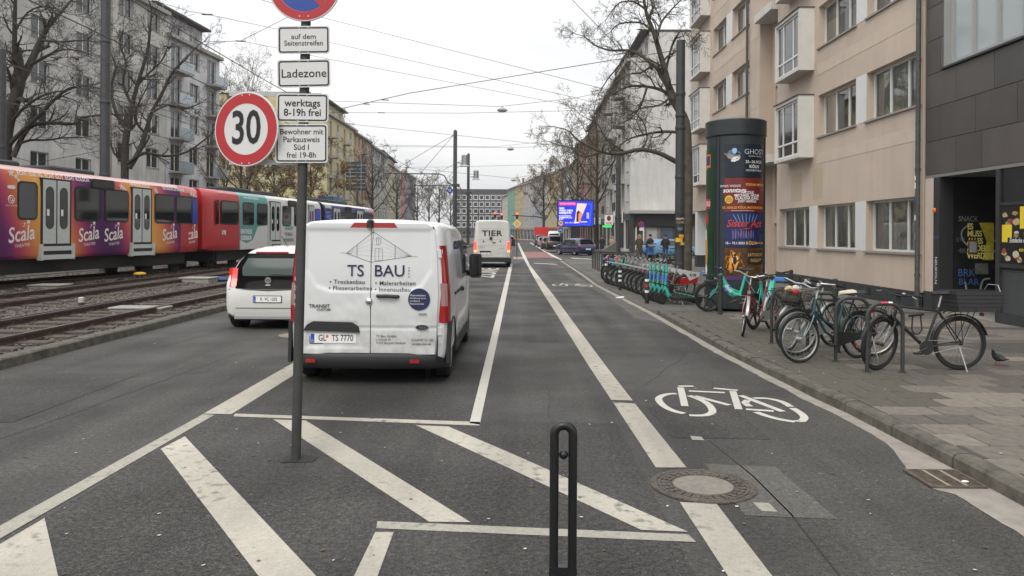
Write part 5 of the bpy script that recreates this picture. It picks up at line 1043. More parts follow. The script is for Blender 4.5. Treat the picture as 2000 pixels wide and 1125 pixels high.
# no stopping disc, cut by the top of the picture
nx_, nz_ = local(594, -30); nd = MB().lathe([(.288, 0), (.292, .004), (.292, .012), (.285, .014)], 64, ax='y').build('no_parking_disc', retro, t, 30, (nx_, -.058, nz_))
m = MB(); ringf(m, .215, .280, -.0015); m.build('red_ring', sred, nd, None); m = MB(); disc(m, .213, -.0012); m.build('blue_field', sblue, nd, None)
m = MB(); c45 = cos(pi/4); m.q([(-.165+.02, -.0022, .165+.02), (-.165-.02, -.0022, .165-.02), (.165-.02, -.0022, -.165-.02), (.165+.02, -.0022, -.165+.02)]); m.build('red_bar', sred, nd, None)
for x in (-.035, .035): MB().lathe([(.006, -.004), (.006, .0)], 8, (x, 0, -.25), 'y').build('rivet', retro, nd)
for i, c in enumerate('AORY'):
    z = 1.45-i*.072; a = R(-52); txt(c, .055, M('scratch_white', (.5, .5, .48), .7), t, (PX(z)+.0395*sin(a), -.0395*cos(a), z), (pi/2, 0, a), bold=.01, name='scrawl')
# ---- slotted bollard close to the camera
p = AY(1100, 1000, 2.62); t = thing('slotted_bollard', 'black slotted tube bollard with a ball, nearest to the camera', 'bollard', (p.x, p.y, 0)); bmt = M('bollard_black', (.012, .0125, .014), .36, .1, nz=.25, ns=14, bump=.04, bs=60)
kz = lambda y: AY(1100, y, p.y).z
zt_ = kz(822); hw_ = .0315; rt = .0155
pts = [(-hw_, 0, .2), (-hw_, 0, zt_-rt-hw_)]+[(hw_*cos(pi-i*pi/12), 0, zt_-rt-hw_+hw_*sin(pi-i*pi/12)) for i in range(1, 12)]+[(hw_, 0, zt_-rt-hw_), (hw_, 0, .2)]
MB().tube(pts, rt, 16).build('hoop', bmt, t)
zb_ = kz(1105); MB().prism(rrect(-hw_-rt, hw_+rt, 0, zb_, .006, 3), -.0145, .0145, 'y').build('stem', bmt, t); MB().ball((0, 0, kz(888)), .0155, 16).build('ball', bmt, t); MB().cyl((-hw_, 0, kz(888)), (hw_, 0, kz(888)), .003, n=8).build('pin', bmt, t)
MB().lathe([(.013, -.010), (.013, -.002), (.016, 0)], 14, (0, -.012, zb_-.03), 'y').build('lock_boss', bmt, t); MB().lathe([(.055, 0), (.052, .02), (.04, .03)], 20).build('base', bmt, t)
# ================================================================== trams on the siding
def tt(px): r = (px-1015)/FP; return (-14.5-21.5*r)/(r-.1)*1.005       # distance along the tram side from its reference point
TRZ = atan2(1, .1)
def wrap_mat(name, cols, sc, ang):
    m = bpy.data.materials.new(name); m.use_nodes = True; t = m.node_tree; b = t.nodes['Principled BSDF']; l = t.links.new
    tc = t.nodes.new('ShaderNodeTexCoord'); mp = t.nodes.new('ShaderNodeMapping'); mp.inputs['Rotation'].default_value = (0, ang, 0); w = t.nodes.new('ShaderNodeTexWave'); w.inputs['Scale'].default_value = sc; w.inputs['Distortion'].default_value = 2.2; w.inputs['Detail'].default_value = 1; w.inputs['Detail Scale'].default_value = .35
    r = t.nodes.new('ShaderNodeValToRGB'); r.color_ramp.elements[0].color = (*cols[0], 1); r.color_ramp.elements[1].color = (*cols[-1], 1)
    for i, c in enumerate(cols[1:-1]): e = r.color_ramp.elements.new((i+1)/(len(cols)-1)); e.color = (*c, 1)
    l(tc.outputs['Object'], mp.inputs[0]); l(mp.outputs[0], w.inputs[0]); l(w.outputs['Color'], r.inputs[0]); l(r.outputs[0], b.inputs['Base Color']); b.inputs['Roughness'].default_value = .55; b.inputs['Specular IOR Level'].default_value = .25
    MATS[name] = m; return m
wrapm = wrap_mat('tram_wrap', [(.075, .016, .10), (.16, .025, .12), (.40, .05, .11), (.56, .13, .08), (.68, .25, .07), (.74, .36, .08)], .066, R(24))
tred = M('tram_red', (.45, .022, .025), .32, coat=.4, nz=.06); tteal = M('tram_teal', (.09, .30, .28), .35, coat=.3); twht = M('tram_white', (.62, .62, .60), .35, coat=.3, nz=.05); tblue = M('tram_blue', (.035, .04, .16), .35, coat=.3); doorg = M('tram_door', (.52, .545, .52), .45, nz=.04); tgr = M('tram_green', (.2, .32, .08), .4); eq = M('roof_gear', (.03, .03, .032), .7); und = M('underframe', (.018, .017, .016), .8, nz=.3); roof_sheen = M('tram_roof_sheen', (.60, .38, .36), .35, coat=.3)  # pale pink roof edge is the sky's reflection put into the colour
SP = [(-1.24, .90), (-1.30, .98), (-1.325, 1.2), (-1.325, 2.95), (-1.30, 3.25), (-1.22, 3.47), (-1.08, 3.58), (-.6, 3.66), (0, 3.68)]
def secring(x, k=1., zb=.9, cut=0): P = SP+[(-y, z) for y, z in SP[-2::-1]]; return [(x, y*k, max(z, zb)) for y, z in P]
def tram_body(t, x0, x1, mat, n='body', ends=(0, 0), roofm=None, fixm=None):
    mb = MB(); rg = []
    if ends[0]: rg += [secring(x0, .78, 1.0), secring(x0+.5, .92)]
    rg += [secring(x0+(1.3 if ends[0] else 0)), secring(x1-(1.3 if ends[1] else 0))]
    if ends[1]: rg += [secring(x1-.5, .92), secring(x1, .78, 1.0)]
    mb.loft(rg); o = mb.build(n, [mat, roofm or mat], t, 30); fixn(o.data)
    if roofm:
        for p in o.data.polygons:
            if abs(p.normal.x) < .8 and p.center.z > 3.5: p.material_index = 1
    return o
YS = -1.325
def tglass(t, x0, x1, z0, z1, m_=None, name='window', r=.12):
    f = MB().prism(rrect(x0-.05, x1+.05, z0-.05, z1+.05, r+.04, 4), YS-.012, YS+.02, 'y').build(name, blk, t, None); MB().prism(rrect(x0, x1, z0, z1, r, 4), YS-.018, YS-.013, 'y').build('pane', m_ or dglass, f, None); return f
def tdoor(t, x0, x1, z0=1.34, z1=3.28, step=True, blue=False):
    f = MB().box(x0-.06, x1+.06, YS-.008, YS+.05, z0-.02, z1+.05).build('door', blk, t, None); w = (x1-x0)/2
    for i in range(2):
        a = x0+i*w+.03; b = a+w-.06; lf_ = MB().box(a, b, YS-.022, YS-.009, z0, z1).build('door_leaf', doorg, f, None)
        cxx = (a+b)/2; hw_ = min(.18, w*.3); e = [(cxx+hw_*cos(q*pi/10), z1-.38+hw_*sin(q*pi/10)) for q in range(11)]+[(cxx-hw_*cos(q*pi/10), z0+.62-hw_*sin(q*pi/10)) for q in range(11)]
        MB().prism(e, YS-.028, YS-.023, 'y').build('door_pane', M('blue_pane', (.02, .05, .3), .1) if blue else dglass, t, None)
        MB().box(cxx-.13, cxx-.03, YS-.0305, YS-.0285, z0+.85, z0+1.05).build('door_notice', white, t, None)
    if step:
        s_ = MB().box(x0-.1, x1+.1, YS-.05, YS+.1, 1.12, 1.26).build('step', doorg, t, None); MB().box(x0-.1, x1+.1, YS-.09, YS+.1, .86, 1.0).build('step', doorg, t, None)
        for x in (x0-.12, x1+.05): MB().box(x, x+.07, YS-.1, YS+.05, .84, 1.33).build('step_cheek', doorg, t, None)
        MB().box(x0-.04, x1+.04, YS-.03, YS+.08, .9, 1.32).build('step_well', blk, t, None)
def tbogie(t, x):
    MB().box(x-1.3, x+1.3, -1.0, 1.0, .42, .88).build('bogie_frame', und, t)
    for d in (-.95, .95):
        w = MB(); 
        for s in (-.72, .72): w.lathe([(.33, -.06), (.36, -.04), (.33, .0), (.33, .06), (.1, .07)], 20, (x+d, s, .34), 'y')
        w.build('wheelset', und, t)
def star(mb, x, z, r, y):
    mb.q([(x+(r if i % 2 == 0 else r*.42)*sin(i*pi/5), y, z+(r if i % 2 == 0 else r*.42)*cos(i*pi/5)) for i in range(10)][::-1])
pale = M('print_cream', (.80, .74, .70), .6)
base = V((-14.5, 21.5, .1)); nrm = V((-1, .1, 0)).normalized()         # away from the camera side
org = base+nrm*1.325
t = thing('tram', 'purple and orange theatre advertising tram nearest on the left', 'tram', org, TRZ); tx = tt
x1 = tx(397); b = tram_body(t, tx(0)-5.5, x1, wrapm, ends=(0, 1), roofm=roof_sheen)
MB().box(tx(0)-5, x1-1.2, -1.05, 1.05, .45, .9).build('underframe', und, t); tbogie(t, tx(20)-1.5); tbogie(t, x1-2.3)
for a, c in ((27, 67), (140, 193), (199, 247), (298, 337), (340, 374)): tglass(t, tx(a)+.05, tx(c)-.05, 2.1, 3.12)
f_ = tglass(t, x1-1.12, x1-.62, 2.1, 3.1, M('cab_blue', (.03, .06, .35), .15))
for o in [f_]: o.rotation_euler = (0, 0, .0)
red_end = MB().loft([[(x, y*k-.004, z) for y, z in SP[:7]] for x, k in ((x1-1.9, 1.001), (x1-1.3, 1.003), (x1-.5, .925), (x1-.02, .786))], closed=False, cap=False).build('red_end_panel', tred, t)
tdoor(t, tx(76), tx(131)); tdoor(t, tx(254), tx(291)); tglass(t, tx(176), tx(217), 3.2, 3.42, M('display_glass', (.02, .02, .015), .2), 'destination_display', .04)
def stxt(s_, size, x, z, m_=pale, **k): return txt(s_, size, m_, t, (x, YS-.006, z), **k)
def stxtu(s_, size, x, z, m_=pale, **k):
    o = txt(s_, size, m_, t, (x, -1.268, z), (pi/2-.35, 0, 0), **k); return o
stxtu('ECHT LUSTIG. ECHT GUT. ECHT KÖLSCH.', .185, (tx(43)+tx(162))/2, 3.40, bold=.02, sx=.92); stxtu('WWW.SCALA.KOELN', .17, (tx(252)+tx(292))/2, 3.40, bold=.02, sx=.72); stxtu('DAS KÖLSCHE LUSTSPIELHAUS', .16, (tx(309)+tx(365))/2, 3.4, bold=.02, sx=.7)
for px in (35, 168, 217, 328, 370):
    x = tx(px); txt('Scala', .62, pale, t, (x, YS-.006, 1.62), (pi/2, -.12, 0), bold=.012, shear=.2, sx=.86); txt('THEATER', .13, pale, t, (x+.05, YS-.006, 1.3), (pi/2, -.1, 0), sx=1.1)
    mb = MB(); star(mb, x+.28, 2.0, .1, YS-.006); star(mb, x+.14, 1.93, .05, YS-.006); star(mb, x+.1, 1.86, .035, YS-.006); mb.build('star_print', pale, t, None)
for pxs in ((14, 24, 29), (232, 237, 241), (300, 301, 303), (370, 375, 379)):
    mb = MB(); 
    for k, px in enumerate(pxs): star(mb, tx(px), 3.38-.1*k if pxs[0] < 20 else 3.3-.05*k, .13-.03*k, YS-.006+(.0 if 1 else 0))
    mb.build('star_print', pale, t, None)
ig = MB(); ig.torus((tx(15), YS-.004, 2.62), .11, .014, 'y', 20, 4); ig.torus((tx(15), YS-.004, 2.62), .05, .012, 'y', 16, 4); ig.build('camera_print', pale, t); MB().prism(rrect(tx(7), tx(23), 2.92, 3.02, .05), YS-.006, YS-.004, 'y').build('tag_print', pale, t, None); stxt('SCALA THEATER', .06, tx(15), 2.44)
for a, c in ((10, 95), (150, 235)): MB().bev(tx(a), tx(c), -.3, .9, 3.69, 3.86, .06).build('roof_unit', eq, t)
# second tram: red front, teal and white section, then blue section
t = thing('tram', 'red fronted tram with teal, white and blue sections behind the white hatchback', 'tram', org, TRZ)
x0 = tx(397)+.35; xm = tx(629); xe = tx(737)
tram_body(t, x0, tx(466), tred, 'red_body', ends=(1, 0)); tram_body(t, tx(466), tx(522), tteal, 'teal_body', roofm=tteal); tram_body(t, tx(522), xm-.3, twht, 'white_body'); tram_body(t, xm+.3, xe-1.6, tblue, 'blue_body', roofm=twht); tram_body(t, xe-1.6, xe, tred, 'red_tail', ends=(0, 1))
mb = MB()
for i in range(9): mb.loft([secring(xm-.3+i*.075, .93 if i % 2 else .97), secring(xm-.3+i*.075+.03, .93 if i % 2 == 0 else .97)])
mb.build('bellows', rubber, t); MB().box(x0+1.2, xm-.8, -1.05, 1.05, .45, .9).build('underframe', und, t); MB().box(xm+.8, xe-1, -1.05, 1.05, .45, .9).build('underframe', und, t)
for x in (x0+2.4, xm-1.2, xm+2.5, xe-2.5): tbogie(t, x)
# white lower part of the teal section
MB().prism([(tx(467), .92), (tx(467), 1.35), (tx(480), 1.2), (tx(492), 1.35), (tx(502), 2.0), (tx(521), 2.1), (tx(521), .92)], YS-.004, YS-.0005, 'y').build('white_wrap', twht, t, None)
for a, c in ((399, 418), (428, 465), (471, 495), (499, 521), (549, 568), (572, 590)): tglass(t, tx(a)+(1.0 if a == 399 else .1), tx(c)-.1 if a > 399 else tx(c)+.25, 2.12, 3.1)
tdoor(t, tx(526), tx(545)); tdoor(t, tx(602), tx(611)); tglass(t, tx(614), tx(624), 2.12, 3.1, M('blue_pane', (.02, .05, .3), .1)); tglass(t, tx(562), tx(577), 3.2, 3.42, None, 'destination_display', .04)
tdoor(t, tx(650), tx(663)); tdoor(t, tx(696), tx(707)); tglass(t, tx(664.5), tx(694), 2.15, 3.05); tglass(t, tx(634), tx(648), 2.15, 3.05); tglass(t, tx(709), tx(728), 2.15, 3.05); tglass(t, tx(674), tx(685), 3.2, 3.42, None, 'destination_display', .04)
MB().box(tx(699), tx(710), YS-.003, YS-.0005, 3.1, 3.3).build('green_wrap', tgr, t, None)
txt('www.der-deutsche-rosenbote.de', .2, wht, t, (tx(490), -1.268, 3.38), (pi/2-.35, 0, 0), sx=.62); txt('SENSATIONELLER', .3, wht, t, (tx(479), YS-.008, 1.75), sx=.5, bold=.03); txt('ROSENBAUM', .3, wht, t, (tx(479), YS-.008, 1.45), sx=.62, bold=.03)
for i, s_ in enumerate(('LACHE, BÜTZE', 'FÜR VERSAELLE', 'MIT SENSEN KÖLLE')): txt(s_, .25, M('print_slate', (.12, .16, .16), .5), t, (tx(563), YS-.008, 1.95-i*.32), sx=.62, bold=.01)
txt('KVB', .26, wht, t, (tx(435), YS-.008, 1.7), bold=.04, sx=.8); txt('DIE PROFIS', .3, wht, t, (tx(641), -1.29, 3.34), (pi/2-.35, 0, 0), sx=.8, bold=.02); txt('NÄCHSTER JOB', .3, wht, t, (tx(719), -1.29, 3.34), (pi/2-.35, 0, 0), sx=.8, bold=.02)
for a, c in ((480, 520), (540, 562), (646, 680), (690, 700)): MB().bev(tx(a), tx(c), -.5, .8, 3.69, 3.9, .06).build('roof_unit', eq, t)
px = tx(581); mb = MB()
for s in (-.4, .4): mb.tube([(px, s*.9, 3.7), (px-1.4, s, 4.55), (px+.1, s*.6, 5.35)], .035, 6)
mb.tube([(px+.1, -.8, 5.3), (px+.1, -.4, 5.4), (px+.1, .4, 5.4), (px+.1, .8, 5.3)], .03, 6); mb.build('pantograph', black, t)
# ================================================================== masts, wires, lamps, signs
mastm = M('mast_grey', (.048, .050, .052), .55, .2, nz=.2, ns=5)
def mast(label, x, y, h, r, name='lamp_mast', rings=(), flat=True, z0=0.):
    t = thing(name, label, 'mast', (x, y, z0)); MB().lathe([(r*1.02, 0), (r, .3), (r*.92, h-.05), (r*.88, h)]+([] if flat else [(r*.5, h+r*.5), (.02, h+r*.7)]), 20).build('shaft', mastm, t)
    for z in rings: MB().lathe([(r*1.02, 0), (r*1.06, .02), (r*1.06, .1), (r*1.02, .12)], 20, (0, 0, z), cap=False).build('band', mastm, t)
    MB().lathe([(r*1.35, 0), (r*1.3, .06), (r*1.05, .09)], 20).build('foot', mastm, t); return t
p = AY(205, 300, 31.5); mast('tall dark catenary mast standing behind the purple tram', p.x, p.y, 13, .2, 'catenary_mast', (4, 7, 9.5), z0=.09)
p = AY(1, 300, 29.5); mast('dark mast cut by the left edge of the picture', p.x, p.y, AY(1, 97, 29.5).z, .19, 'catenary_mast', (5,), z0=.0)
p = AY(1327, 500, 25); lp1 = mast('thick grey lamp post behind the hire bikes with a food poster', p.x, p.y, AY(1327, 79, 25).z-.04, .155, rings=(5.2, 5.6, 6.3, 3.6), z0=.04)
pw = .155*1.03; m = MB(); rg = [[((pw+.012)*sin(a), -(pw+.012)*cos(a), z) for a in [R(-75+15*i) for i in range(10)]] for z in (1.35, 2.48)]; m.loft(rg, cap=False, closed=False); po = m.build('wrapped_poster', M('poster_dark', (.03, .026, .022), .5, nz=.4, ns=12), lp1)
for a, z, s_, c in ((-20, 1.62, .14, (.75, .42, .03)), (10, 1.75, .1, (.7, .35, .03)), (25, 1.5, .09, (.6, .5, .1)), (-5, 1.98, .09, (.12, .16, .22)), (20, 2.2, .05, (.35, .32, .25))):
    m = MB(); m.loft([[((pw+.015)*sin(R(a)+q/pw), -(pw+.015)*cos(R(a)+q/pw), z+s_*.6*(v)) for q in (-s_*.8, -s_*.4, 0, s_*.4, s_*.8)] for v in (-.8, 0, .8)], cap=False, closed=False); m.build('print_patch', M('pp_%d' % (a+50), c, .5, nz=.3, ns=20), po)
txt('KNAPPER', .1, wht, po, (pw*.0, -pw-.02, 2.3), bend=.16, sx=.75); txt('POMMES', .1, M('print_tan', (.5, .35, .15), .5), po, (0, -pw-.02, 2.18), bend=.16, sx=.75)
p = AY(1207, 500, 50); lp2 = mast('slimmer grey lamp post beside the grey cabinet', p.x, p.y, AY(1207, 287, 50).z, .165, rings=(2.8, 4.2), z0=.04)
for s in (-1, 1): MB().bev(s*.26-.035, s*.26+.035, -.05, .05, 2.55, 3.3, .02).build('light_strip', white, lp2); MB().bev(s*.2-.04, s*.2+.04, -.02, .02, 2.8, 2.9, .005).build('strip_bracket', mastm, lp2)
# central catenary masts with cantilevers and lanterns
cw_ = M('wire_dark', (.05, .05, .052), .6)
for k, (px, ty, Y, lb) in enumerate(((888, 256, 100, 'nearer of two tall catenary masts beyond the vans'), (914, 301, 124, 'farther of two tall catenary masts beyond the vans'))):
    q = AY(px, 470, Y); H_ = AY(px, ty, Y).z; t = mast(lb, q.x, q.y, H_, .27 if k == 0 else .24, 'catenary_mast', (7.6,), flat=False)
    a = AY(px, 340 if k == 0 else 363, Y).z
    MB().tube([(-.2, 0, a-1.5), (-.9, 0, a-1.1), (-1.4, 0, a-.2), (-2.0, 0, a), (-8.4, 0, a+.05), (-9.2, 0, a)], .075, 8).build('cantilever', mastm, t)
    for dx_ in (-3.9, -7.6): MB().tube([(dx_, 0, a), (dx_-.5, 0, a-1.0), (dx_-.3, 0, a-2.0), (dx_+.4, 0, a-2.0)], .045, 6).build('steady_arm', mastm, t)
    mb = MB(); mb.tube([(-.2, 0, H_-.5), (-4.5, 0, a+.1)], .03, 5); mb.tube([(-.2, 0, H_-.5), (-8.6, 0, a+.1)], .03, 5); mb.build('stay_wires', cw_, t)
    ln_ = MB(); ln_.box(.3, 1.1, -.1, .1, a+1.4, a+1.5); l_ = ln_.build('lantern_arm', mastm, t); MB().lathe([(.62, 0), (.55, .12), (.42, .2), (.42, 1.45), (.3, 1.5)], 14, (1.25, 0, a+1.0)).build('lantern', steel, l_)
    MB().bev(-.4, .6, -.4, .4, 8.3 if k else 8.0, 8.6 if k else 8.3, .05).build('clamp', mastm, t)
t = thing('stop_sign_blue', 'small blue diamond tram signal sign left of the near mast', 'sign', (AY(878, 457, 100).x, 100, 0)); z = AY(878, 372, 100).z; MB().prism([(-.5, z), (0, z-.55), (.5, z), (0, z+.55)], -.03, 0, 'y').build('plate', sblue, t, None); txt('U', .45, wht, t, (0, -.035, z), bold=.03); MB().cyl((0, 0, z+.5), (0, 0, z+2), .03).build('hanger', cw_, t)
# overhead wires
def wire(label, pts, r=.016, name='overhead_wire'):
    o = MB().tube(pts, r, 5).build(name, cw_, None); return tag(o, label, 'wire', 'overhead wires')
def span(label, px, Y0, Y1, r=.016, sag=0.):
    P = [AY(x, y, Y0+(Y1-Y0)*i/(len(px)-1)) for i, (x, y) in enumerate(px)]; Q = []
    if not any(k in label for k in ('steep', 'insulator', 'left house', 'purple', 'first left')):          # run on to the mast line and the house fronts
        a, b = P[0], P[1]
        if a.x > -17: P.insert(0, a+(a-b)*((a.x+17.5)/max(.5, (b.x-a.x))))
        a, b = P[-1], P[-2]
        if a.x < 9.3: P.append(a+(a-b)*((9.4-a.x)/max(.5, (a.x-b.x))))
    for a, b in zip(P, P[1:]):
        for k in range(6): u = k/6; q = a.lerp(b, u); q.z -= sag*4*u*(1-u); Q.append(q)
    return wire(label, Q+[P[-1]], r)
span('topmost span wire crossing the sky to the plane tree', [(560, 14), (640, 37), (1125, 160), (1300, 205)], 40, 46, .014)
span('second span wire crossing the sky to the plane tree', [(400, 27), (542, 57), (640, 82), (1120, 190), (1290, 232)], 44, 50, .014); span('third span wire crossing the sky to the plane tree', [(400, 82), (470, 80), (542, 94), (640, 115), (1120, 207), (1290, 245)], 48, 54, .014)
span('heavy span wire rising to the right over the street', [(640, 213), (672, 211), (800, 182), (1180, 120), (1330, 97)], 62, 60, .03); span('lamp span wire with the nearest hanging lamp', [(560, 196), (640, 197), (975, 208), (995, 206), (1120, 192), (1230, 170)], 62, 62, .018)
span('level span wire just under the nearest hanging lamp', [(560, 219), (665, 220), (900, 221), (1130, 216), (1230, 212)], 66, 66, .018); span('span wire falling from the yellow house towards the middle', [(660, 238), (690, 243), (1060, 282), (1160, 292)], 84, 84, .02)
span('paired span wire with the second hanging lamp', [(720, 286), (997, 288), (1090, 286), (1160, 280)], 92, 92, .02); span('span wire above the second hanging lamp', [(740, 283), (960, 287), (1060, 277)], 96, 96, .018); span('far span wire with the third hanging lamp', [(790, 327), (1000, 348), (1085, 336)], 118, 118, .025); span('faint far span wire left of the masts', [(730, 327), (890, 326), (1070, 321)], 108, 108, .02)
span('steep wire at top right running into the plane tree', [(1105, -20), (1118, 0), (1210, 95), (1300, 180)], 33, 30, .014); span('wire from left insulators up behind the sign plates', [(400, 82), (470, 80), (563, 33), (640, 5)], 46, 52, .018); span('wire with dark insulator at top left of the sky', [(270, -8), (370, 22), (400, 27)], 40, 44, .014)
for lb, xx, a, b, z in (('contact wire above the nearest tram track', -8.37, 4, 130, 5.75), ('carrying wire above the nearest tram track', -8.32, 4, 130, 7.0), ('contact wire above the middle tram track', -12.07, 4, 130, 5.75), ('carrying wire above the middle tram track', -12.02, 4, 130, 7.0)): wire(lb, [(xx, a+(b-a)*i/24, z-.25*(4*((i/24*4) % 1)*(1-((i/24*4) % 1)) if z > 6 else 0)) for i in range(25)], .013, 'contact_wire')
wire('contact wire above the trams on the siding', [(TX(y)-.72, y, 5.75) for y in (4, 20, 40, 58)], .013, 'contact_wire'); wire('carrying wire above the trams on the siding', [(TX(y)-.72, y, 6.9) for y in (4, 20, 40, 58)], .013, 'contact_wire')
for lb, px, py, Y in (('lower cross wire with dark clamps in front of left house', [(0, 105), (120, 112), (200, 108), (440, 82)], 0, 40), ('thin cross wire low over the purple tram', [(0, 300), (70, 318), (245, 285)], 0, 34), ('long cross wire over the first left tree', [(0, 95), (100, 118), (330, 200), (640, 240)], 0, 44)): span(lb, px, Y, Y+6, .014)
ins = M('insulator', (.02, .018, .016), .5); ib = M('insulator_brown', (.09, .03, .015), .4)
for k, (x, y, Y) in enumerate(((405, 28, 44), (470, 80, 48), (330, 90, 42), (715, 203, 62), (752, 195, 62), (687, 242, 84), (745, 220, 66), (755, 284, 92), (150, 112, 40), (110, 112, 40))):
    q = AY(x, y, Y); t = thing('wire_insulator', ('dark insulator clamp on the overhead wires, ' + ('at top left of the sky', 'left of the loading zone plate', 'in front of the roof terrace', 'on the heavy wire over the yellow house', 'right one on the heavy wire', 'at the yellow house roof', 'on the level span wire', 'on the paired wire by the grey house', 'right one before the grey house', 'left one before the grey house')[k]), 'insulator', q, group='insulators on the wires')
    mb = MB(); mb.tube([(-.3, 0, 0), (.3, 0, -.02)], .04, 6)
    if k > 7 or k == 2: mb.lathe([(.05, -.15), (.11, -.1), (.11, -.04), (.04, 0)], 8)
    mb.build('body', ib if k > 7 else ins, t)
q = AY(672, 208, 62); t = thing('chain_hanger', 'short dark chain hanging from the heavy wire above the yellow house', 'chain', q); mb = MB()
for i in range(8): mb.torus((.06*sin(i*1.7), 0, -.12-.14*i), .06, .022, 'y' if i % 2 else 'x', 8, 4)
mb.build('links', ins, t)
lampg = M('lamp_shade_grey', (.33, .33, .32), .5); lampw = M('lamp_bowl', (.62, .62, .6), .3)
for x, y, Y, lb in ((981, 215, 62, 'nearest grey dish street lamp hanging from span wires'), (997, 291, 92, 'second hanging dish street lamp'), (1003, 352, 118, 'third hanging dish street lamp, farthest away')):
    q = AY(x, y, Y); t = thing('hanging_lamp', lb, 'street lamp', q, group='lamps hanging over the street'); MB().lathe([(.42, -.05), (.43, .0), (.3, .13), (.12, .2), (.05, .22), (.05, .32)], 20).build('shade', lampg, t); MB().lathe([(.4, -.051), (.32, -.13), (.16, -.18), (.02, -.19)], 20).build('bowl', lampw, t)
# direction sign from behind
q = AY(694, 457, 95); t = thing('direction_sign', 'dark back of a four panel direction sign on a post beyond the trams', 'sign', (q.x, q.y, 0)); dps = M('sign_back', (.022, .028, .038), .5)
for a, b in ((316, 329), (331, 343), (345, 357), (359, 372)):
    z1, z0 = AY(694, a, 95).z, AY(694, b, 95).z; x0, x1 = AY(675, 457, 95).x-q.x, AY(713, 457, 95).x-q.x; pn = MB().prism(rrect(x0, x1, z0, z1, .08), .02, .06, 'y').build('panel', dps, t, None); MB().box(x0, x1, -.04, .015, (z0+z1)/2-.03, (z0+z1)/2+.03).build('rail', steel, pn, None)
z1, z0 = AY(694, 316, 95).z, AY(694, 372, 95).z
for x in (x0+.5, x1-.55): MB().box(x, x+.06, -.06, -.041, z0, z1).build('upright', steel, t, None)
MB().cyl((.2, .12, 0), (.2, .12, z1), .14, n=14).build('post', mastm, t)
# video billboard
q = AY(1124, 457, 82); t = thing('video_billboard', 'glowing blue video billboard on a post beyond the side street', 'billboard', (q.x, q.y, 0), R(-6)); z1, z0 = AY(1124, 391, 82).z, AY(1124, 443, 82).z; hw = 1.96
MB().box(-hw, hw, -.12, .25, z0, z1).build('housing', plast, t); MB().box(-.5, .5, -.05, .2, 0, z0-.01).build('pedestal', plast, t); MB().bev(-.3, .3, -.1, .2, z1+.002, z1+.2, .05).build('camera_box', plast, t)
eb = M('screen_blue', (.012, .03, .62), .4, emit=.55); el = M('screen_light_blue', (.03, .12, .85), .4, emit=.55); ep = M('screen_pink', (.85, .03, .18), .4, emit=.6); ew = M('screen_white', (.8, .8, .8), .4, emit=.55); es = M('screen_skin', (.75, .25, .12), .4, emit=.45); eh = M('screen_hair', (.06, .015, .02), .4, emit=.2); ek = M('screen_peach', (.75, .55, .5), .4, emit=.5)
scn = MB().box(-hw+.1, hw-.1, -.125, -.121, z0+.1, z1-.1).build('screen', eb, t, None)
def sc(px, py, o=.13): return ((px-1124)*82/FP, -o, AY(1124, py, 82).z)
def spoly(pts, m_, o): MB().q([sc(x, y, o) for x, y in pts]).build('screen_image', m_, scn, None)
spoly([(1091.5, 398), (1125, 397), (1125, 401), (1091.5, 402)][::-1] if 0 else [(1091.5, 401), (1124.5, 401), (1124.5, 395), (1091.5, 395)], ep, .127); spoly([(1123, 437), (1152, 440), (1156, 398), (1129, 396)], el, .1268); spoly([(1124, 436), (1150, 438.5), (1154, 399.5), (1130, 397.5)], eb, .1272)
spoly([(1122, 435), (1131, 436), (1146, 398), (1127, 397)], ek, .1276); spoly([(1125.5, 433), (1132, 434), (1137, 418), (1130, 411), (1126, 414)], eh, .128); spoly([(1129.5, 434), (1133, 434.5), (1136.5, 421), (1135, 414), (1130, 417)], es, .1284)
for s_, x, y, sz in (('2025', 1092, 407, .28), ('WIRD DEIN', 1092, 411.5, .28), ('REISEJAHR!', 1092, 416, .28), ('BUCHE DEINEN', 1092, 422, .18), ('SOMMERURLAUB', 1092, 425.3, .18), ('JETZT', 1092, 428.6, .18), ('8.11.–10.11.2024', 1104, 435, .18), ('univers', 1134, 433, .24)): txt(s_, sz, ew, scn, sc(x, y, .13), (pi/2, 0, 0), 'LEFT', bold=.03)
txt('2025', .34, ew, scn, sc(1148, 421, .13), (pi/2, -pi/2, 0), bold=.02); txt('FRANZIS REISEMESSE', .17, ew, scn, sc(1108, 398, .13))
MB().torus(sc(1149.5, 405, .13), .22, .015, 'y', 20, 4).build('screen_image', el, scn)
# traffic signs on the right, priority sign, signals
def rpole(t, h, r=.035): MB().cyl((0, 0, 0), (0, 0, h), r, n=10).build('post', pole_m, t)
def rdisc(t, z, r, outer, inner_, name, ring=.0):
    d = MB().lathe([(r, 0), (r, .02)], 28, (0, -.06, z), 'y').build(name, outer, t)
    if ring: m = MB(); m.q([(ring*cos(2*pi*i/28), -.063, z+ring*sin(2*pi*i/28)) for i in range(28)]); m.build('field', inner_, d, None)
    return d
q = AY(1095, 457, 79.5); t = thing('speed_sign_post', 'speed 30 and blue cycle signs on one post before the billboard', 'sign', (q.x, q.y, 0)); z = AY(1095, 436, 79.5).z; rpole(t, z+.4); d = rdisc(t, z, .33, sred, retro, 'speed_disc', .24); txt('30', .3, blk, d, (0, -.068, z), bold=.03); z = AY(1095, 449, 79.5).z; d = rdisc(t, z, .33, retro, sblue, 'cycle_disc', .3)
m = MB(); [m.torus((x, -.066, z-.06), .085, .014, 'y', 14, 4) for x in (-.11, .11)]; m.tube([(-.11, -.066, z-.06), (-.03, -.066, z+.08), (.06, -.066, z+.08), (.11, -.066, z-.06), (0, -.066, z-.05), (-.03, -.066, z+.08)], .012, 4); m.build('cycle_print', retro, d)
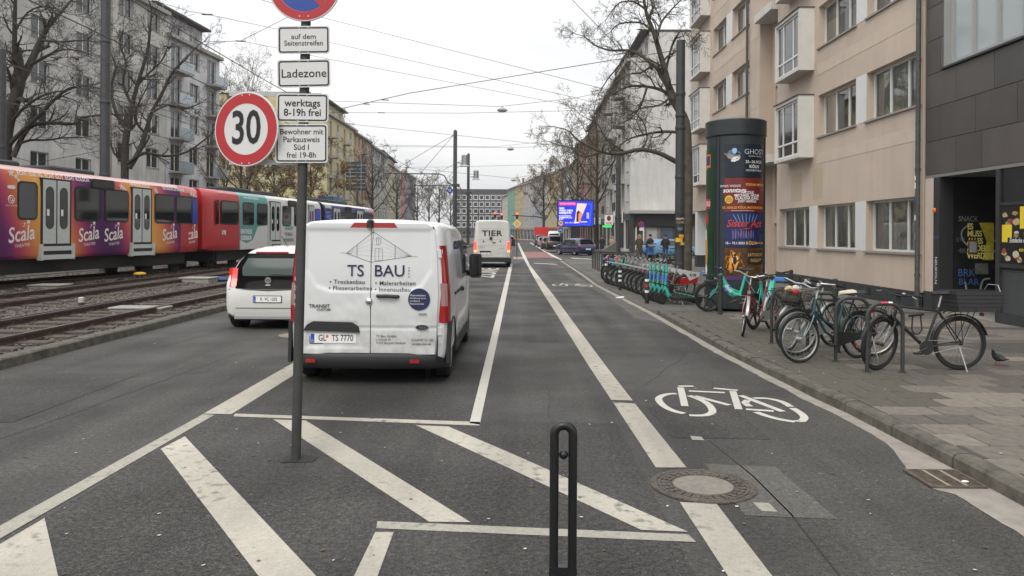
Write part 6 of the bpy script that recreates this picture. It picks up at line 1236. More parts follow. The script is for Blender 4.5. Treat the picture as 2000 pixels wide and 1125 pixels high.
q = G(1009.5, 505); t = thing('priority_sign', 'yellow and white diamond priority sign on a thin post beside the dusty van', 'sign', (q.x, q.y, 0)); z = AY(1009, 437, q.y).z; rpole(t, z+.3); MB().prism([(-.33, z), (0, z-.33), (.33, z), (0, z+.33)], -.07, -.05, 'y').build('plate', retro, t, None); MB().prism([(-.23, z), (0, z-.23), (.23, z), (0, z+.23)], -.074, -.071, 'y').build('yellow_field', M('sign_yellow', (.75, .42, .02), .4), t, None)
sigr = M('signal_red', (1, .08, .05), .3, emit=4.); 
q = AY(1063, 457, 128); t = thing('signal_gantry', 'traffic light mast with arm over the cycle lane far ahead', 'traffic light', (q.x, q.y, 0)); za = AY(1063, 423, 128).z
MB().tube([(0, 0, 0), (0, 0, za-.8), (-.4, 0, za-.2), (-1.2, 0, za), (AY(1003, 0, 128).x-q.x, 0, za+.15)], .09, 8).build('mast_arm', mastm, t)
for px, py in ((1010, 421), (1048, 461)):
    c = AY(px, py, 127.7); x, z = c.x-q.x, c.z; h = MB().bev(x-.2, x+.2, -.45, -.15, z-.55, z+.55, .04).build('signal_head', plast, t); MB().lathe([(.17, -.02), (.12, -.05), (.02, -.06)], 14, (x, -.46, z+.32), 'y').build('red_lens', sigr, h)
q = AY(962, 457, 132); t = thing('signal_gantry', 'pair of red traffic lights left of the coloured houses', 'traffic light', (q.x-2.5, q.y, 0)); rpole(t, 6, .08)
MB().tube([(0, 0, 5.4), (3.2, 0, 5.5)], .06, 6).build('arm', mastm, t)
for px, py in ((967, 420), (980, 422)):
    c = AY(px, py, 131.7); x, z = c.x-q.x+2.5, c.z; h = MB().bev(x-.2, x+.2, -.45, -.15, z-.55, z+.55, .04).build('signal_head', plast, t); MB().lathe([(.17, -.02), (.12, -.05), (.02, -.06)], 14, (x, -.46, z+.32), 'y').build('red_lens', sigr, h)
# kiosk signs and no-stopping sign by the corner shop
t = thing('kiosk_sign', 'white projecting KIOSK sign with dark red crest on the corner house', 'sign', (10.9, 82, 0)); z1, z0 = AY(1189, 420, 82).z, AY(1189, 439, 82).z; xa = AY(1181, 430, 82).x-10.9; xb = AY(1197, 430, 82).x-10.9
MB().box(xa, xb, -.1, .1, z0, z1).build('box', M('sign_lit_white', (.75, .72, .68), .4, emit=.15), t); txt('KIOSK', .26, redp, t, ((xa+xb)/2, -.11, z0+.16), bold=.03, sx=.85); MB().prism([((xa+xb)/2+.22*cos(i*.52), (z0+z1)/2+.17+.28*sin(i*.52)) for i in range(12)], -.115, -.105, 'y').build('crest', M('crest_red', (.2, .02, .03), .5), t, None); MB().box(xb, .02, -.03, .03, z1-.25, z1-.19).build('bracket', mastm, t)
MB().box(xa-.2, xa+.75, -.1, .05, z0-.28, z0-.06).build('open_light', M('green_led', (.02, .6, .12), .4, emit=1.0), t)
t = thing('bakery_sign', 'small white two-line shop sign beside the billboard', 'sign', (10.9, 97, 0)); z1, z0 = AY(1167, 425, 97).z, AY(1167, 438, 97).z; xa = AY(1160, 430, 97).x-10.9; xb = AY(1173, 430, 97).x-10.9; MB().box(xa, xb, -.1, .1, z0, z1).build('box', wht, t); txt('WEISS', .26, blk, t, ((xa+xb)/2, -.11, z1-.28), sx=.75, bold=.02); txt('BAR', .26, blk, t, ((xa+xb)/2, -.11, z0+.28), sx=.85, bold=.02); MB().box(xb, .02, -.03, .03, z1-.25, z1-.19).build('bracket', mastm, t)
q = AY(1252, 457, 60); t = thing('no_stopping_sign', 'round red and blue no stopping sign with white plate behind the people', 'sign', (q.x, q.y, 0)); z = AY(1252, 438, 60).z; rpole(t, z+.3); rdisc(t, z, .22, sred, sblue, 'disc', .15); MB().box(-.14, .14, -.08, -.06, z-.5, z-.26).build('plate', retro, t)
t = thing('street_cabinet', 'grey street cabinet with sloping top beside the slimmer lamp post', 'cabinet', (AY(1192, 457, 47).x, 47, .04)); MB().loft([[(-.45, -.25, 0), (.35, -.25, 0), (.35, .25, 0), (-.45, .25, 0)], [(-.45, -.25, .85), (.35, -.25, 1.35), (.35, .25, 1.35), (-.45, .25, .85)]]).build('housing', M('cabinet_grey', (.11, .11, .10), .6, nz=.2), t, None); MB().box(-.4, .3, -.262, -.252, .1, .78).build('door', M('cabinet_grey'), t, None)
q = AY(637, 457, 88); t = thing('site_container', 'blue and white stacked site container rising behind the trams', 'container', (q.x, q.y, 0)); z1 = AY(637, 382, 88).z
for k in range(2): c = MB().bev(-.9, .75, 0, 5, .05+k*z1/2, (k+1)*z1/2, .05).build('container', M('container_blue', (.06, .22, .38), .5), t); MB().box(-.55, .2, -.02, .0, .6+k*z1/2, k*z1/2+z1/2-.5).build('panel', white, c)
# advertising column
q = V((5.16, 18.45, ZP)); t = thing('advertising_column', 'dark round advertising column with event posters beside the hire bikes', 'advertising column', q, R(-15.7)); acm = M('column_grey', (.034, .040, .044), .42, .2, nz=.1, ns=4); RR = .69; zt = 4.42
MB().lathe([(RR+.02, 0), (RR+.02, .42), (RR-.01, .43), (RR-.01, .45), (RR+.02, .46), (RR+.02, .62), (RR-.02, .64)], 48).build('base', acm, t); MB().lathe([(RR-.02, .62), (RR-.02, zt-.4)], 48, cap=False).build('drum', acm, t); MB().lathe([(RR-.03, zt-.42), (RR+.0, zt-.39), (RR+.015, zt-.37), (RR+.02, zt-.03), (RR-.02, zt), (.02, zt+.03)], 48).build('head', acm, t)
for a in (-33, -42, 78): x, y = (RR-.012)*sin(R(a)), -(RR-.012)*cos(R(a)); MB().cyl((x, y, .64), (x, y, zt-.42), .018, n=6).build('glazing_bar', acm, t)
def arc(a0, a1, z0, z1, m_, r, nm='poster', par=t, n=12): 
    m = MB(); m.loft([[(r*sin(R(a0+(a1-a0)*i/n)), -r*cos(R(a0+(a1-a0)*i/n)), z) for i in range(n+1)] for z in (z0, z1)], cap=False, closed=False); o = m.build(nm, m_, par); return o
r1 = RR-.008; zz = [3.82, 3.04, 2.23, 1.42, .66]
pm = [M('poster_night', (.012, .018, .030), .25, nz=.4, ns=3), M('poster_crimson', (.17, .022, .02), .25, nz=.15, ns=4), M('poster_indigo', (.02, .025, .10), .25, nz=.5, ns=4), M('poster_amber', (.10, .045, .015), .25, nz=.6, ns=3)]
ps = [arc(-21, 66, zz[i+1]+.01, zz[i]-.01, pm[i], r1) for i in range(4)]
gw_ = M('pp_glow', (.35, .55, .75), .4); gc = M('pp_skin', (.38, .27, .24), .5); gy = M('pp_gold', (.75, .42, .06), .5); gr_ = M('pp_red', (.5, .05, .04), .5); go = M('pp_fire', (.75, .3, .03), .5); gf = M('pp_light', (.85, .6, .2), .5); gd = M('pp_dark', (.02, .012, .01), .6)
def blob(par, a, z, ra, rz_, m_, o, n=14, wob=.25, seed=1, rot=0.):
    g = random.Random(seed); P = []
    for i in range(n): k = 1+g.uniform(-wob, wob); u, v = ra*cos(2*pi*i/n)*k, rz_*sin(2*pi*i/n)*k; u, v = u*cos(rot)-v*sin(rot), u*sin(rot)+v*cos(rot); aa = R(a)+u/r1; P.append(((r1+o)*sin(aa), -(r1+o)*cos(aa), z+v))
    m = MB(); c = sum((V(p) for p in P), V((0, 0, 0)))/n; cr_ = V((c.x, c.y, 0)).normalized()*(r1+o); c = V((cr_.x, cr_.y, c.z)); i0 = len(m.v); m.v += [tuple(c)]+P
    for i in range(n): m.f.append((0, 1+i, 1+(i+1) % n)); m.m.append(0)
    m.build('print_shape', m_, par)
def ctx(par, s_, size, a, z, m_, align='CENTER', **k): return txt(s_, size, m_, par, ((r1+.006)*sin(R(a)), -(r1+.006)*cos(R(a)), z), (pi/2, 0, R(a)), align, bend=r1+.006, **k)
blob(ps[0], -4, 3.58, .14, .10, M('pp_haze', (.08, .16, .26), .5), .002, wob=.2, seed=2); blob(ps[0], -8, 3.52, .17, .05, gc, .003, seed=3, rot=-.5); blob(ps[0], 2, 3.5, .12, .045, gc, .0035, seed=4, rot=.3); blob(ps[0], 0, 3.46, .1, .05, white, .004, seed=5, rot=.2); blob(ps[0], -2, 3.66, .05, .07, gw_, .0045, seed=6)
ctx(ps[0], 'GHOST', .17, 40, 3.63, M('pp_silver', (.45, .5, .55), .4)); ctx(ps[0], 'NACHRICHT VON SAM', .035, 40, 3.53, wht); ctx(ps[0], '25.–26.10.25', .09, 38, 3.40, wht, bold=.01); ctx(ps[0], 'KÖLN', .1, 38, 3.29, wht, bold=.02); ctx(ps[0], 'MOTORWORLD', .06, 38, 3.2, wht)
ctx(ps[1], 'IMMER WIEDER', .07, -10, 2.84, wht, shear=.2); ctx(ps[1], 'sonntags', .15, -2, 2.74, wht, bold=.02, shear=.25); ctx(ps[1], 'STEFAN MROSS', .08, 42, 2.87, gy, bold=.02)
for i, s_ in enumerate(('NICOLE', 'MICHAEL HOLM', 'CLAUDIA JUNG', 'JOEY HEINDLE')): ctx(ps[1], s_, .085 if i < 3 else .07, 24, 2.69-i*.068, wht, bold=.025)
blob(ps[1], -12, 2.53, .095, .095, gy, .003, wob=.0, n=24); [ctx(ps[1], s_, .035, -12, 2.56-i*.035, blk) for i, s_ in enumerate(('JETZT', 'TICKETS', 'SICHERN'))]; ctx(ps[1], 'DI. 18.03.25 KÖLN, MOTORWORLD', .075, 20, 2.34, gy, bold=.02, sx=.9); ctx(ps[1], 'KARTEN AN ALLEN VORVERKAUFSSTELLEN', .028, 15, 2.27, wht)
for i in range(9): blob(ps[2], -4+i*5, 1.72, .02, .1, M('pp_mauve', (.25, .12, .2), .5) if i % 2 else M('pp_blue', (.08, .12, .35), .5), .003, n=8, wob=.3, seed=20+i)
for i in range(7): blob(ps[2], 0+i*7, 2.1, .012, .12, M('pp_beam', (.12, .25, .5), .5), .0022, n=6, wob=.05, seed=40+i, rot=.5-.16*i)
ctx(ps[2], 'Sister Act', .23, 20, 1.97, gr_, bold=.02, shear=.25, sx=.95); blob(ps[2], 22, 1.86, .28, .012, gr_, .004, wob=.1, seed=8, rot=.1); ctx(ps[2], '15.– 19.1.2025', .075, 0, 1.52, wht, bold=.02); ctx(ps[2], 'KÖLN', .1, 32, 1.52, gy, bold=.03); ctx(ps[2], 'MOTORW', .06, 54, 1.52, gy, bold=.02)
blob(ps[3], -2, 1.08, .2, .24, M('pp_amber', (.4, .14, .02), .5), .002, seed=9, n=20, wob=.35); blob(ps[3], -2, 1.1, .12, .17, go, .0026, seed=10, n=18, wob=.35); blob(ps[3], 0, 1.13, .07, .1, gf, .003, seed=11, n=16, wob=.3)
for a, z, u, v, rt in ((0, 1.12, .045, .10, 0), (-3, .95, .022, .12, .25), (5, .95, .022, .12, -.3), (-5, 1.24, .016, .1, .35), (6, 1.12, .016, .1, -.9), (0, 1.24, .03, .035, 0)): blob(ps[3], a, z, u, v, gd, .0036, wob=.05, rot=rt, n=10)
pb = arc(24, 64, 1.02, 1.33, gd, r1+.003, 'print_shape', ps[3]); ctx(ps[3], 'SATURDAY', .11, 44, 1.25, M('pp_brass', (.45, .3, .1), .5), bold=.02, sx=.85); ctx(ps[3], 'NIGHT', .11, 44, 1.12, M('pp_brass'), bold=.02, sx=.95); arc(-21, 30, .66, .76, M('pp_violet', (.08, .03, .13), .5), r1+.002, 'print_shape', ps[3])
lp_ = arc(-84, -46, .7, 3.75, M('poster_green', (.008, .05, .02), .3, nz=.3, ns=3), r1); arc(-80, -56, 3.3, 3.62, orange, r1+.002, 'print_shape', lp_); arc(-79, -58, 3.36, 3.58, M('pp_navy', (.02, .04, .14), .5), r1+.003, 'print_shape', lp_); arc(-84, -62, 2.3, 3.25, M('pp_brown', (.04, .03, .025), .5), r1+.002, 'print_shape', lp_); arc(-86, -56, 2.33, 2.56, redp, r1+.003, 'print_shape', lp_); ctx(lp_, 'DU', .17, -66, 2.44, wht, bold=.02); arc(-86, -64, 1.95, 2.2, redp, r1+.0034, 'print_shape', lp_); blob(lp_, -76, 1.3, .12, .5, M('pp_beer', (.55, .25, .08), .5), .004, seed=12, wob=.1); blob(lp_, -78, 1.7, .08, .14, white, .0045, seed=13); blob(lp_, -74, .88, .09, .15, redp, .005, wob=0, n=20); blob(lp_, -74, .88, .075, .13, wht, .0055, wob=0, n=20)
ctx(t, 'STRÖER', .115, -7, zt-.2, M('logo_silver', (.4, .4, .4), .4), bold=.03, sx=1.05)
# ================================================================== trees
bark = M('bark_dark', (.042, .036, .030), .9, nz=.4, ns=8, bump=.4, bs=25); bark2 = M('bark_plane', (.085, .076, .058), .9, nz=.5, ns=4, bump=.4, bs=20); twigm = M('twig', (.050, .042, .035), .9); twig2 = M('twig_plane', (.085, .068, .048), .9)
leafm = [M('dry_leaf_a', (.22, .145, .06), .8), M('dry_leaf_b', (.16, .10, .045), .8), M('dry_leaf_c', (.25, .18, .08), .8)]
class Tree:
    def __init__(s, seed, leaf=0., lsz=.05, wob=.16, trop=.04, minr=.004, rmin=.006): s.r = random.Random(seed); s.B = MB(); s.T = MB(); s.Lf = MB(); s.leaf = leaf; s.lsz = lsz; s.wob = wob; s.trop = trop; s.rmin = rmin; s.n = 0; s.split = .03
    def rv(s): return V((s.r.uniform(-1, 1), s.r.uniform(-1, 1), s.r.uniform(-1, 1)))
    def seg(s, pts, rads):
        big = rads[0] > s.split; (s.B if big else s.T).tube(pts, rads, 8 if rads[0] > .08 else 5 if big else 3, cap=False); s.n += 1
    def leaves(s, p, k):
        for _ in range(k):
            q = p+s.rv()*.22; a, b = s.rv().normalized()*s.lsz*s.r.uniform(.6, 1.4), s.rv().normalized()*s.lsz*s.r.uniform(.4, .9); s.Lf.k = s.r.randrange(3); s.Lf.q([q-a, q-b*.6, q+a, q+b*.6])
    def kids(s, pts, rads, L, lev, dens=1., lo=.2):
        if lev <= 0: return
        n = len(pts)-1; cnt = max(1, int(round(dens*(3.4 if lev > 1 else 3.2)*(.7+.6*s.r.random()))))
        for c in range(cnt):
            u = lo+(1-lo)*(c+s.r.random())/cnt; i = min(n-1, int(u*n)); f = u*n-i; p = pts[i].lerp(pts[i+1], f); d = (pts[i+1]-pts[i]).normalized(); a = s.rv(); a = (a-d*a.dot(d)).normalized(); an = R(s.r.uniform(28, 65)); dd = d*cos(an)+a*sin(an)
            s.grow(p, dd, L*s.r.uniform(.42, .72), max(s.rmin, (rads[i]*(1-f)+rads[i+1]*f)*s.r.uniform(.45, .7)), lev-1)
    def grow(s, p, d, L, r, lev):
        n = 5 if lev > 1 else 4; pts = [p.copy()]; rads = [r]
        for i in range(n):
            d = (d+s.rv()*s.wob*1.6+V((0, 0, s.trop))).normalized(); p = p+d*L/n; pts.append(p.copy()); rads.append(max(s.rmin*.7, r*(1-.62*(i+1)/n)))
        s.seg(pts, rads); s.kids(pts, rads, L, lev)
        if s.leaf and lev <= 1:
            for q in pts[1:]:
                if s.r.random() < s.leaf: s.leaves(q, 2)
    def limb(s, pts, r0, r1, L, lev, dens=2., lo=.12):
        pts = [V(p) for p in smoothp([tuple(q) for q in pts], 3)]; n = len(pts); rads = [r0+(r1-r0)*i/(n-1) for i in range(n)]; s.B.tube(pts, rads, 9, cap=False); s.kids(pts, rads, L, lev, dens, lo); s.grow(pts[-1], (pts[-1]-pts[-2]).normalized(), L*.9, r1, lev)
    def done(s, label, base, bm, tm, group=None, name='street_tree', cat='tree'):
        t = thing(name, label, cat, base, group=group); off = V(base)
        for nm, mb, m_ in (('trunk', s.B, bm), ('crown', s.T, tm), ('leaves', s.Lf, leafm)):
            if mb.f:
                mb.v = [(x-off.x, y-off.y, z-off.z) for x, y, z in mb.v]; o = mb.build(nm, m_, t, 60 if nm == 'trunk' else None)
                if nm == 'leaves': o['kind'] = 'stuff'
        return t
def pxl(seq, sc_, ox, oy, Y, jit=0, seed=0):
    g = random.Random(seed); a = g.uniform(-1, 1)*jit; return [AY(ox+x/sc_, oy+y/sc_, Y+a*i/max(1, len(seq)-1)) for i, (x, y) in enumerate(seq)]
# left tree 1 (limbs read from the photograph, spread in depth)
Y1 = 35.5; T = Tree(21, wob=.17, trop=.05, rmin=.008); k = 3.308
g0 = pxl([(28, 1090)], k, 0, 0, Y1)[0]; b0 = V((g0.x, Y1, .05))
T.limb([b0]+pxl([(28, 1090), (35, 900), (60, 760), (110, 600), (132, 505)], k, 0, 0, Y1), .34, .24, 1.6, 2, .8, .6)
for sq, r0, r1, jt, sd in (([(132, 510), (100, 400), (95, 200), (100, 0), (110, -150)], .2, .07, 1, 1), ([(140, 512), (190, 420), (250, 290), (290, 200), (350, 130), (420, 50), (480, -20)], .26, .06, 2, 2), ([(55, 940), (150, 840), (260, 740), (400, 600), (520, 555), (660, 575)], .15, .045, 2, 3), ([(85, 1015), (180, 830), (300, 795), (480, 800), (520, 760), (690, 740)], .17, .05, -2, 4), ([(120, 930), (200, 905), (300, 905), (420, 890), (520, 890)], .09, .035, 3, 5), ([(75, 790), (150, 700), (250, 630), (330, 600), (420, 585)], .11, .04, -3, 6), ([(80, 610), (60, 480), (20, 400), (-60, 300)], .1, .04, 3, 7), ([(270, 260), (400, 270), (520, 260), (620, 270)], .08, .03, 3, 8), ([(190, 420), (300, 360), (420, 320), (560, 340)], .08, .03, -3, 9), ([(100, 200), (180, 80), (300, 40), (440, 90)], .07, .03, 2, 10), ([(60, 700), (-10, 560), (-80, 420)], .1, .04, -3, 13)):
    T.limb(pxl(sq, k, 0, 0, Y1, jt*1.4, sd), r0*.74, r1*.72, 1.9, 4, 2.4)
T.done('large dark bare tree at the left edge before the grey house', b0, bark, twigm, 'bare trees along the left road')
# left tree 2
Y2 = 45; T = Tree(22, wob=.17, trop=.06, rmin=.009); k = 3.41; g0 = AY(243, 330, Y2); b0 = V((g0.x, Y2, .05))
T.limb([b0]+pxl([(832, 1125), (830, 1000), (850, 860)], k, 0, 0, Y2), .24, .19, 1.6, 2, .6, .6)
for sq, r0, r1, jt, sd in (([(850, 860), (880, 700), (920, 550), (980, 350), (1000, 200), (1010, 80)], .2, .06, 1, 1), ([(860, 1120), (930, 1000), (970, 880), (1010, 750), (1080, 620), (1150, 480), (1230, 400), (1290, 330)], .22, .05, 2, 2), ([(845, 865), (780, 770), (740, 600), (770, 450), (730, 340)], .16, .05, -2, 3), ([(850, 1090), (960, 1020), (1100, 1040), (1250, 1010), (1400, 900)], .14, .05, 2, 4), ([(880, 700), (820, 560), (840, 420), (800, 300), (820, 200)], .12, .04, -2, 5), ([(1010, 750), (1120, 700), (1240, 720), (1350, 680)], .1, .04, 2, 6), ([(920, 560), (1000, 480), (1080, 400), (1120, 300)], .1, .04, -1, 7), ([(970, 890), (900, 800), (920, 700), (990, 560)], .1, .04, 3, 8), ([(840, 1100), (760, 1020), (720, 900), (640, 820)], .1, .04, -3, 9)):
    T.limb(pxl(sq, k, 0, 0, Y2, jt*1.4, sd), r0*.76, r1*.72, 1.95, 4, 2.3)
T.done('bare forked tree left of the speed limit sign', b0, bark, twigm, 'bare trees along the left road')
def free(label, x, y, h, seed, r=.2, leaf=0., lean=0., spread=1., lev=3, bm=bark, tm=twigm, group='bare trees along the left road', lsz=.06, nl=9, up=.08, rmin=.012, crown=.32):
    T = Tree(seed, leaf, lsz, .17, up, rmin=rmin); b = V((x, y, .05)); tr = [b, b+V((lean*.3, 0, h*.25)), b+V((lean*.6, .1, h*.5)), b+V((lean, 0, h*.8))]
    T.limb(tr, r, r*.3, h*.16, 2, 1.5, .4)
    for i in range(nl):
        u = crown+(.95-crown)*i/nl; a = i*2.4+seed; p = b+V((lean*u, 0, h*u*.85)); d = V((cos(a)*spread, sin(a)*spread, .75+.4*u)).normalized(); L_ = h*.42*(1.15-u*.75)*min(1.2, spread+.2)
        mid = p+d*L_*.5+V((0, 0, -.05*L_)); T.limb([p, mid, p+d*L_+V((0, 0, .1*L_))], r*.42*(1.1-u*.6), r*.12, h*.16, lev, 1.7)
    return T.done(label, b, bm, tm, group)
free('tree with clinging brown leaves behind the red fronted tram', AY(606, 400, 84).x, 84, 11.0, 31, .22, .85, spread=.95, lsz=.13, lev=3, rmin=.02, crown=.2); free('bare tree with a few dry leaves below the speed sign', AY(470, 400, 66).x, 66, 10.5, 32, .22, .45, lsz=.09, lev=3, rmin=.014); free('second tree with brown leaves left of the sign pole', AY(535, 400, 76).x, 76, 9.5, 36, .2, .8, lsz=.12, spread=.9, rmin=.018, crown=.2)
free('tall slender birch rising behind the speed sign', AY(482, 400, 98).x, 98, 24, 33, .24, .3, spread=.38, lsz=.10, lev=3, rmin=.014, bm=M('birch_bark', (.22, .2, .17), .9, nz=.4, ns=4), nl=16, crown=.25, tm=twig2); free('thin birch left of the tall one by the white house', AY(437, 400, 92).x, 92, 19, 34, .2, .3, spread=.35, lsz=.09, rmin=.014, nl=13, tm=twig2)
free('dark bare tree standing right of the direction sign', AY(727, 400, 118).x, 118, 15, 35, .3, 0, spread=.8, rmin=.02, nl=12); free('bare tree before the cream house on the left', AY(775, 400, 150).x, 150, 14, 37, .3, 0, spread=.9, rmin=.028)
for i, (px, Y, h) in enumerate(((815, 190, 15), (838, 210, 17), (858, 200, 16), (880, 225, 14))): free('%s of the distant bare trees between left row and masts' % ('leftmost', 'second', 'third', 'rightmost')[i], AY(px, 400, Y).x, Y, h, 40+i, .3, .15, spread=.8, rmin=.03, lsz=.1, tm=M('far_twig', (.085, .075, .062), .9), group='distant bare trees')
# right plane tree
Y3 = 29; T = Tree(23, wob=.22, trop=.0, rmin=.0055); k = 3.308; ox = 1040; b0 = V((AY(1341, 500, Y3).x, Y3, .06)); T.split = .02
T.limb([b0]+pxl([(1005, 1250), (1002, 1000), (990, 790), (930, 680), (880, 560)], k, ox, 0, Y3), .20, .14, 1.0, 3, .8, .7)
for sq, r0, r1, jt, sd in (([(880, 560), (860, 470), (820, 330), (780, 200), (740, 100), (720, 0), (700, -120)], .13, .035, 1, 1), ([(925, 670), (850, 590), (740, 560), (620, 560), (520, 610)], .085, .025, 2, 2), ([(862, 480), (780, 420), (690, 350), (600, 325), (500, 325), (400, 290), (340, 240)], .085, .02, -2, 3), ([(1000, 1080), (900, 1030), (820, 990), (700, 965), (580, 990), (480, 990), (400, 960), (300, 910), (240, 850)], .105, .025, 2, 4), ([(1000, 860), (850, 850), (720, 870), (600, 910), (520, 1000)], .065, .02, -2, 5), ([(760, 185), (690, 145), (560, 155), (500, 210)], .05, .016, 2, 6), ([(800, 270), (830, 150), (900, 60), (980, -20)], .06, .018, -2, 7), ([(730, 60), (650, 10), (560, 20), (500, 90)], .045, .015, 1, 8), ([(740, 560), (700, 680), (640, 760), (560, 800)], .05, .015, -2, 9), ([(620, 320), (560, 420), (480, 520), (420, 620)], .045, .014, 2, 10), ([(900, 620), (820, 680), (700, 700), (600, 760)], .05, .015, 3, 11), ([(600, 985), (480, 900), (420, 800), (340, 760)], .045, .014, -2, 12), ([(860, 470), (900, 300), (960, 200), (1010, 240)], .05, .016, 2, 13), ([(780, 420), (700, 470), (620, 480), (540, 540)], .04, .014, -2, 14), ([(740, 120), (780, 40), (760, -60)], .05, .016, 2, 15), ([(700, 965), (740, 900), (720, 800), (680, 740)], .04, .014, -2, 16), ([(450, 980), (330, 1010), (250, 960), (150, 930)], .04, .014, 2, 17)):
    T.limb(pxl(sq, k, ox, 0, Y3, jt*1.2, sd), r0, r1, 1.15, 4, 3.0)
T.done('large spreading bare plane tree behind the grey lamp post', b0, bark2, twig2)
free('bare tree with hanging brown seed clusters before the ochre house', AY(1062, 400, 128).x, 128, 14, 51, .25, .45, spread=.7, lsz=.13, rmin=.022, up=-.05, tm=twig2, group='trees on the right pavement'); free('bare street tree behind the video billboard', AY(1128, 400, 96).x, 96, 14.5, 52, .26, .05, spread=.75, rmin=.018, tm=twig2, group='trees on the right pavement', lsz=.1); free('bare tree between billboard and slimmer lamp post', AY(1166, 400, 84).x, 84, 15, 53, .26, .05, spread=.8, rmin=.016, tm=twig2, group='trees on the right pavement', lsz=.1)
free('thin bare tree far along the right kerb', AY(1098, 400, 112).x, 112, 12, 54, .2, .2, spread=.7, rmin=.02, tm=twig2, group='trees on the right pavement')
# ================================================================== cycles, scooters, racks
WM = {}
def bwheel(t, x, r, loc=None, rot=None, tyre=.021, rimm=None, spokes=20, kind='std', y=0.):
    key = (r, tyre, rimm.name if rimm else '', spokes, kind)
    if key not in WM:
        a = MB().torus((0, 0, 0), r-tyre, tyre, 'y', 36, 8).mesh('tyre', rubber); b = MB(); b.torus((0, 0, 0), r-2*tyre-.006, .012, 'y', 32, 6); b.lathe([(.022, -.05), (.03, -.03), (.02, 0), (.03, .03), (.022, .05)], 10, ax='y')
        if kind == 'mag':
            for i in range(5): q = 2*pi*i/5; b.tube([(.03*cos(q), 0, .03*sin(q)), ((r-.05)*cos(q+.1), 0, (r-.05)*sin(q+.1))], [.03, .02], 6)
            b.lathe([(.07, -.04), (.07, .04)], 14, ax='y')
        b = b.mesh('rim', rimm or steel); c = None
        if kind != 'mag':
            c = MB()
            for i in range(spokes): q = 2*pi*i/spokes; s = 1 if i % 2 else -1; c.tube([(.022*cos(q+.9*s), .03*s, .022*sin(q+.9*s)), ((r-2*tyre-.01)*cos(q), 0, (r-2*tyre-.01)*sin(q))], .0018, 3, cap=False)
            c = c.mesh('spokes', steel)
        WM[key] = (a, b, c)
    a, b, c = WM[key]; o = put('wheel', a, t, (x, y, r) if loc is None else loc, rot); put('rim', b, o)
    if c: put('spokes', c, o)
    return o
CHR = M('cycle_silver', (.45, .45, .45), .3, .8); sadm = M('saddle_black', (.012, .012, .012), .6); grip = M('grip_rubber', (.012, .012, .012), .8)
def saddle(t, x, z, m_=None, w=.075):
    mb = MB(); rg = []
    for u, hw, dz in ((-.13, .05, .01), (-.12, w, .02), (-.06, w, .02), (0, w*.55, .012), (.08, .026, .01), (.14, .018, .0), (.145, .006, -.005)): rg.append([(x+u, hw, z+dz-.02), (x+u, hw*.7, z+dz+.012), (x+u, 0, z+dz+.02), (x+u, -hw*.7, z+dz+.012), (x+u, -hw, z+dz-.02), (x+u, 0, z+dz-.035)])
    mb.loft(rg); fixn(mb.build('saddle', m_ or sadm, t, 60).data)
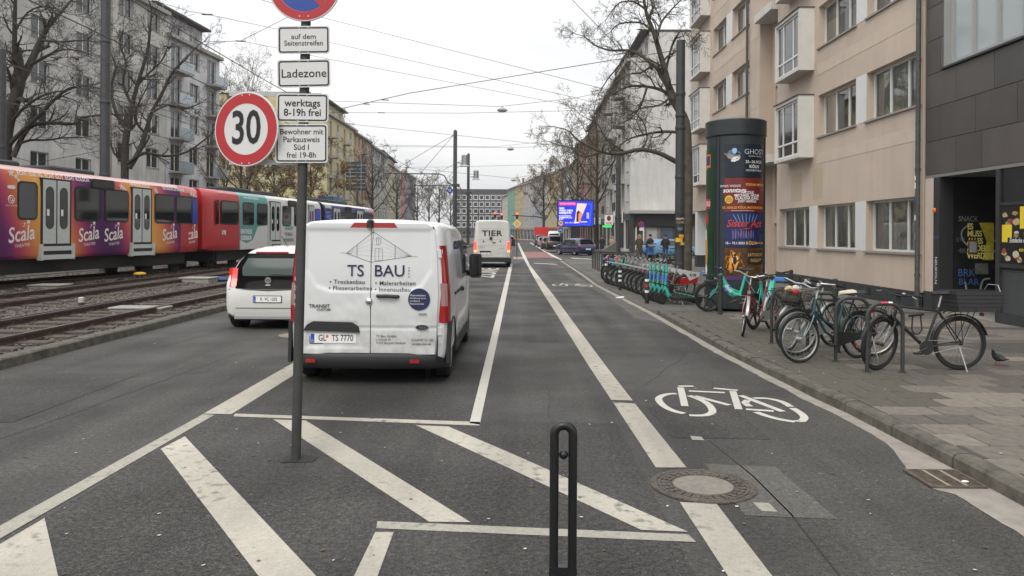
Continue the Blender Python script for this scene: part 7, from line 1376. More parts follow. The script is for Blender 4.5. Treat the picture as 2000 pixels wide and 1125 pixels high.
def bike(label, rear, front, col, step=False, r=.345, turn=0., tilt=0., sad=None, basket=None, crate=False, rack=True, guard=M('mudguard_black', (.014, .014, .014), .4), fend=True, bars='flat', z=ZP, tyre=.02, kick=True, chain=True, name='bicycle', group='parked bicycles by the hoops', rimm=None, refl=True, wkind='std', fat=1., extras=None, sz=.93):
    rv, fv = V(rear), V(front); d = fv-rv; t = thing(name, label, 'bicycle', (rv.x, rv.y, z), atan2(d.y, d.x), group); t.rotation_euler = (tilt, 0, atan2(d.y, d.x)); wb = 1.07
    fm = col; bb = V((.45, 0, .29)); st = V((.27, 0, .80)); hd = V((.80, 0, .82)); hb = V((.845, 0, .66)); ra = V((0, 0, r)); f = .017*fat
    bwheel(t, 0, r, tyre=tyre, rimm=rimm, kind=wkind)
    mb = MB(); mb.tube([bb, st], f, 10)
    if step: mb.tube([hb+V((-.01, 0, .03)), (.62, 0, .40), bb+V((.02, 0, .02))], f*1.15, 10); mb.tube([hd, (.66, 0, .56), (.40, 0, .45), bb.lerp(st, .3)], f*.9, 10)
    else: mb.tube([hb, bb], f*1.25, 10); mb.tube([hd+V((0, 0, -.01)), st+V((.01, 0, -.05))], f, 10)
    for s in (-1, 1): mb.tube([bb+V((0, s*.03, 0)), ra+V((.05, s*.055, 0)), ra+V((0, s*.06, 0))], .009, 7); mb.tube([st+V((0, s*.015, -.06)), ra+V((0, s*.06, 0))], .008, 7)
    mb.tube([hd+V((-.008, 0, .03)), hb], f*1.15, 10); mb.build('frame', fm, t)
    mb = MB(); mb.tube([st, V((.235, 0, sz-.02))], .013, 8); mb.build('seat_post', CHR, t); saddle(t, .22, sz+.02, sad)
    # front end turns about the head tube
    ax = (hd-hb).normalized(); ft = MX.Translation(hb) @ MX.Rotation(turn, 4, -ax if ax.z < 0 else ax) @ MX.Translation(-hb)
    def tr(p): return ft @ V(p)
    fx = V((wb, 0, r)); q = tr(fx); rot3 = (MX.Rotation(turn, 4, ax)).to_euler(); w_ = bwheel(t, 0, r, loc=q, rot=rot3, tyre=tyre, rimm=rimm, kind=wkind)
    mb = MB()
    for s in (-1, 1): mb.tube([tr(hb+V((0, s*.03, -.02))), tr((.93, s*.052, .5)), tr((1.0, s*.055, r+.08)), tr(fx+V((0, s*.055, 0)))], [.014, .013, .011, .009], 8)
    mb.tube([tr(hb+V((0, -.05, -.02))), tr(hb+V((0, .05, -.02)))], .018, 8); mb.build('fork', fm, t)
    mb = MB(); top = hd+ax*.16 if bars != 'flat' else hd+ax*.12; mb.tube([tr(hd), tr(top)], .014, 8); mb.tube([tr(top), tr(top+V((.07, 0, .02)))], .016, 8); b_ = top+V((.07, 0, .02))
    if bars == 'flat': bp_ = [b_+V((-.06, -.31, .04)), b_+V((-.02, -.2, .03)), b_+V((0, -.05, 0)), b_+V((0, .05, 0)), b_+V((-.02, .2, .03)), b_+V((-.06, .31, .04))]
    else: bp_ = [b_+V((-.24, -.27, .02)), b_+V((-.1, -.29, .05)), b_+V((.02, -.2, .06)), b_+V((0, -.05, 0)), b_+V((0, .05, 0)), b_+V((.02, .2, .06)), b_+V((-.1, .29, .05)), b_+V((-.24, .27, .02))]
    mb.tube([tr(p) for p in bp_], .011, 8); hbo = mb.build('handlebar', CHR if bars != 'flat' else sadm, t)
    for i0, i1 in ((0, 1), (-1, -2)): g0, g1 = bp_[i0], bp_[i0].lerp(bp_[i1], .9); MB().tube([tr(g0), tr(g1)], .017, 8).build('grip', grip, hbo); MB().tube([tr(g1+V((.02, 0, -.01))), tr(g0.lerp(g1, .3)+V((.06, 0, -.03)))], .006, 5).build('brake_lever', CHR, hbo)
    MB().ball(tr(b_+V((.0, .1, .035))), .026, 10, (1, 1, .7)).build('bell', CHR, hbo)
    lm = MB(); lm.lathe([(.012, -.05), (.032, 0), (.03, .02)], 12, (0, 0, 0), 'x'); lo = lm.build('head_lamp', CHR, t, 35, tr((.93, 0, .74)), (0, 0, turn))
    mb = MB()
    for s in (-1, 1): mb.tube([tr((.86, s*.01, .86)), tr((.95, s*.02, .80)), tr((.9, s*.03, .62))], .003, 4)
    mb.build('cables', grip, t)
    if fend:
        for fr_ in (0, 1):
            n = 14; a0, a1 = (R(5), R(165)) if fr_ == 0 else (R(-8), R(115)); rr = r+.025; mb = MB(); rg = []
            for i in range(n+1):
                a = a0+(a1-a0)*i/n; c = V((0 if fr_ == 0 else wb, 0, r)); 
                if fr_: a = pi-a if 0 else a+R(20)
                P = [c+V(((rr+dz)*cos(a), dy, (rr+dz)*sin(a))) for dy, dz in ((-.027, -.012), (-.018, .003), (.018, .003), (.027, -.012))]; rg.append([tr(p) if fr_ else p for p in P])
            mb.loft(rg, cap=False, closed=False); mb.build('mudguard', guard, t)
    mb = MB(); mb.lathe([(.09, .048), (.095, .052), (.09, .056)], 24, (bb.x, 0, bb.z), 'y'); mb.cyl(bb+V((0, -.07, 0)), bb+V((0, .07, 0)), .012, n=8)
    for s, a in ((1, -.4), (-1, pi-.4)): mb.tube([bb+V((0, s*.07, 0)), bb+V((.165*cos(a), s*.085, .165*sin(a)))], .009, 6)
    cr_ = mb.build('crank', M('crank_dark', (.05, .05, .05), .4, .5), t)
    for s, a in ((1, -.4), (-1, pi-.4)): c = bb+V((.165*cos(a), s*.12, .165*sin(a))); MB().bev(c.x-.045, c.x+.045, c.y-.035, c.y+.035, c.z-.011, c.z+.011, .004).build('pedal', grip, cr_)
    if chain: MB().prism([(bb.x+.1*cos(a), bb.z+.1*sin(a)) for a in [R(-90+15*i) for i in range(13)]]+[(0, r+.045), (-.05, r), (0, r-.045)], .045, .058, 'y').build('chain_guard', guard, t)
    else: mb = MB(); mb.tube([bb+V((0, .05, .09)), ra+V((0, .05, .04))], .004, 4); mb.tube([bb+V((0, .05, -.09)), ra+V((0, .05, -.04))], .004, 4); mb.build('chain', steel, t)
    if rack:
        mb = MB(); zr = r*2+.06
        for s in (-1, 1): mb.tube([(.18, s*.05, zr-.02), (.1, s*.06, zr), (-.27, s*.06, zr)], .006, 6); mb.tube([(-.16, s*.06, zr), (0, s*.07, r+.02)], .005, 5); mb.tube([(.02, s*.06, zr), (0, s*.07, r+.02)], .005, 5)
        for x in (.06, -.06, -.16, -.27): mb.tube([(x, -.06, zr), (x, .06, zr)], .005, 5)
        mb.build('carrier', grip if col is not CHR else CHR, t); MB().bev(-.30, -.275, -.035, .035, zr-.06, zr-.02, .006).build('tail_light', redl, t)
    if kick: mb = MB(); mb.tube([(.04, .07, r-.04), (.0, .17, -.0)], .009, 6); mb.build('kickstand', CHR, t)
    if refl: MB().bev(.0, .03, -.006, .006, .15, .21, .004).build('wheel_reflector', orange, t)
    if crate:
        zr = r*2+.07; mb = MB(); x0, x1, w0 = -.40, .12, .18
        for k_ in range(5): z_ = zr+.01+k_*.05 if 1 else 0; e = 1+.04*k_; mb.box((x0-.14)*1+.14-.012*k_, x1+.012*k_, -w0*e, -w0*e+.012, z_, z_+.047); mb.box(x0-.012*k_, x1+.012*k_, w0*e-.012, w0*e, z_, z_+.047); mb.box(x0-.012*k_, x0-.012*k_+.012, -w0*e+.013, w0*e-.013, z_, z_+.047); mb.box(x1+.012*k_-.012, x1+.012*k_, -w0*e+.013, w0*e-.013, z_, z_+.047)
        mb.box(x0, x1, -w0, w0, zr-.002, zr+.009)
        for x in (x0, (x0+x1)/2, x1-.03):
            for y in (-w0-.004, w0+.004): mb.box(x, x+.03, y-.003, y+.003, zr, zr+.24)
        cb = mb.build('crate', M('crate_plastic', (.032, .032, .033), .5), t, None); cb['label'] = 'black plastic crate'; MB().tube([(x0-.02, -.16, zr+.25), (x0-.03, -.1, zr+.33), (x0-.03, .1, zr+.33), (x0-.02, .16, zr+.25)], .006, 6).build('crate_handle', CHR, t)
    if basket:
        c = V((1.02, 0, .78)); mb = MB()
        for k_ in range(6): e = .13+.012*k_; z_ = c.z-.12+k_*.05; mb.tube([tr((c.x+sx_*e*1.0, sy_*e*1.25, z_)) for sx_, sy_ in ((-1, -1), (1, -1), (1, 1), (-1, 1), (-1, -1))], .004, 4)
        for i in range(9):
            for sy_ in (-1, 1): u = -1+2*i/8; mb.tube([tr((c.x+u*.13, sy_*.13*1.25, c.z-.12)), tr((c.x+u*.19, sy_*.19*1.25, c.z+.13))], .0035, 3)
            for sx_ in (-1, 1): u = -1+2*i/8; mb.tube([tr((c.x+sx_*.13, u*.13*1.25, c.z-.12)), tr((c.x+sx_*.19, u*.19*1.25, c.z+.13))], .0035, 3)
        bk = mb.build('basket', M('wire_basket', (.03, .03, .025), .5), t, None); MB().ball(tr(c+V((0, 0, -.02))), .12, 12, (1, 1.25, .8)).build('basket_liner', M('liner_olive', (.035, .032, .02), .8, nz=.4, ns=12), bk)
        for u, v, w_2, rr_, cc in ((.02, .06, .1, .06, (.45, .03, .03)), (.0, -.05, .13, .07, (.5, .4, .22)), (-.06, .02, .15, .06, (.6, .58, .54)), (.06, -.02, .11, .05, (.12, .08, .04))): MB().ball(tr(c+V((u, v, w_2))), rr_, 8, (1, 1, .8)).build('litter', M('basket_litter_%d' % int(rr_*1000+u*100), cc, .7, nz=.3, ns=20), bk)
    if extras: extras(t, tr)
    return t
blkf = M('frame_black', (.012, .012, .013), .32, coat=.5); tealf = M('frame_petrol', (.010, .05, .065), .3, coat=.5); grnf = M('frame_dark_green', (.015, .025, .02), .3, coat=.4); redf = M('frame_red', (.2, .012, .014), .35, coat=.4); dott = M('hire_teal', (.05, .42, .33), .4, nz=.04); dblu = M('hire_blue', (.06, .22, .60), .4)
def ulock(t, tr): MB().tube([(.52, .03, .70), (.50, .03, .52), (.54, .03, .46), (.60, .03, .46), (.63, .03, .52), (.62, .03, .70)], .009, 8).build('shackle', grip, t); MB().cyl((.48, .03, .71), (.67, .03, .69), .016, n=8).build('lock_bar', grip, t)
bike('black trekking bicycle with rear crate beside the pigeon', (5.62, 9.86), (4.53, 9.83), blkf, False, turn=R(28), crate=True, chain=False, extras=ulock, refl=False, rimm=M('rim_black', (.03, .03, .03), .4), tyre=.023, sz=.96)
bike('petrol blue step-through bicycle with cream saddle', (4.72, 10.75), (3.68, 10.25), tealf, True, r=.32, sad=M('saddle_cream', (.62, .56, .44), .6), bars='swept', sz=.90, turn=R(-8))
bike('dark ladies bicycle with litter filled front basket', (4.83, 11.9), (3.85, 11.25), grnf, True, r=.33, basket=True, bars='swept', turn=R(10), guard=M('mudguard_silver', (.4, .4, .4), .3, .7))
bike('black bicycle with blue bag lying between the hoops', (5.0, 10.9), (4.05, 10.95), blkf, False, r=.335, turn=R(15), sz=.88, bars='swept'); bike('red bicycle with silver mudguards turned towards the road', (4.55, 13.75), (3.82, 13.1), redf, True, r=.33, turn=R(35), guard=M('mudguard_silver'), bars='swept', rimm=CHR)
# hoops
hoopm = M('hoop_grey', (.045, .047, .045), .5, .2, nz=.25, ns=8)
def hoop(label, x0, y0, x1, y1, h=.86, z=ZP, r=.024, name='bike_hoop', group='cycle hoops on the pavement'):
    t = thing(name, label, 'bike rack', (x0, y0, z), atan2(y1-y0, x1-x0), group); L_ = sqrt((x1-x0)**2+(y1-y0)**2); c = min(.17, L_/2)
    P = [(0, 0, -.02), (0, 0, h-c)]+[(c-c*cos(i*pi/12), 0, h-c+c*sin(i*pi/12)) for i in range(1, 7)]+[(L_-c+c*sin(i*pi/12), 0, h-c+c*cos(i*pi/12)) for i in range(0, 7)]+[(L_, 0, -.02)]
    MB().tube(P, r, 12).build('hoop', hoopm, t)
    for x in (0, L_): MB().lathe([(.05, 0), (.048, .006), (.026, .01)], 14, (x, 0, .001)).build('base_plate', hoopm, t)
    return t
h1 = hoop('nearest cycle hoop with a pink sticker holding the black bicycle', 4.34, 9.62, 4.78, 9.62); 
for x, w_, m_ in ((.16, .09, M('sticker_pink', (.6, .05, .12), .5)), (.255, .05, white)): m = MB(); m.loft([[(x+dx_, (.0255)*cos(a), .86+.0255*sin(a)) for a in [R(20+20*i) for i in range(8)]] for dx_ in (0, w_)], cap=False, closed=False); m.build('sticker', m_, h1)
hoop('second cycle hoop from the black bicycle', 4.29, 10.45, 4.74, 10.45); hoop('third cycle hoop from the black bicycle', 4.21, 11.25, 4.66, 11.25); hoop('fourth cycle hoop, behind the basket bicycle', 3.98, 12.15, 4.43, 12.2)
# teal hire cycles
def hire(label, rear, front, z=ZP, turn=0., tilt=0.):
    def ex(t, tr):
        MB().tube([(.83, 0, .84), (.70, 0, .60), (.52, 0, .40), (.38, 0, .38)], [.05, .06, .065, .05], 10).build('beam', dott, t); MB().tube([(.27, 0, .86), (.40, 0, .36)], .03, 8).build('seat_mast', dott, t)
        MB().bev(.60, .72, -.068, .068, .47, .60, .01).build('label_block', dblu, t); txt('dott', .12, wht, t, (.64, -.071, .53), (pi/2, R(-50), 0), bold=.02); txt('dott', .12, wht, t, (.64, .071, .53), (pi/2, R(50), pi), bold=.02)
        MB().bev(.95, 1.2, -.15, .15, .80, .825, .01).build('front_tray', grip, t); MB().bev(1.15, 1.2, -.14, .14, .83, .90, .01).build('tray_plate', dblu, t)
    return bike(label, rear, front, dott, True, r=.32, z=z, turn=turn, tilt=tilt, tyre=.026, rimm=M('rim_black'), wkind='mag', guard=grip, chain=False, rack=False, name='hire_bicycle', group='teal hire bicycles', refl=False, fat=1.2, extras=ex, kick=True)
hire('teal hire bicycle leaning by the advertising column', (5.25, 16.9), (4.28, 17.1), turn=R(15)); hire('teal hire bicycle behind the red bicycle', (4.25, 13.95), (4.95, 14.75), turn=R(20)); hire('teal hire bicycle at the far end of the silver row', (4.3, 29.4), (3.3, 29.0), .045, R(10)); hire('second teal hire bicycle at the far end of the silver row', (4.45, 28.5), (3.45, 28.1), .045, R(-10))
# silver hire row
kv = M('hire_silver', (.26, .26, .26), .4, .5); kr_ = M('hire_red', (.38, .015, .02), .4); kw = M('hire_white', (.62, .62, .62), .4)
def kex(t, tr):
    for s in (-1, 1):
        MB().prism([(-.34, .42), (.16, .36), (.22, .52), (-.38, .62)], s*.06-.004, s*.06+.004, 'y').build('red_panel', kr_, t, None); MB().prism([(-.40, .60), (-.1, .48), (.02, .66), (.0, .74), (-.40, .72)], s*.068-.004, s*.068+.004, 'y').build('white_panel', kw, t, None)
        txt('KVB', .11, blk, t, (-.2 if s < 0 else -.2, s*.074, .63), (pi/2, 0, 0 if s < 0 else pi), bold=.03)
    MB().bev(1.0, 1.22, -.15, .15, .80, .815, .006).build('front_carrier', CHR, t)
kb = bike('nearest silver hire bicycle with red and white rear panel behind the scooters', (4.72, 21.9), (3.65, 21.65), kv, True, r=.32, z=.045, turn=R(6), name='share_bicycle', group='row of silver hire bicycles', guard=grip, chain=False, rack=False, refl=False, extras=kex, bars='swept', rimm=M('rim_dark', (.06, .06, .06), .5))
ordn = ('second', 'third', 'fourth', 'fifth', 'sixth', 'seventh', 'eighth', 'ninth', 'tenth')
for i in range(9): y = 22.55+.62*i; dup(kb, (4.68-.045*i+rnd.uniform(-.03, .03), y, .045), kb.rotation_euler[2]+R(rnd.uniform(-4, 4)), 'silver hire bicycle, %s in its row counted from the scooters' % ordn[i])
# scooters
def scooter(label, x, y, rz):
    t = thing('electric_scooter', label, 'scooter', (x, y, .045), rz, 'row of teal scooters'); 
    bwheel(t, 0, .125, tyre=.035, kind='mag', rimm=M('rim_black')); bwheel(t, .92, .125, tyre=.035, kind='mag', rimm=M('rim_black'))
    MB().loft([[(.12, -.09, .12), (.12, .09, .12), (.12, .09, .17), (.12, -.09, .17)], [(.22, -.1, .10), (.22, .1, .10), (.22, .1, .18), (.22, -.1, .18)], [(.66, -.1, .10), (.66, .1, .10), (.66, .1, .18), (.66, -.1, .18)], [(.76, -.05, .16), (.76, .05, .16), (.76, .05, .26), (.76, -.05, .26)]]).build('deck', grip, t); MB().tube([(.70, 0, .16), (.79, 0, .26), (.845, 0, .42)], [.055, .06, .05], 10).build('neck', dott, t)
    m = MB(); m.tube([(.845, 0, .40), (.80, 0, 1.0)], .034, 12); m.build('stem', dott, t); MB().tube([(.832, 0, .58), (.818, 0, .74)], .0365, 12).build('blue_wrap', dblu, t); MB().tube([(.842, 0, .47), (.838, 0, .5)], .039, 12).build('collar', grip, t); MB().tube([(.812, 0, .80), (.81, 0, .82)], .038, 12).build('collar', grip, t)
    m = MB()
    for s in (-1, 1): m.tube([(.85, s*.03, .38), (.90, s*.055, .24), (.92, s*.06, .125)], .016, 8)
    m.build('fork', grip, t); hb_ = MB().tube([(.77, -.27, 1.09), (.79, -.1, 1.06), (.80, 0, 1.03), (.79, .1, 1.06), (.77, .27, 1.09)], .014, 8).build('handlebar', grip, t)
    for s in (-1, 1): MB().tube([(.77, s*.27, 1.09), (.78, s*.17, 1.072)], .02, 8).build('grip', rubber, hb_)
    for cx_, a0, a1 in ((0, R(20), R(165)), (.92, R(20), R(130))):
        m = MB(); m.loft([[(cx_+.15*cos(a0+(a1-a0)*i/10), dy, .125+.15*sin(a0+(a1-a0)*i/10)) for dy in (-.045, 0, .045)] for i in range(11)], cap=False, closed=False); m.build('mudguard', grip, t)
    MB().bev(-.03, .14, -.05, .05, .185, .2, .005).build('rear_brace', dott, t); MB().tube([(.45, .08, .1), (.42, .18, .0)], .01, 6).build('kickstand', steel, t); return t
s0 = scooter('nearest teal electric scooter in the row of parked scooters', 4.58, 19.75, R(183))
for i in range(4): dup(s0, (4.56-.05*i, 19.75+.34*(i+1), .045), R(183+rnd.uniform(-3, 3)), 'teal electric scooter, %s in its row counted from the kerb bollard' % ordn[i])
# hoops with orange discs, bollards
for i, (y, lb) in enumerate(((33.2, 'nearest'), (36.0, 'second'))):
    t = hoop('%s share station hoop with orange disc panel' % lb, 3.85, y, 4.6, y, .95, .045, .03, 'station_hoop', 'share station hoops'); MB().prism(rrect(.06, .69, .35, .88, .08), -.012, .012, 'y').build('panel', plast, t, None); d_ = MB().lathe([(.22, -.02), (.2, -.024)], 24, (.37, 0, .62), 'y').build('orange_disc', M('disc_orange', (.6, .10, .03), .5), t); MB().lathe([(.205, -.0255), (.18, -.026)], 24, (.37, 0, .62), 'y', cap=False).build('disc_ring', white, d_); MB().prism([(.25, .5), (.45, .52), (.5, .66), (.36, .62), (.3, .72)], -.0275, -.0265, 'y').build('disc_print', white, d_, None)
for i in range(5): hoop('plain black hoop beyond the disc panels, %s one' % ('first', 'second', 'third', 'fourth', 'fifth')[i], 3.85, 37.2+.85*i, 4.6, 37.2+.85*i, .95, .045, .028, 'station_hoop', 'share station hoops')
def bollard(label, x, y, h, z, style):
    t = thing('bollard', label, 'bollard', (x, y, z), group='small black bollards')
    if style == 'ball': MB().lathe([(.05, 0), (.05, h-.16), (.058, h-.15), (.058, h-.12), (.045, h-.11), (.045, h-.08), (.055, h-.05), (.045, h-.015), (.01, h)], 16).build('post', hoopm, t); [MB().lathe([(.056, zz_), (.06, zz_+.01), (.056, zz_+.03)], 16, cap=False).build('ring', hoopm, t) for zz_ in (h*.3, h*.6, h*.75)]
    else:
        MB().lathe([(.055, 0), (.05, h-.03), (.03, h)], 16).build('post', plast, t)
        for k_ in range(3): MB().lathe([(.0565, h*.35+k_*h*.18), (.0565, h*.35+k_*h*.18+h*.08)], 16, cap=False).build('band', redp if style == 'red' and k_ == 1 else white, t)
    return t
bollard('black ball-top bollard beside the teal hire bicycle at the column', 4.32, 16.55, .86, ZP, 'ball'); bollard('black ball-top bollard by the beige wall behind the cream saddle', 6.55, 16.0, .82, ZP, 'ball'); bollard('black ball-top bollard by the beige wall nearer the advertising column', 7.05, 20.0, .82, ZP, 'ball')
bollard('flexible bollard with red and white bands before the scooters', 3.30, 19.9, .8, .045, 'red'); bollard('flexible bollard with white bands at the far end of the silver row', 3.18, 28.2, .9, .045, 'white'); bollard('dark flexible bollard halfway along the silver row', 3.22, 24.6, .8, .045, 'white')
# pigeon
q = G(1949, 715, ZP); t = thing('pigeon', 'dark grey pigeon standing on the slabs right of the black bicycle', 'pigeon', (q.x, q.y, ZP), R(200)); pg = M('feather_grey', (.045, .05, .055), .7, nz=.4, ns=18)
mb = MB(); rg = []
for x, z, w_, h_ in ((-.19, .075, .012, .006), (-.13, .085, .03, .016), (-.07, .10, .05, .042), (0, .115, .058, .056), (.05, .13, .05, .055), (.075, .155, .035, .04), (.082, .185, .026, .028), (.09, .21, .024, .026), (.105, .218, .016, .016), (.112, .216, .006, .006)):
    rg.append([(x+h_*.25*sin(a), w_*cos(a), z+h_*sin(a)) for a in [2*pi*i/12 for i in range(12)]])
mb.loft(rg); fixn(mb.build('body', pg, t, 60).data)
for s in (-1, 1):
    mb = MB(); mb.loft([[(-.15, s*.02, .09), (-.15, s*.03, .085), (-.15, s*.025, .08)], [(-.05, s*.055, .12), (-.05, s*.064, .10), (-.05, s*.055, .08)], [(.04, s*.05, .14), (.04, s*.06, .125), (.04, s*.052, .10)]]); fixn(mb.build('wing', M('wing_grey', (.075, .08, .085), .7, nz=.3, ns=25), t, 60).data)
    mb = MB(); mb.tube([(0, s*.022, .075), (.005, s*.024, .03), (.0, s*.024, .004)], .006, 6)
    for a in (-.5, 0, .5): mb.tube([(0, s*.024, .004), (.035*cos(a), s*.024+.035*sin(a), .003)], .003, 4)
    mb.build('leg', M('pigeon_leg', (.3, .08, .06), .6), t); MB().ball((.10, s*.021, .217), .004, 6).build('eye', orange, t)
MB().tube([(.11, 0, .215), (.128, 0, .208)], [.006, .002], 6).build('beak', M('beak', (.08, .07, .07), .5), t)
# ================================================================== people
skin = M('skin', (.42, .26, .19), .6)
def person(label, x, y, rz, coat, trousers, hair, h=1.72, z=.11, hood=None, walk=.08, armbend=.25, hat=None, coatlen=.5, extra=None):
    t = thing('person', label, 'person', (x, y, z), rz); k = h/1.75
    J = {'pel': (0, 0, .95), 'wst': (0, 0, 1.1), 'chs': (0, 0, 1.32), 'nck': (0, .0, 1.48), 'hd0': (0, -.015, 1.56), 'hd1': (0, -.02, 1.68)}
    E = [('pel', 'wst'), ('wst', 'chs'), ('chs', 'nck'), ('nck', 'hd0'), ('hd0', 'hd1')]; Rd = {'pel': .15, 'wst': .13, 'chs': .15, 'nck': .058, 'hd0': .085, 'hd1': .085}
    for s, n in ((-1, 'l'), (1, 'r')):
        J.update({'hip'+n: (s*.09, 0, .88), 'kne'+n: (s*.10, -walk*s*.6-.02, .49), 'ank'+n: (s*.10, walk*s*1.3+.02 if 0 else -walk*s, .085), 'toe'+n: (s*.115, -walk*s-.15, .03), 'sho'+n: (s*.19, 0, 1.40), 'elb'+n: (s*.25, .03, 1.13), 'wri'+n: (s*.22, -armbend, .98+armbend*.4), 'hnd'+n: (s*.20, -armbend-.08, .95+armbend*.45)})
        E += [('pel', 'hip'+n), ('hip'+n, 'kne'+n), ('kne'+n, 'ank'+n), ('ank'+n, 'toe'+n), ('chs', 'sho'+n), ('sho'+n, 'elb'+n), ('elb'+n, 'wri'+n), ('wri'+n, 'hnd'+n)]; Rd.update({'hip'+n: .095, 'kne'+n: .062, 'ank'+n: .045, 'toe'+n: .035, 'sho'+n: .075, 'elb'+n: .05, 'wri'+n: .033, 'hnd'+n: .038})
    names = list(J); me = bpy.data.meshes.new('body'); me.from_pydata([tuple(c*k for c in J[n]) for n in names], [(names.index(a), names.index(b)) for a, b in E], [])
    o = put('body', me, t); sk = o.modifiers.new('skin', 'SKIN'); sl_ = me.skin_vertices[0].data if me.skin_vertices else None
    if sl_ is None:
        import bmesh; bm = bmesh.new(); bm.from_mesh(me); bm.verts.layers.skin.verify(); bm.to_mesh(me); bm.free(); sl_ = me.skin_vertices[0].data
    for i, n in enumerate(names): sl_[i].radius = (Rd[n]*k, Rd[n]*k*(.8 if n in ('chs', 'wst', 'pel') else 1)); sl_[i].use_root = n == 'pel'
    sb2 = o.modifiers.new('sub', 'SUBSURF'); sb2.levels = 1; sb2.render_levels = 1; bpy.context.view_layer.update(); dg = bpy.context.evaluated_depsgraph_get(); nm = bpy.data.meshes.new_from_object(o.evaluated_get(dg)); o.modifiers.clear(); o.data = nm
    nm.materials.clear(); [nm.materials.append(m_) for m_ in (skin, trousers, coat, sadm)]
    for p_ in nm.polygons:
        c = p_.center/k; p_.use_smooth = True
        if c.z > 1.47: p_.material_index = 0
        elif c.z < .10: p_.material_index = 3
        elif c.z < .90 and abs(c.x) < .19: p_.material_index = 1
        elif c.y < -armbend-.05 and c.z < 1.2: p_.material_index = 0
        else: p_.material_index = 2
    mb = MB(); rg = []
    for z_, w_, d_ in ((.95-coatlen, .235, .19), (.8, .225, .175), (1.0, .205, .16), (1.2, .215, .165), (1.38, .215, .15), (1.46, .13, .115), (1.5, .085, .085)): rg.append([(w_*k*cos(a)*(1 if abs(cos(a)) < .9 else .97), d_*k*sin(a), z_*k) for a in [2*pi*i/16 for i in range(16)]])
    mb.loft(rg, cap=False); mb.build('coat', coat, t, 60)
    hc = V((0, -.015, 1.645))*k; MB().ball(hc+V((0, .018, .035)), .108*k, 12, (.93, 1.0, 1.0)).build('hat' if hat else 'hair', hat or hair, t)
    for s in (-1, 1): MB().ball(hc+V((s*.033, -.088, .005)), .011, 6).build('eye', sadm, t); MB().ball(hc+V((s*.09, -.0, -.01)), .02, 6, (.5, 1, 1.4)).build('ear', skin, t)
    MB().ball(hc+V((0, -.1, -.02)), .016, 6, (.8, 1, 1.3)).build('nose', skin, t); MB().ball(hc+V((0, -.087, -.055)), .018, 6, (1.3, .5, .4)).build('mouth', M('lips', (.3, .12, .1), .6), t)
    if hood: MB().torus(hc+V((0, -.03, -.015)), .115*k, .045*k, 'y', 16, 6).build('hood_trim', hood, t)
    if extra: extra(t)
    return t
olive = M('olive_coat', (.06, .05, .025), .9, nz=.2, ns=12); dk1 = M('dark_coat', (.014, .014, .018), .85); dk2 = M('brown_black_coat', (.022, .017, .014), .85); jean = M('jeans', (.05, .075, .12), .9); dtr = M('dark_trousers', (.015, .015, .018), .9)
fur = M('fur_trim', (.38, .25, .13), .95, nz=.3, ns=40); hr = M('hair_dark', (.02, .014, .01), .8); hbl = M('hair_fair', (.3, .2, .09), .8)
person('woman in olive parka with fur hood standing behind the hire bicycles', AY(1249, 457, 50).x, 50, R(-10), olive, dtr, hbl, 1.70, hood=fur, coatlen=.42, armbend=.22); person('person in dark jacket bending over the blue pushchair', AY(1270, 457, 50.5).x, 50.5, R(35), dk2, dtr, hr, 1.74, armbend=.35, coatlen=.15); person('man in black hat, dark jacket and jeans walking with hands down', AY(1300, 457, 51).x, 51, R(-15), dk1, jean, hr, 1.72, hat=dk1, armbend=.05, coatlen=.12, walk=.14)
def pack(t): MB().bev(-.15, .15, .12, .30, 1.08, 1.45, .04).build('backpack', M('pack_black', (.012, .012, .015), .7), t); MB().prism([(-.04, 1.25), (.04, 1.25), (.03, 1.32), (-.03, 1.32)], .301, .303, 'y').build('pack_mark', white, t, None)
person('person in long black coat with backpack walking past the billboard', AY(1176, 457, 72).x, 72, R(180), dk1, dtr, hr, 1.70, z=0, extra=None, coatlen=.45, walk=.12); person('person with pale fur hood half hidden by the grey cabinet', AY(1195, 457, 66).x, 66, R(150), M('beige_coat', (.30, .22, .14), .9), dtr, hbl, 1.66, z=0, hood=fur, coatlen=.3)
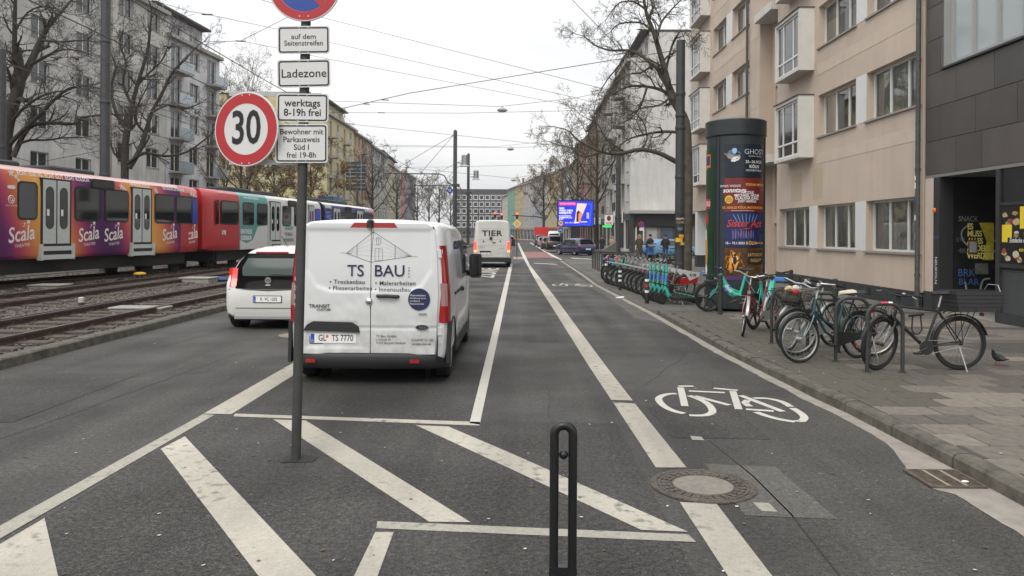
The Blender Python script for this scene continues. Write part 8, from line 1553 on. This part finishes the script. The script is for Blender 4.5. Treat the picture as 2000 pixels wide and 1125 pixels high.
# pushchair
q = AY(1268, 457, 49.3); t = thing('pushchair', 'blue pushchair standing between the two people in dark coats', 'pushchair', (q.x, q.y, .11), R(100)); 
for x, y in ((-.3, -.25), (-.3, .25), (.35, -.22), (.35, .22)): bwheel(t, x, .13, loc=(x, y, .13), tyre=.02, spokes=8)
mb = MB()
for s in (-1, 1): mb.tube([(.35, s*.22, .13), (-.15, s*.24, .55), (-.5, s*.24, 1.0)], .014, 6); mb.tube([(-.3, s*.25, .13), (.1, s*.24, .6)], .014, 6)
mb.tube([(-.5, -.24, 1.0), (-.5, .24, 1.0)], .016, 6); mb.build('chassis', sadm, t)
MB().loft([[(-.3, -.2, .45), (.3, -.2, .4), (.35, -.2, .55), (-.2, -.2, .95)], [(-.3, .2, .45), (.3, .2, .4), (.35, .2, .55), (-.2, .2, .95)]]).build('seat', M('pushchair_blue', (.04, .12, .32), .8, nz=.3, ns=8), t); m = MB(); m.loft([[(-.2+.38*cos(a), y, .75+.34*sin(a)) for a in [R(20+16*i) for i in range(9)]] for y in (-.21, 0, .21)], cap=False, closed=False); m.build('hood', M('pushchair_hood', (.10, .14, .2), .8), t)
# a few cycles chained up beyond the pillar, and one more at the poster post
bike('dark bicycle parked by the white pillar', (8.6, 42.3), (7.5, 42.0), blkf, False, z=.12, turn=R(12), group='bicycles by the beige block'); bike('grey bicycle behind the lamp post with poster', (7.2, 45.5), (6.1, 45.0), M('frame_grey', (.1, .1, .1), .4), True, z=.12, group='bicycles by the beige block')
# ================================================================== thin winter haze
hm = bpy.data.materials.new('haze'); hm.use_nodes = True; ht = hm.node_tree; ht.nodes.clear(); ho = ht.nodes.new('ShaderNodeOutputMaterial'); hv_n = ht.nodes.new('ShaderNodeVolumePrincipled')
hv_n.inputs['Color'].default_value = (.93, .94, .96, 1); hv_n.inputs['Density'].default_value = .00028; hv_n.inputs['Anisotropy'].default_value = .2; ht.links.new(hv_n.outputs[0], ho.inputs['Volume'])
tag(MB().box(-1600, 1600, -80, 3100, -1.1, 40).build('haze', hm, None, None), 'thin grey winter haze over the whole street', 'haze', kind='stuff')
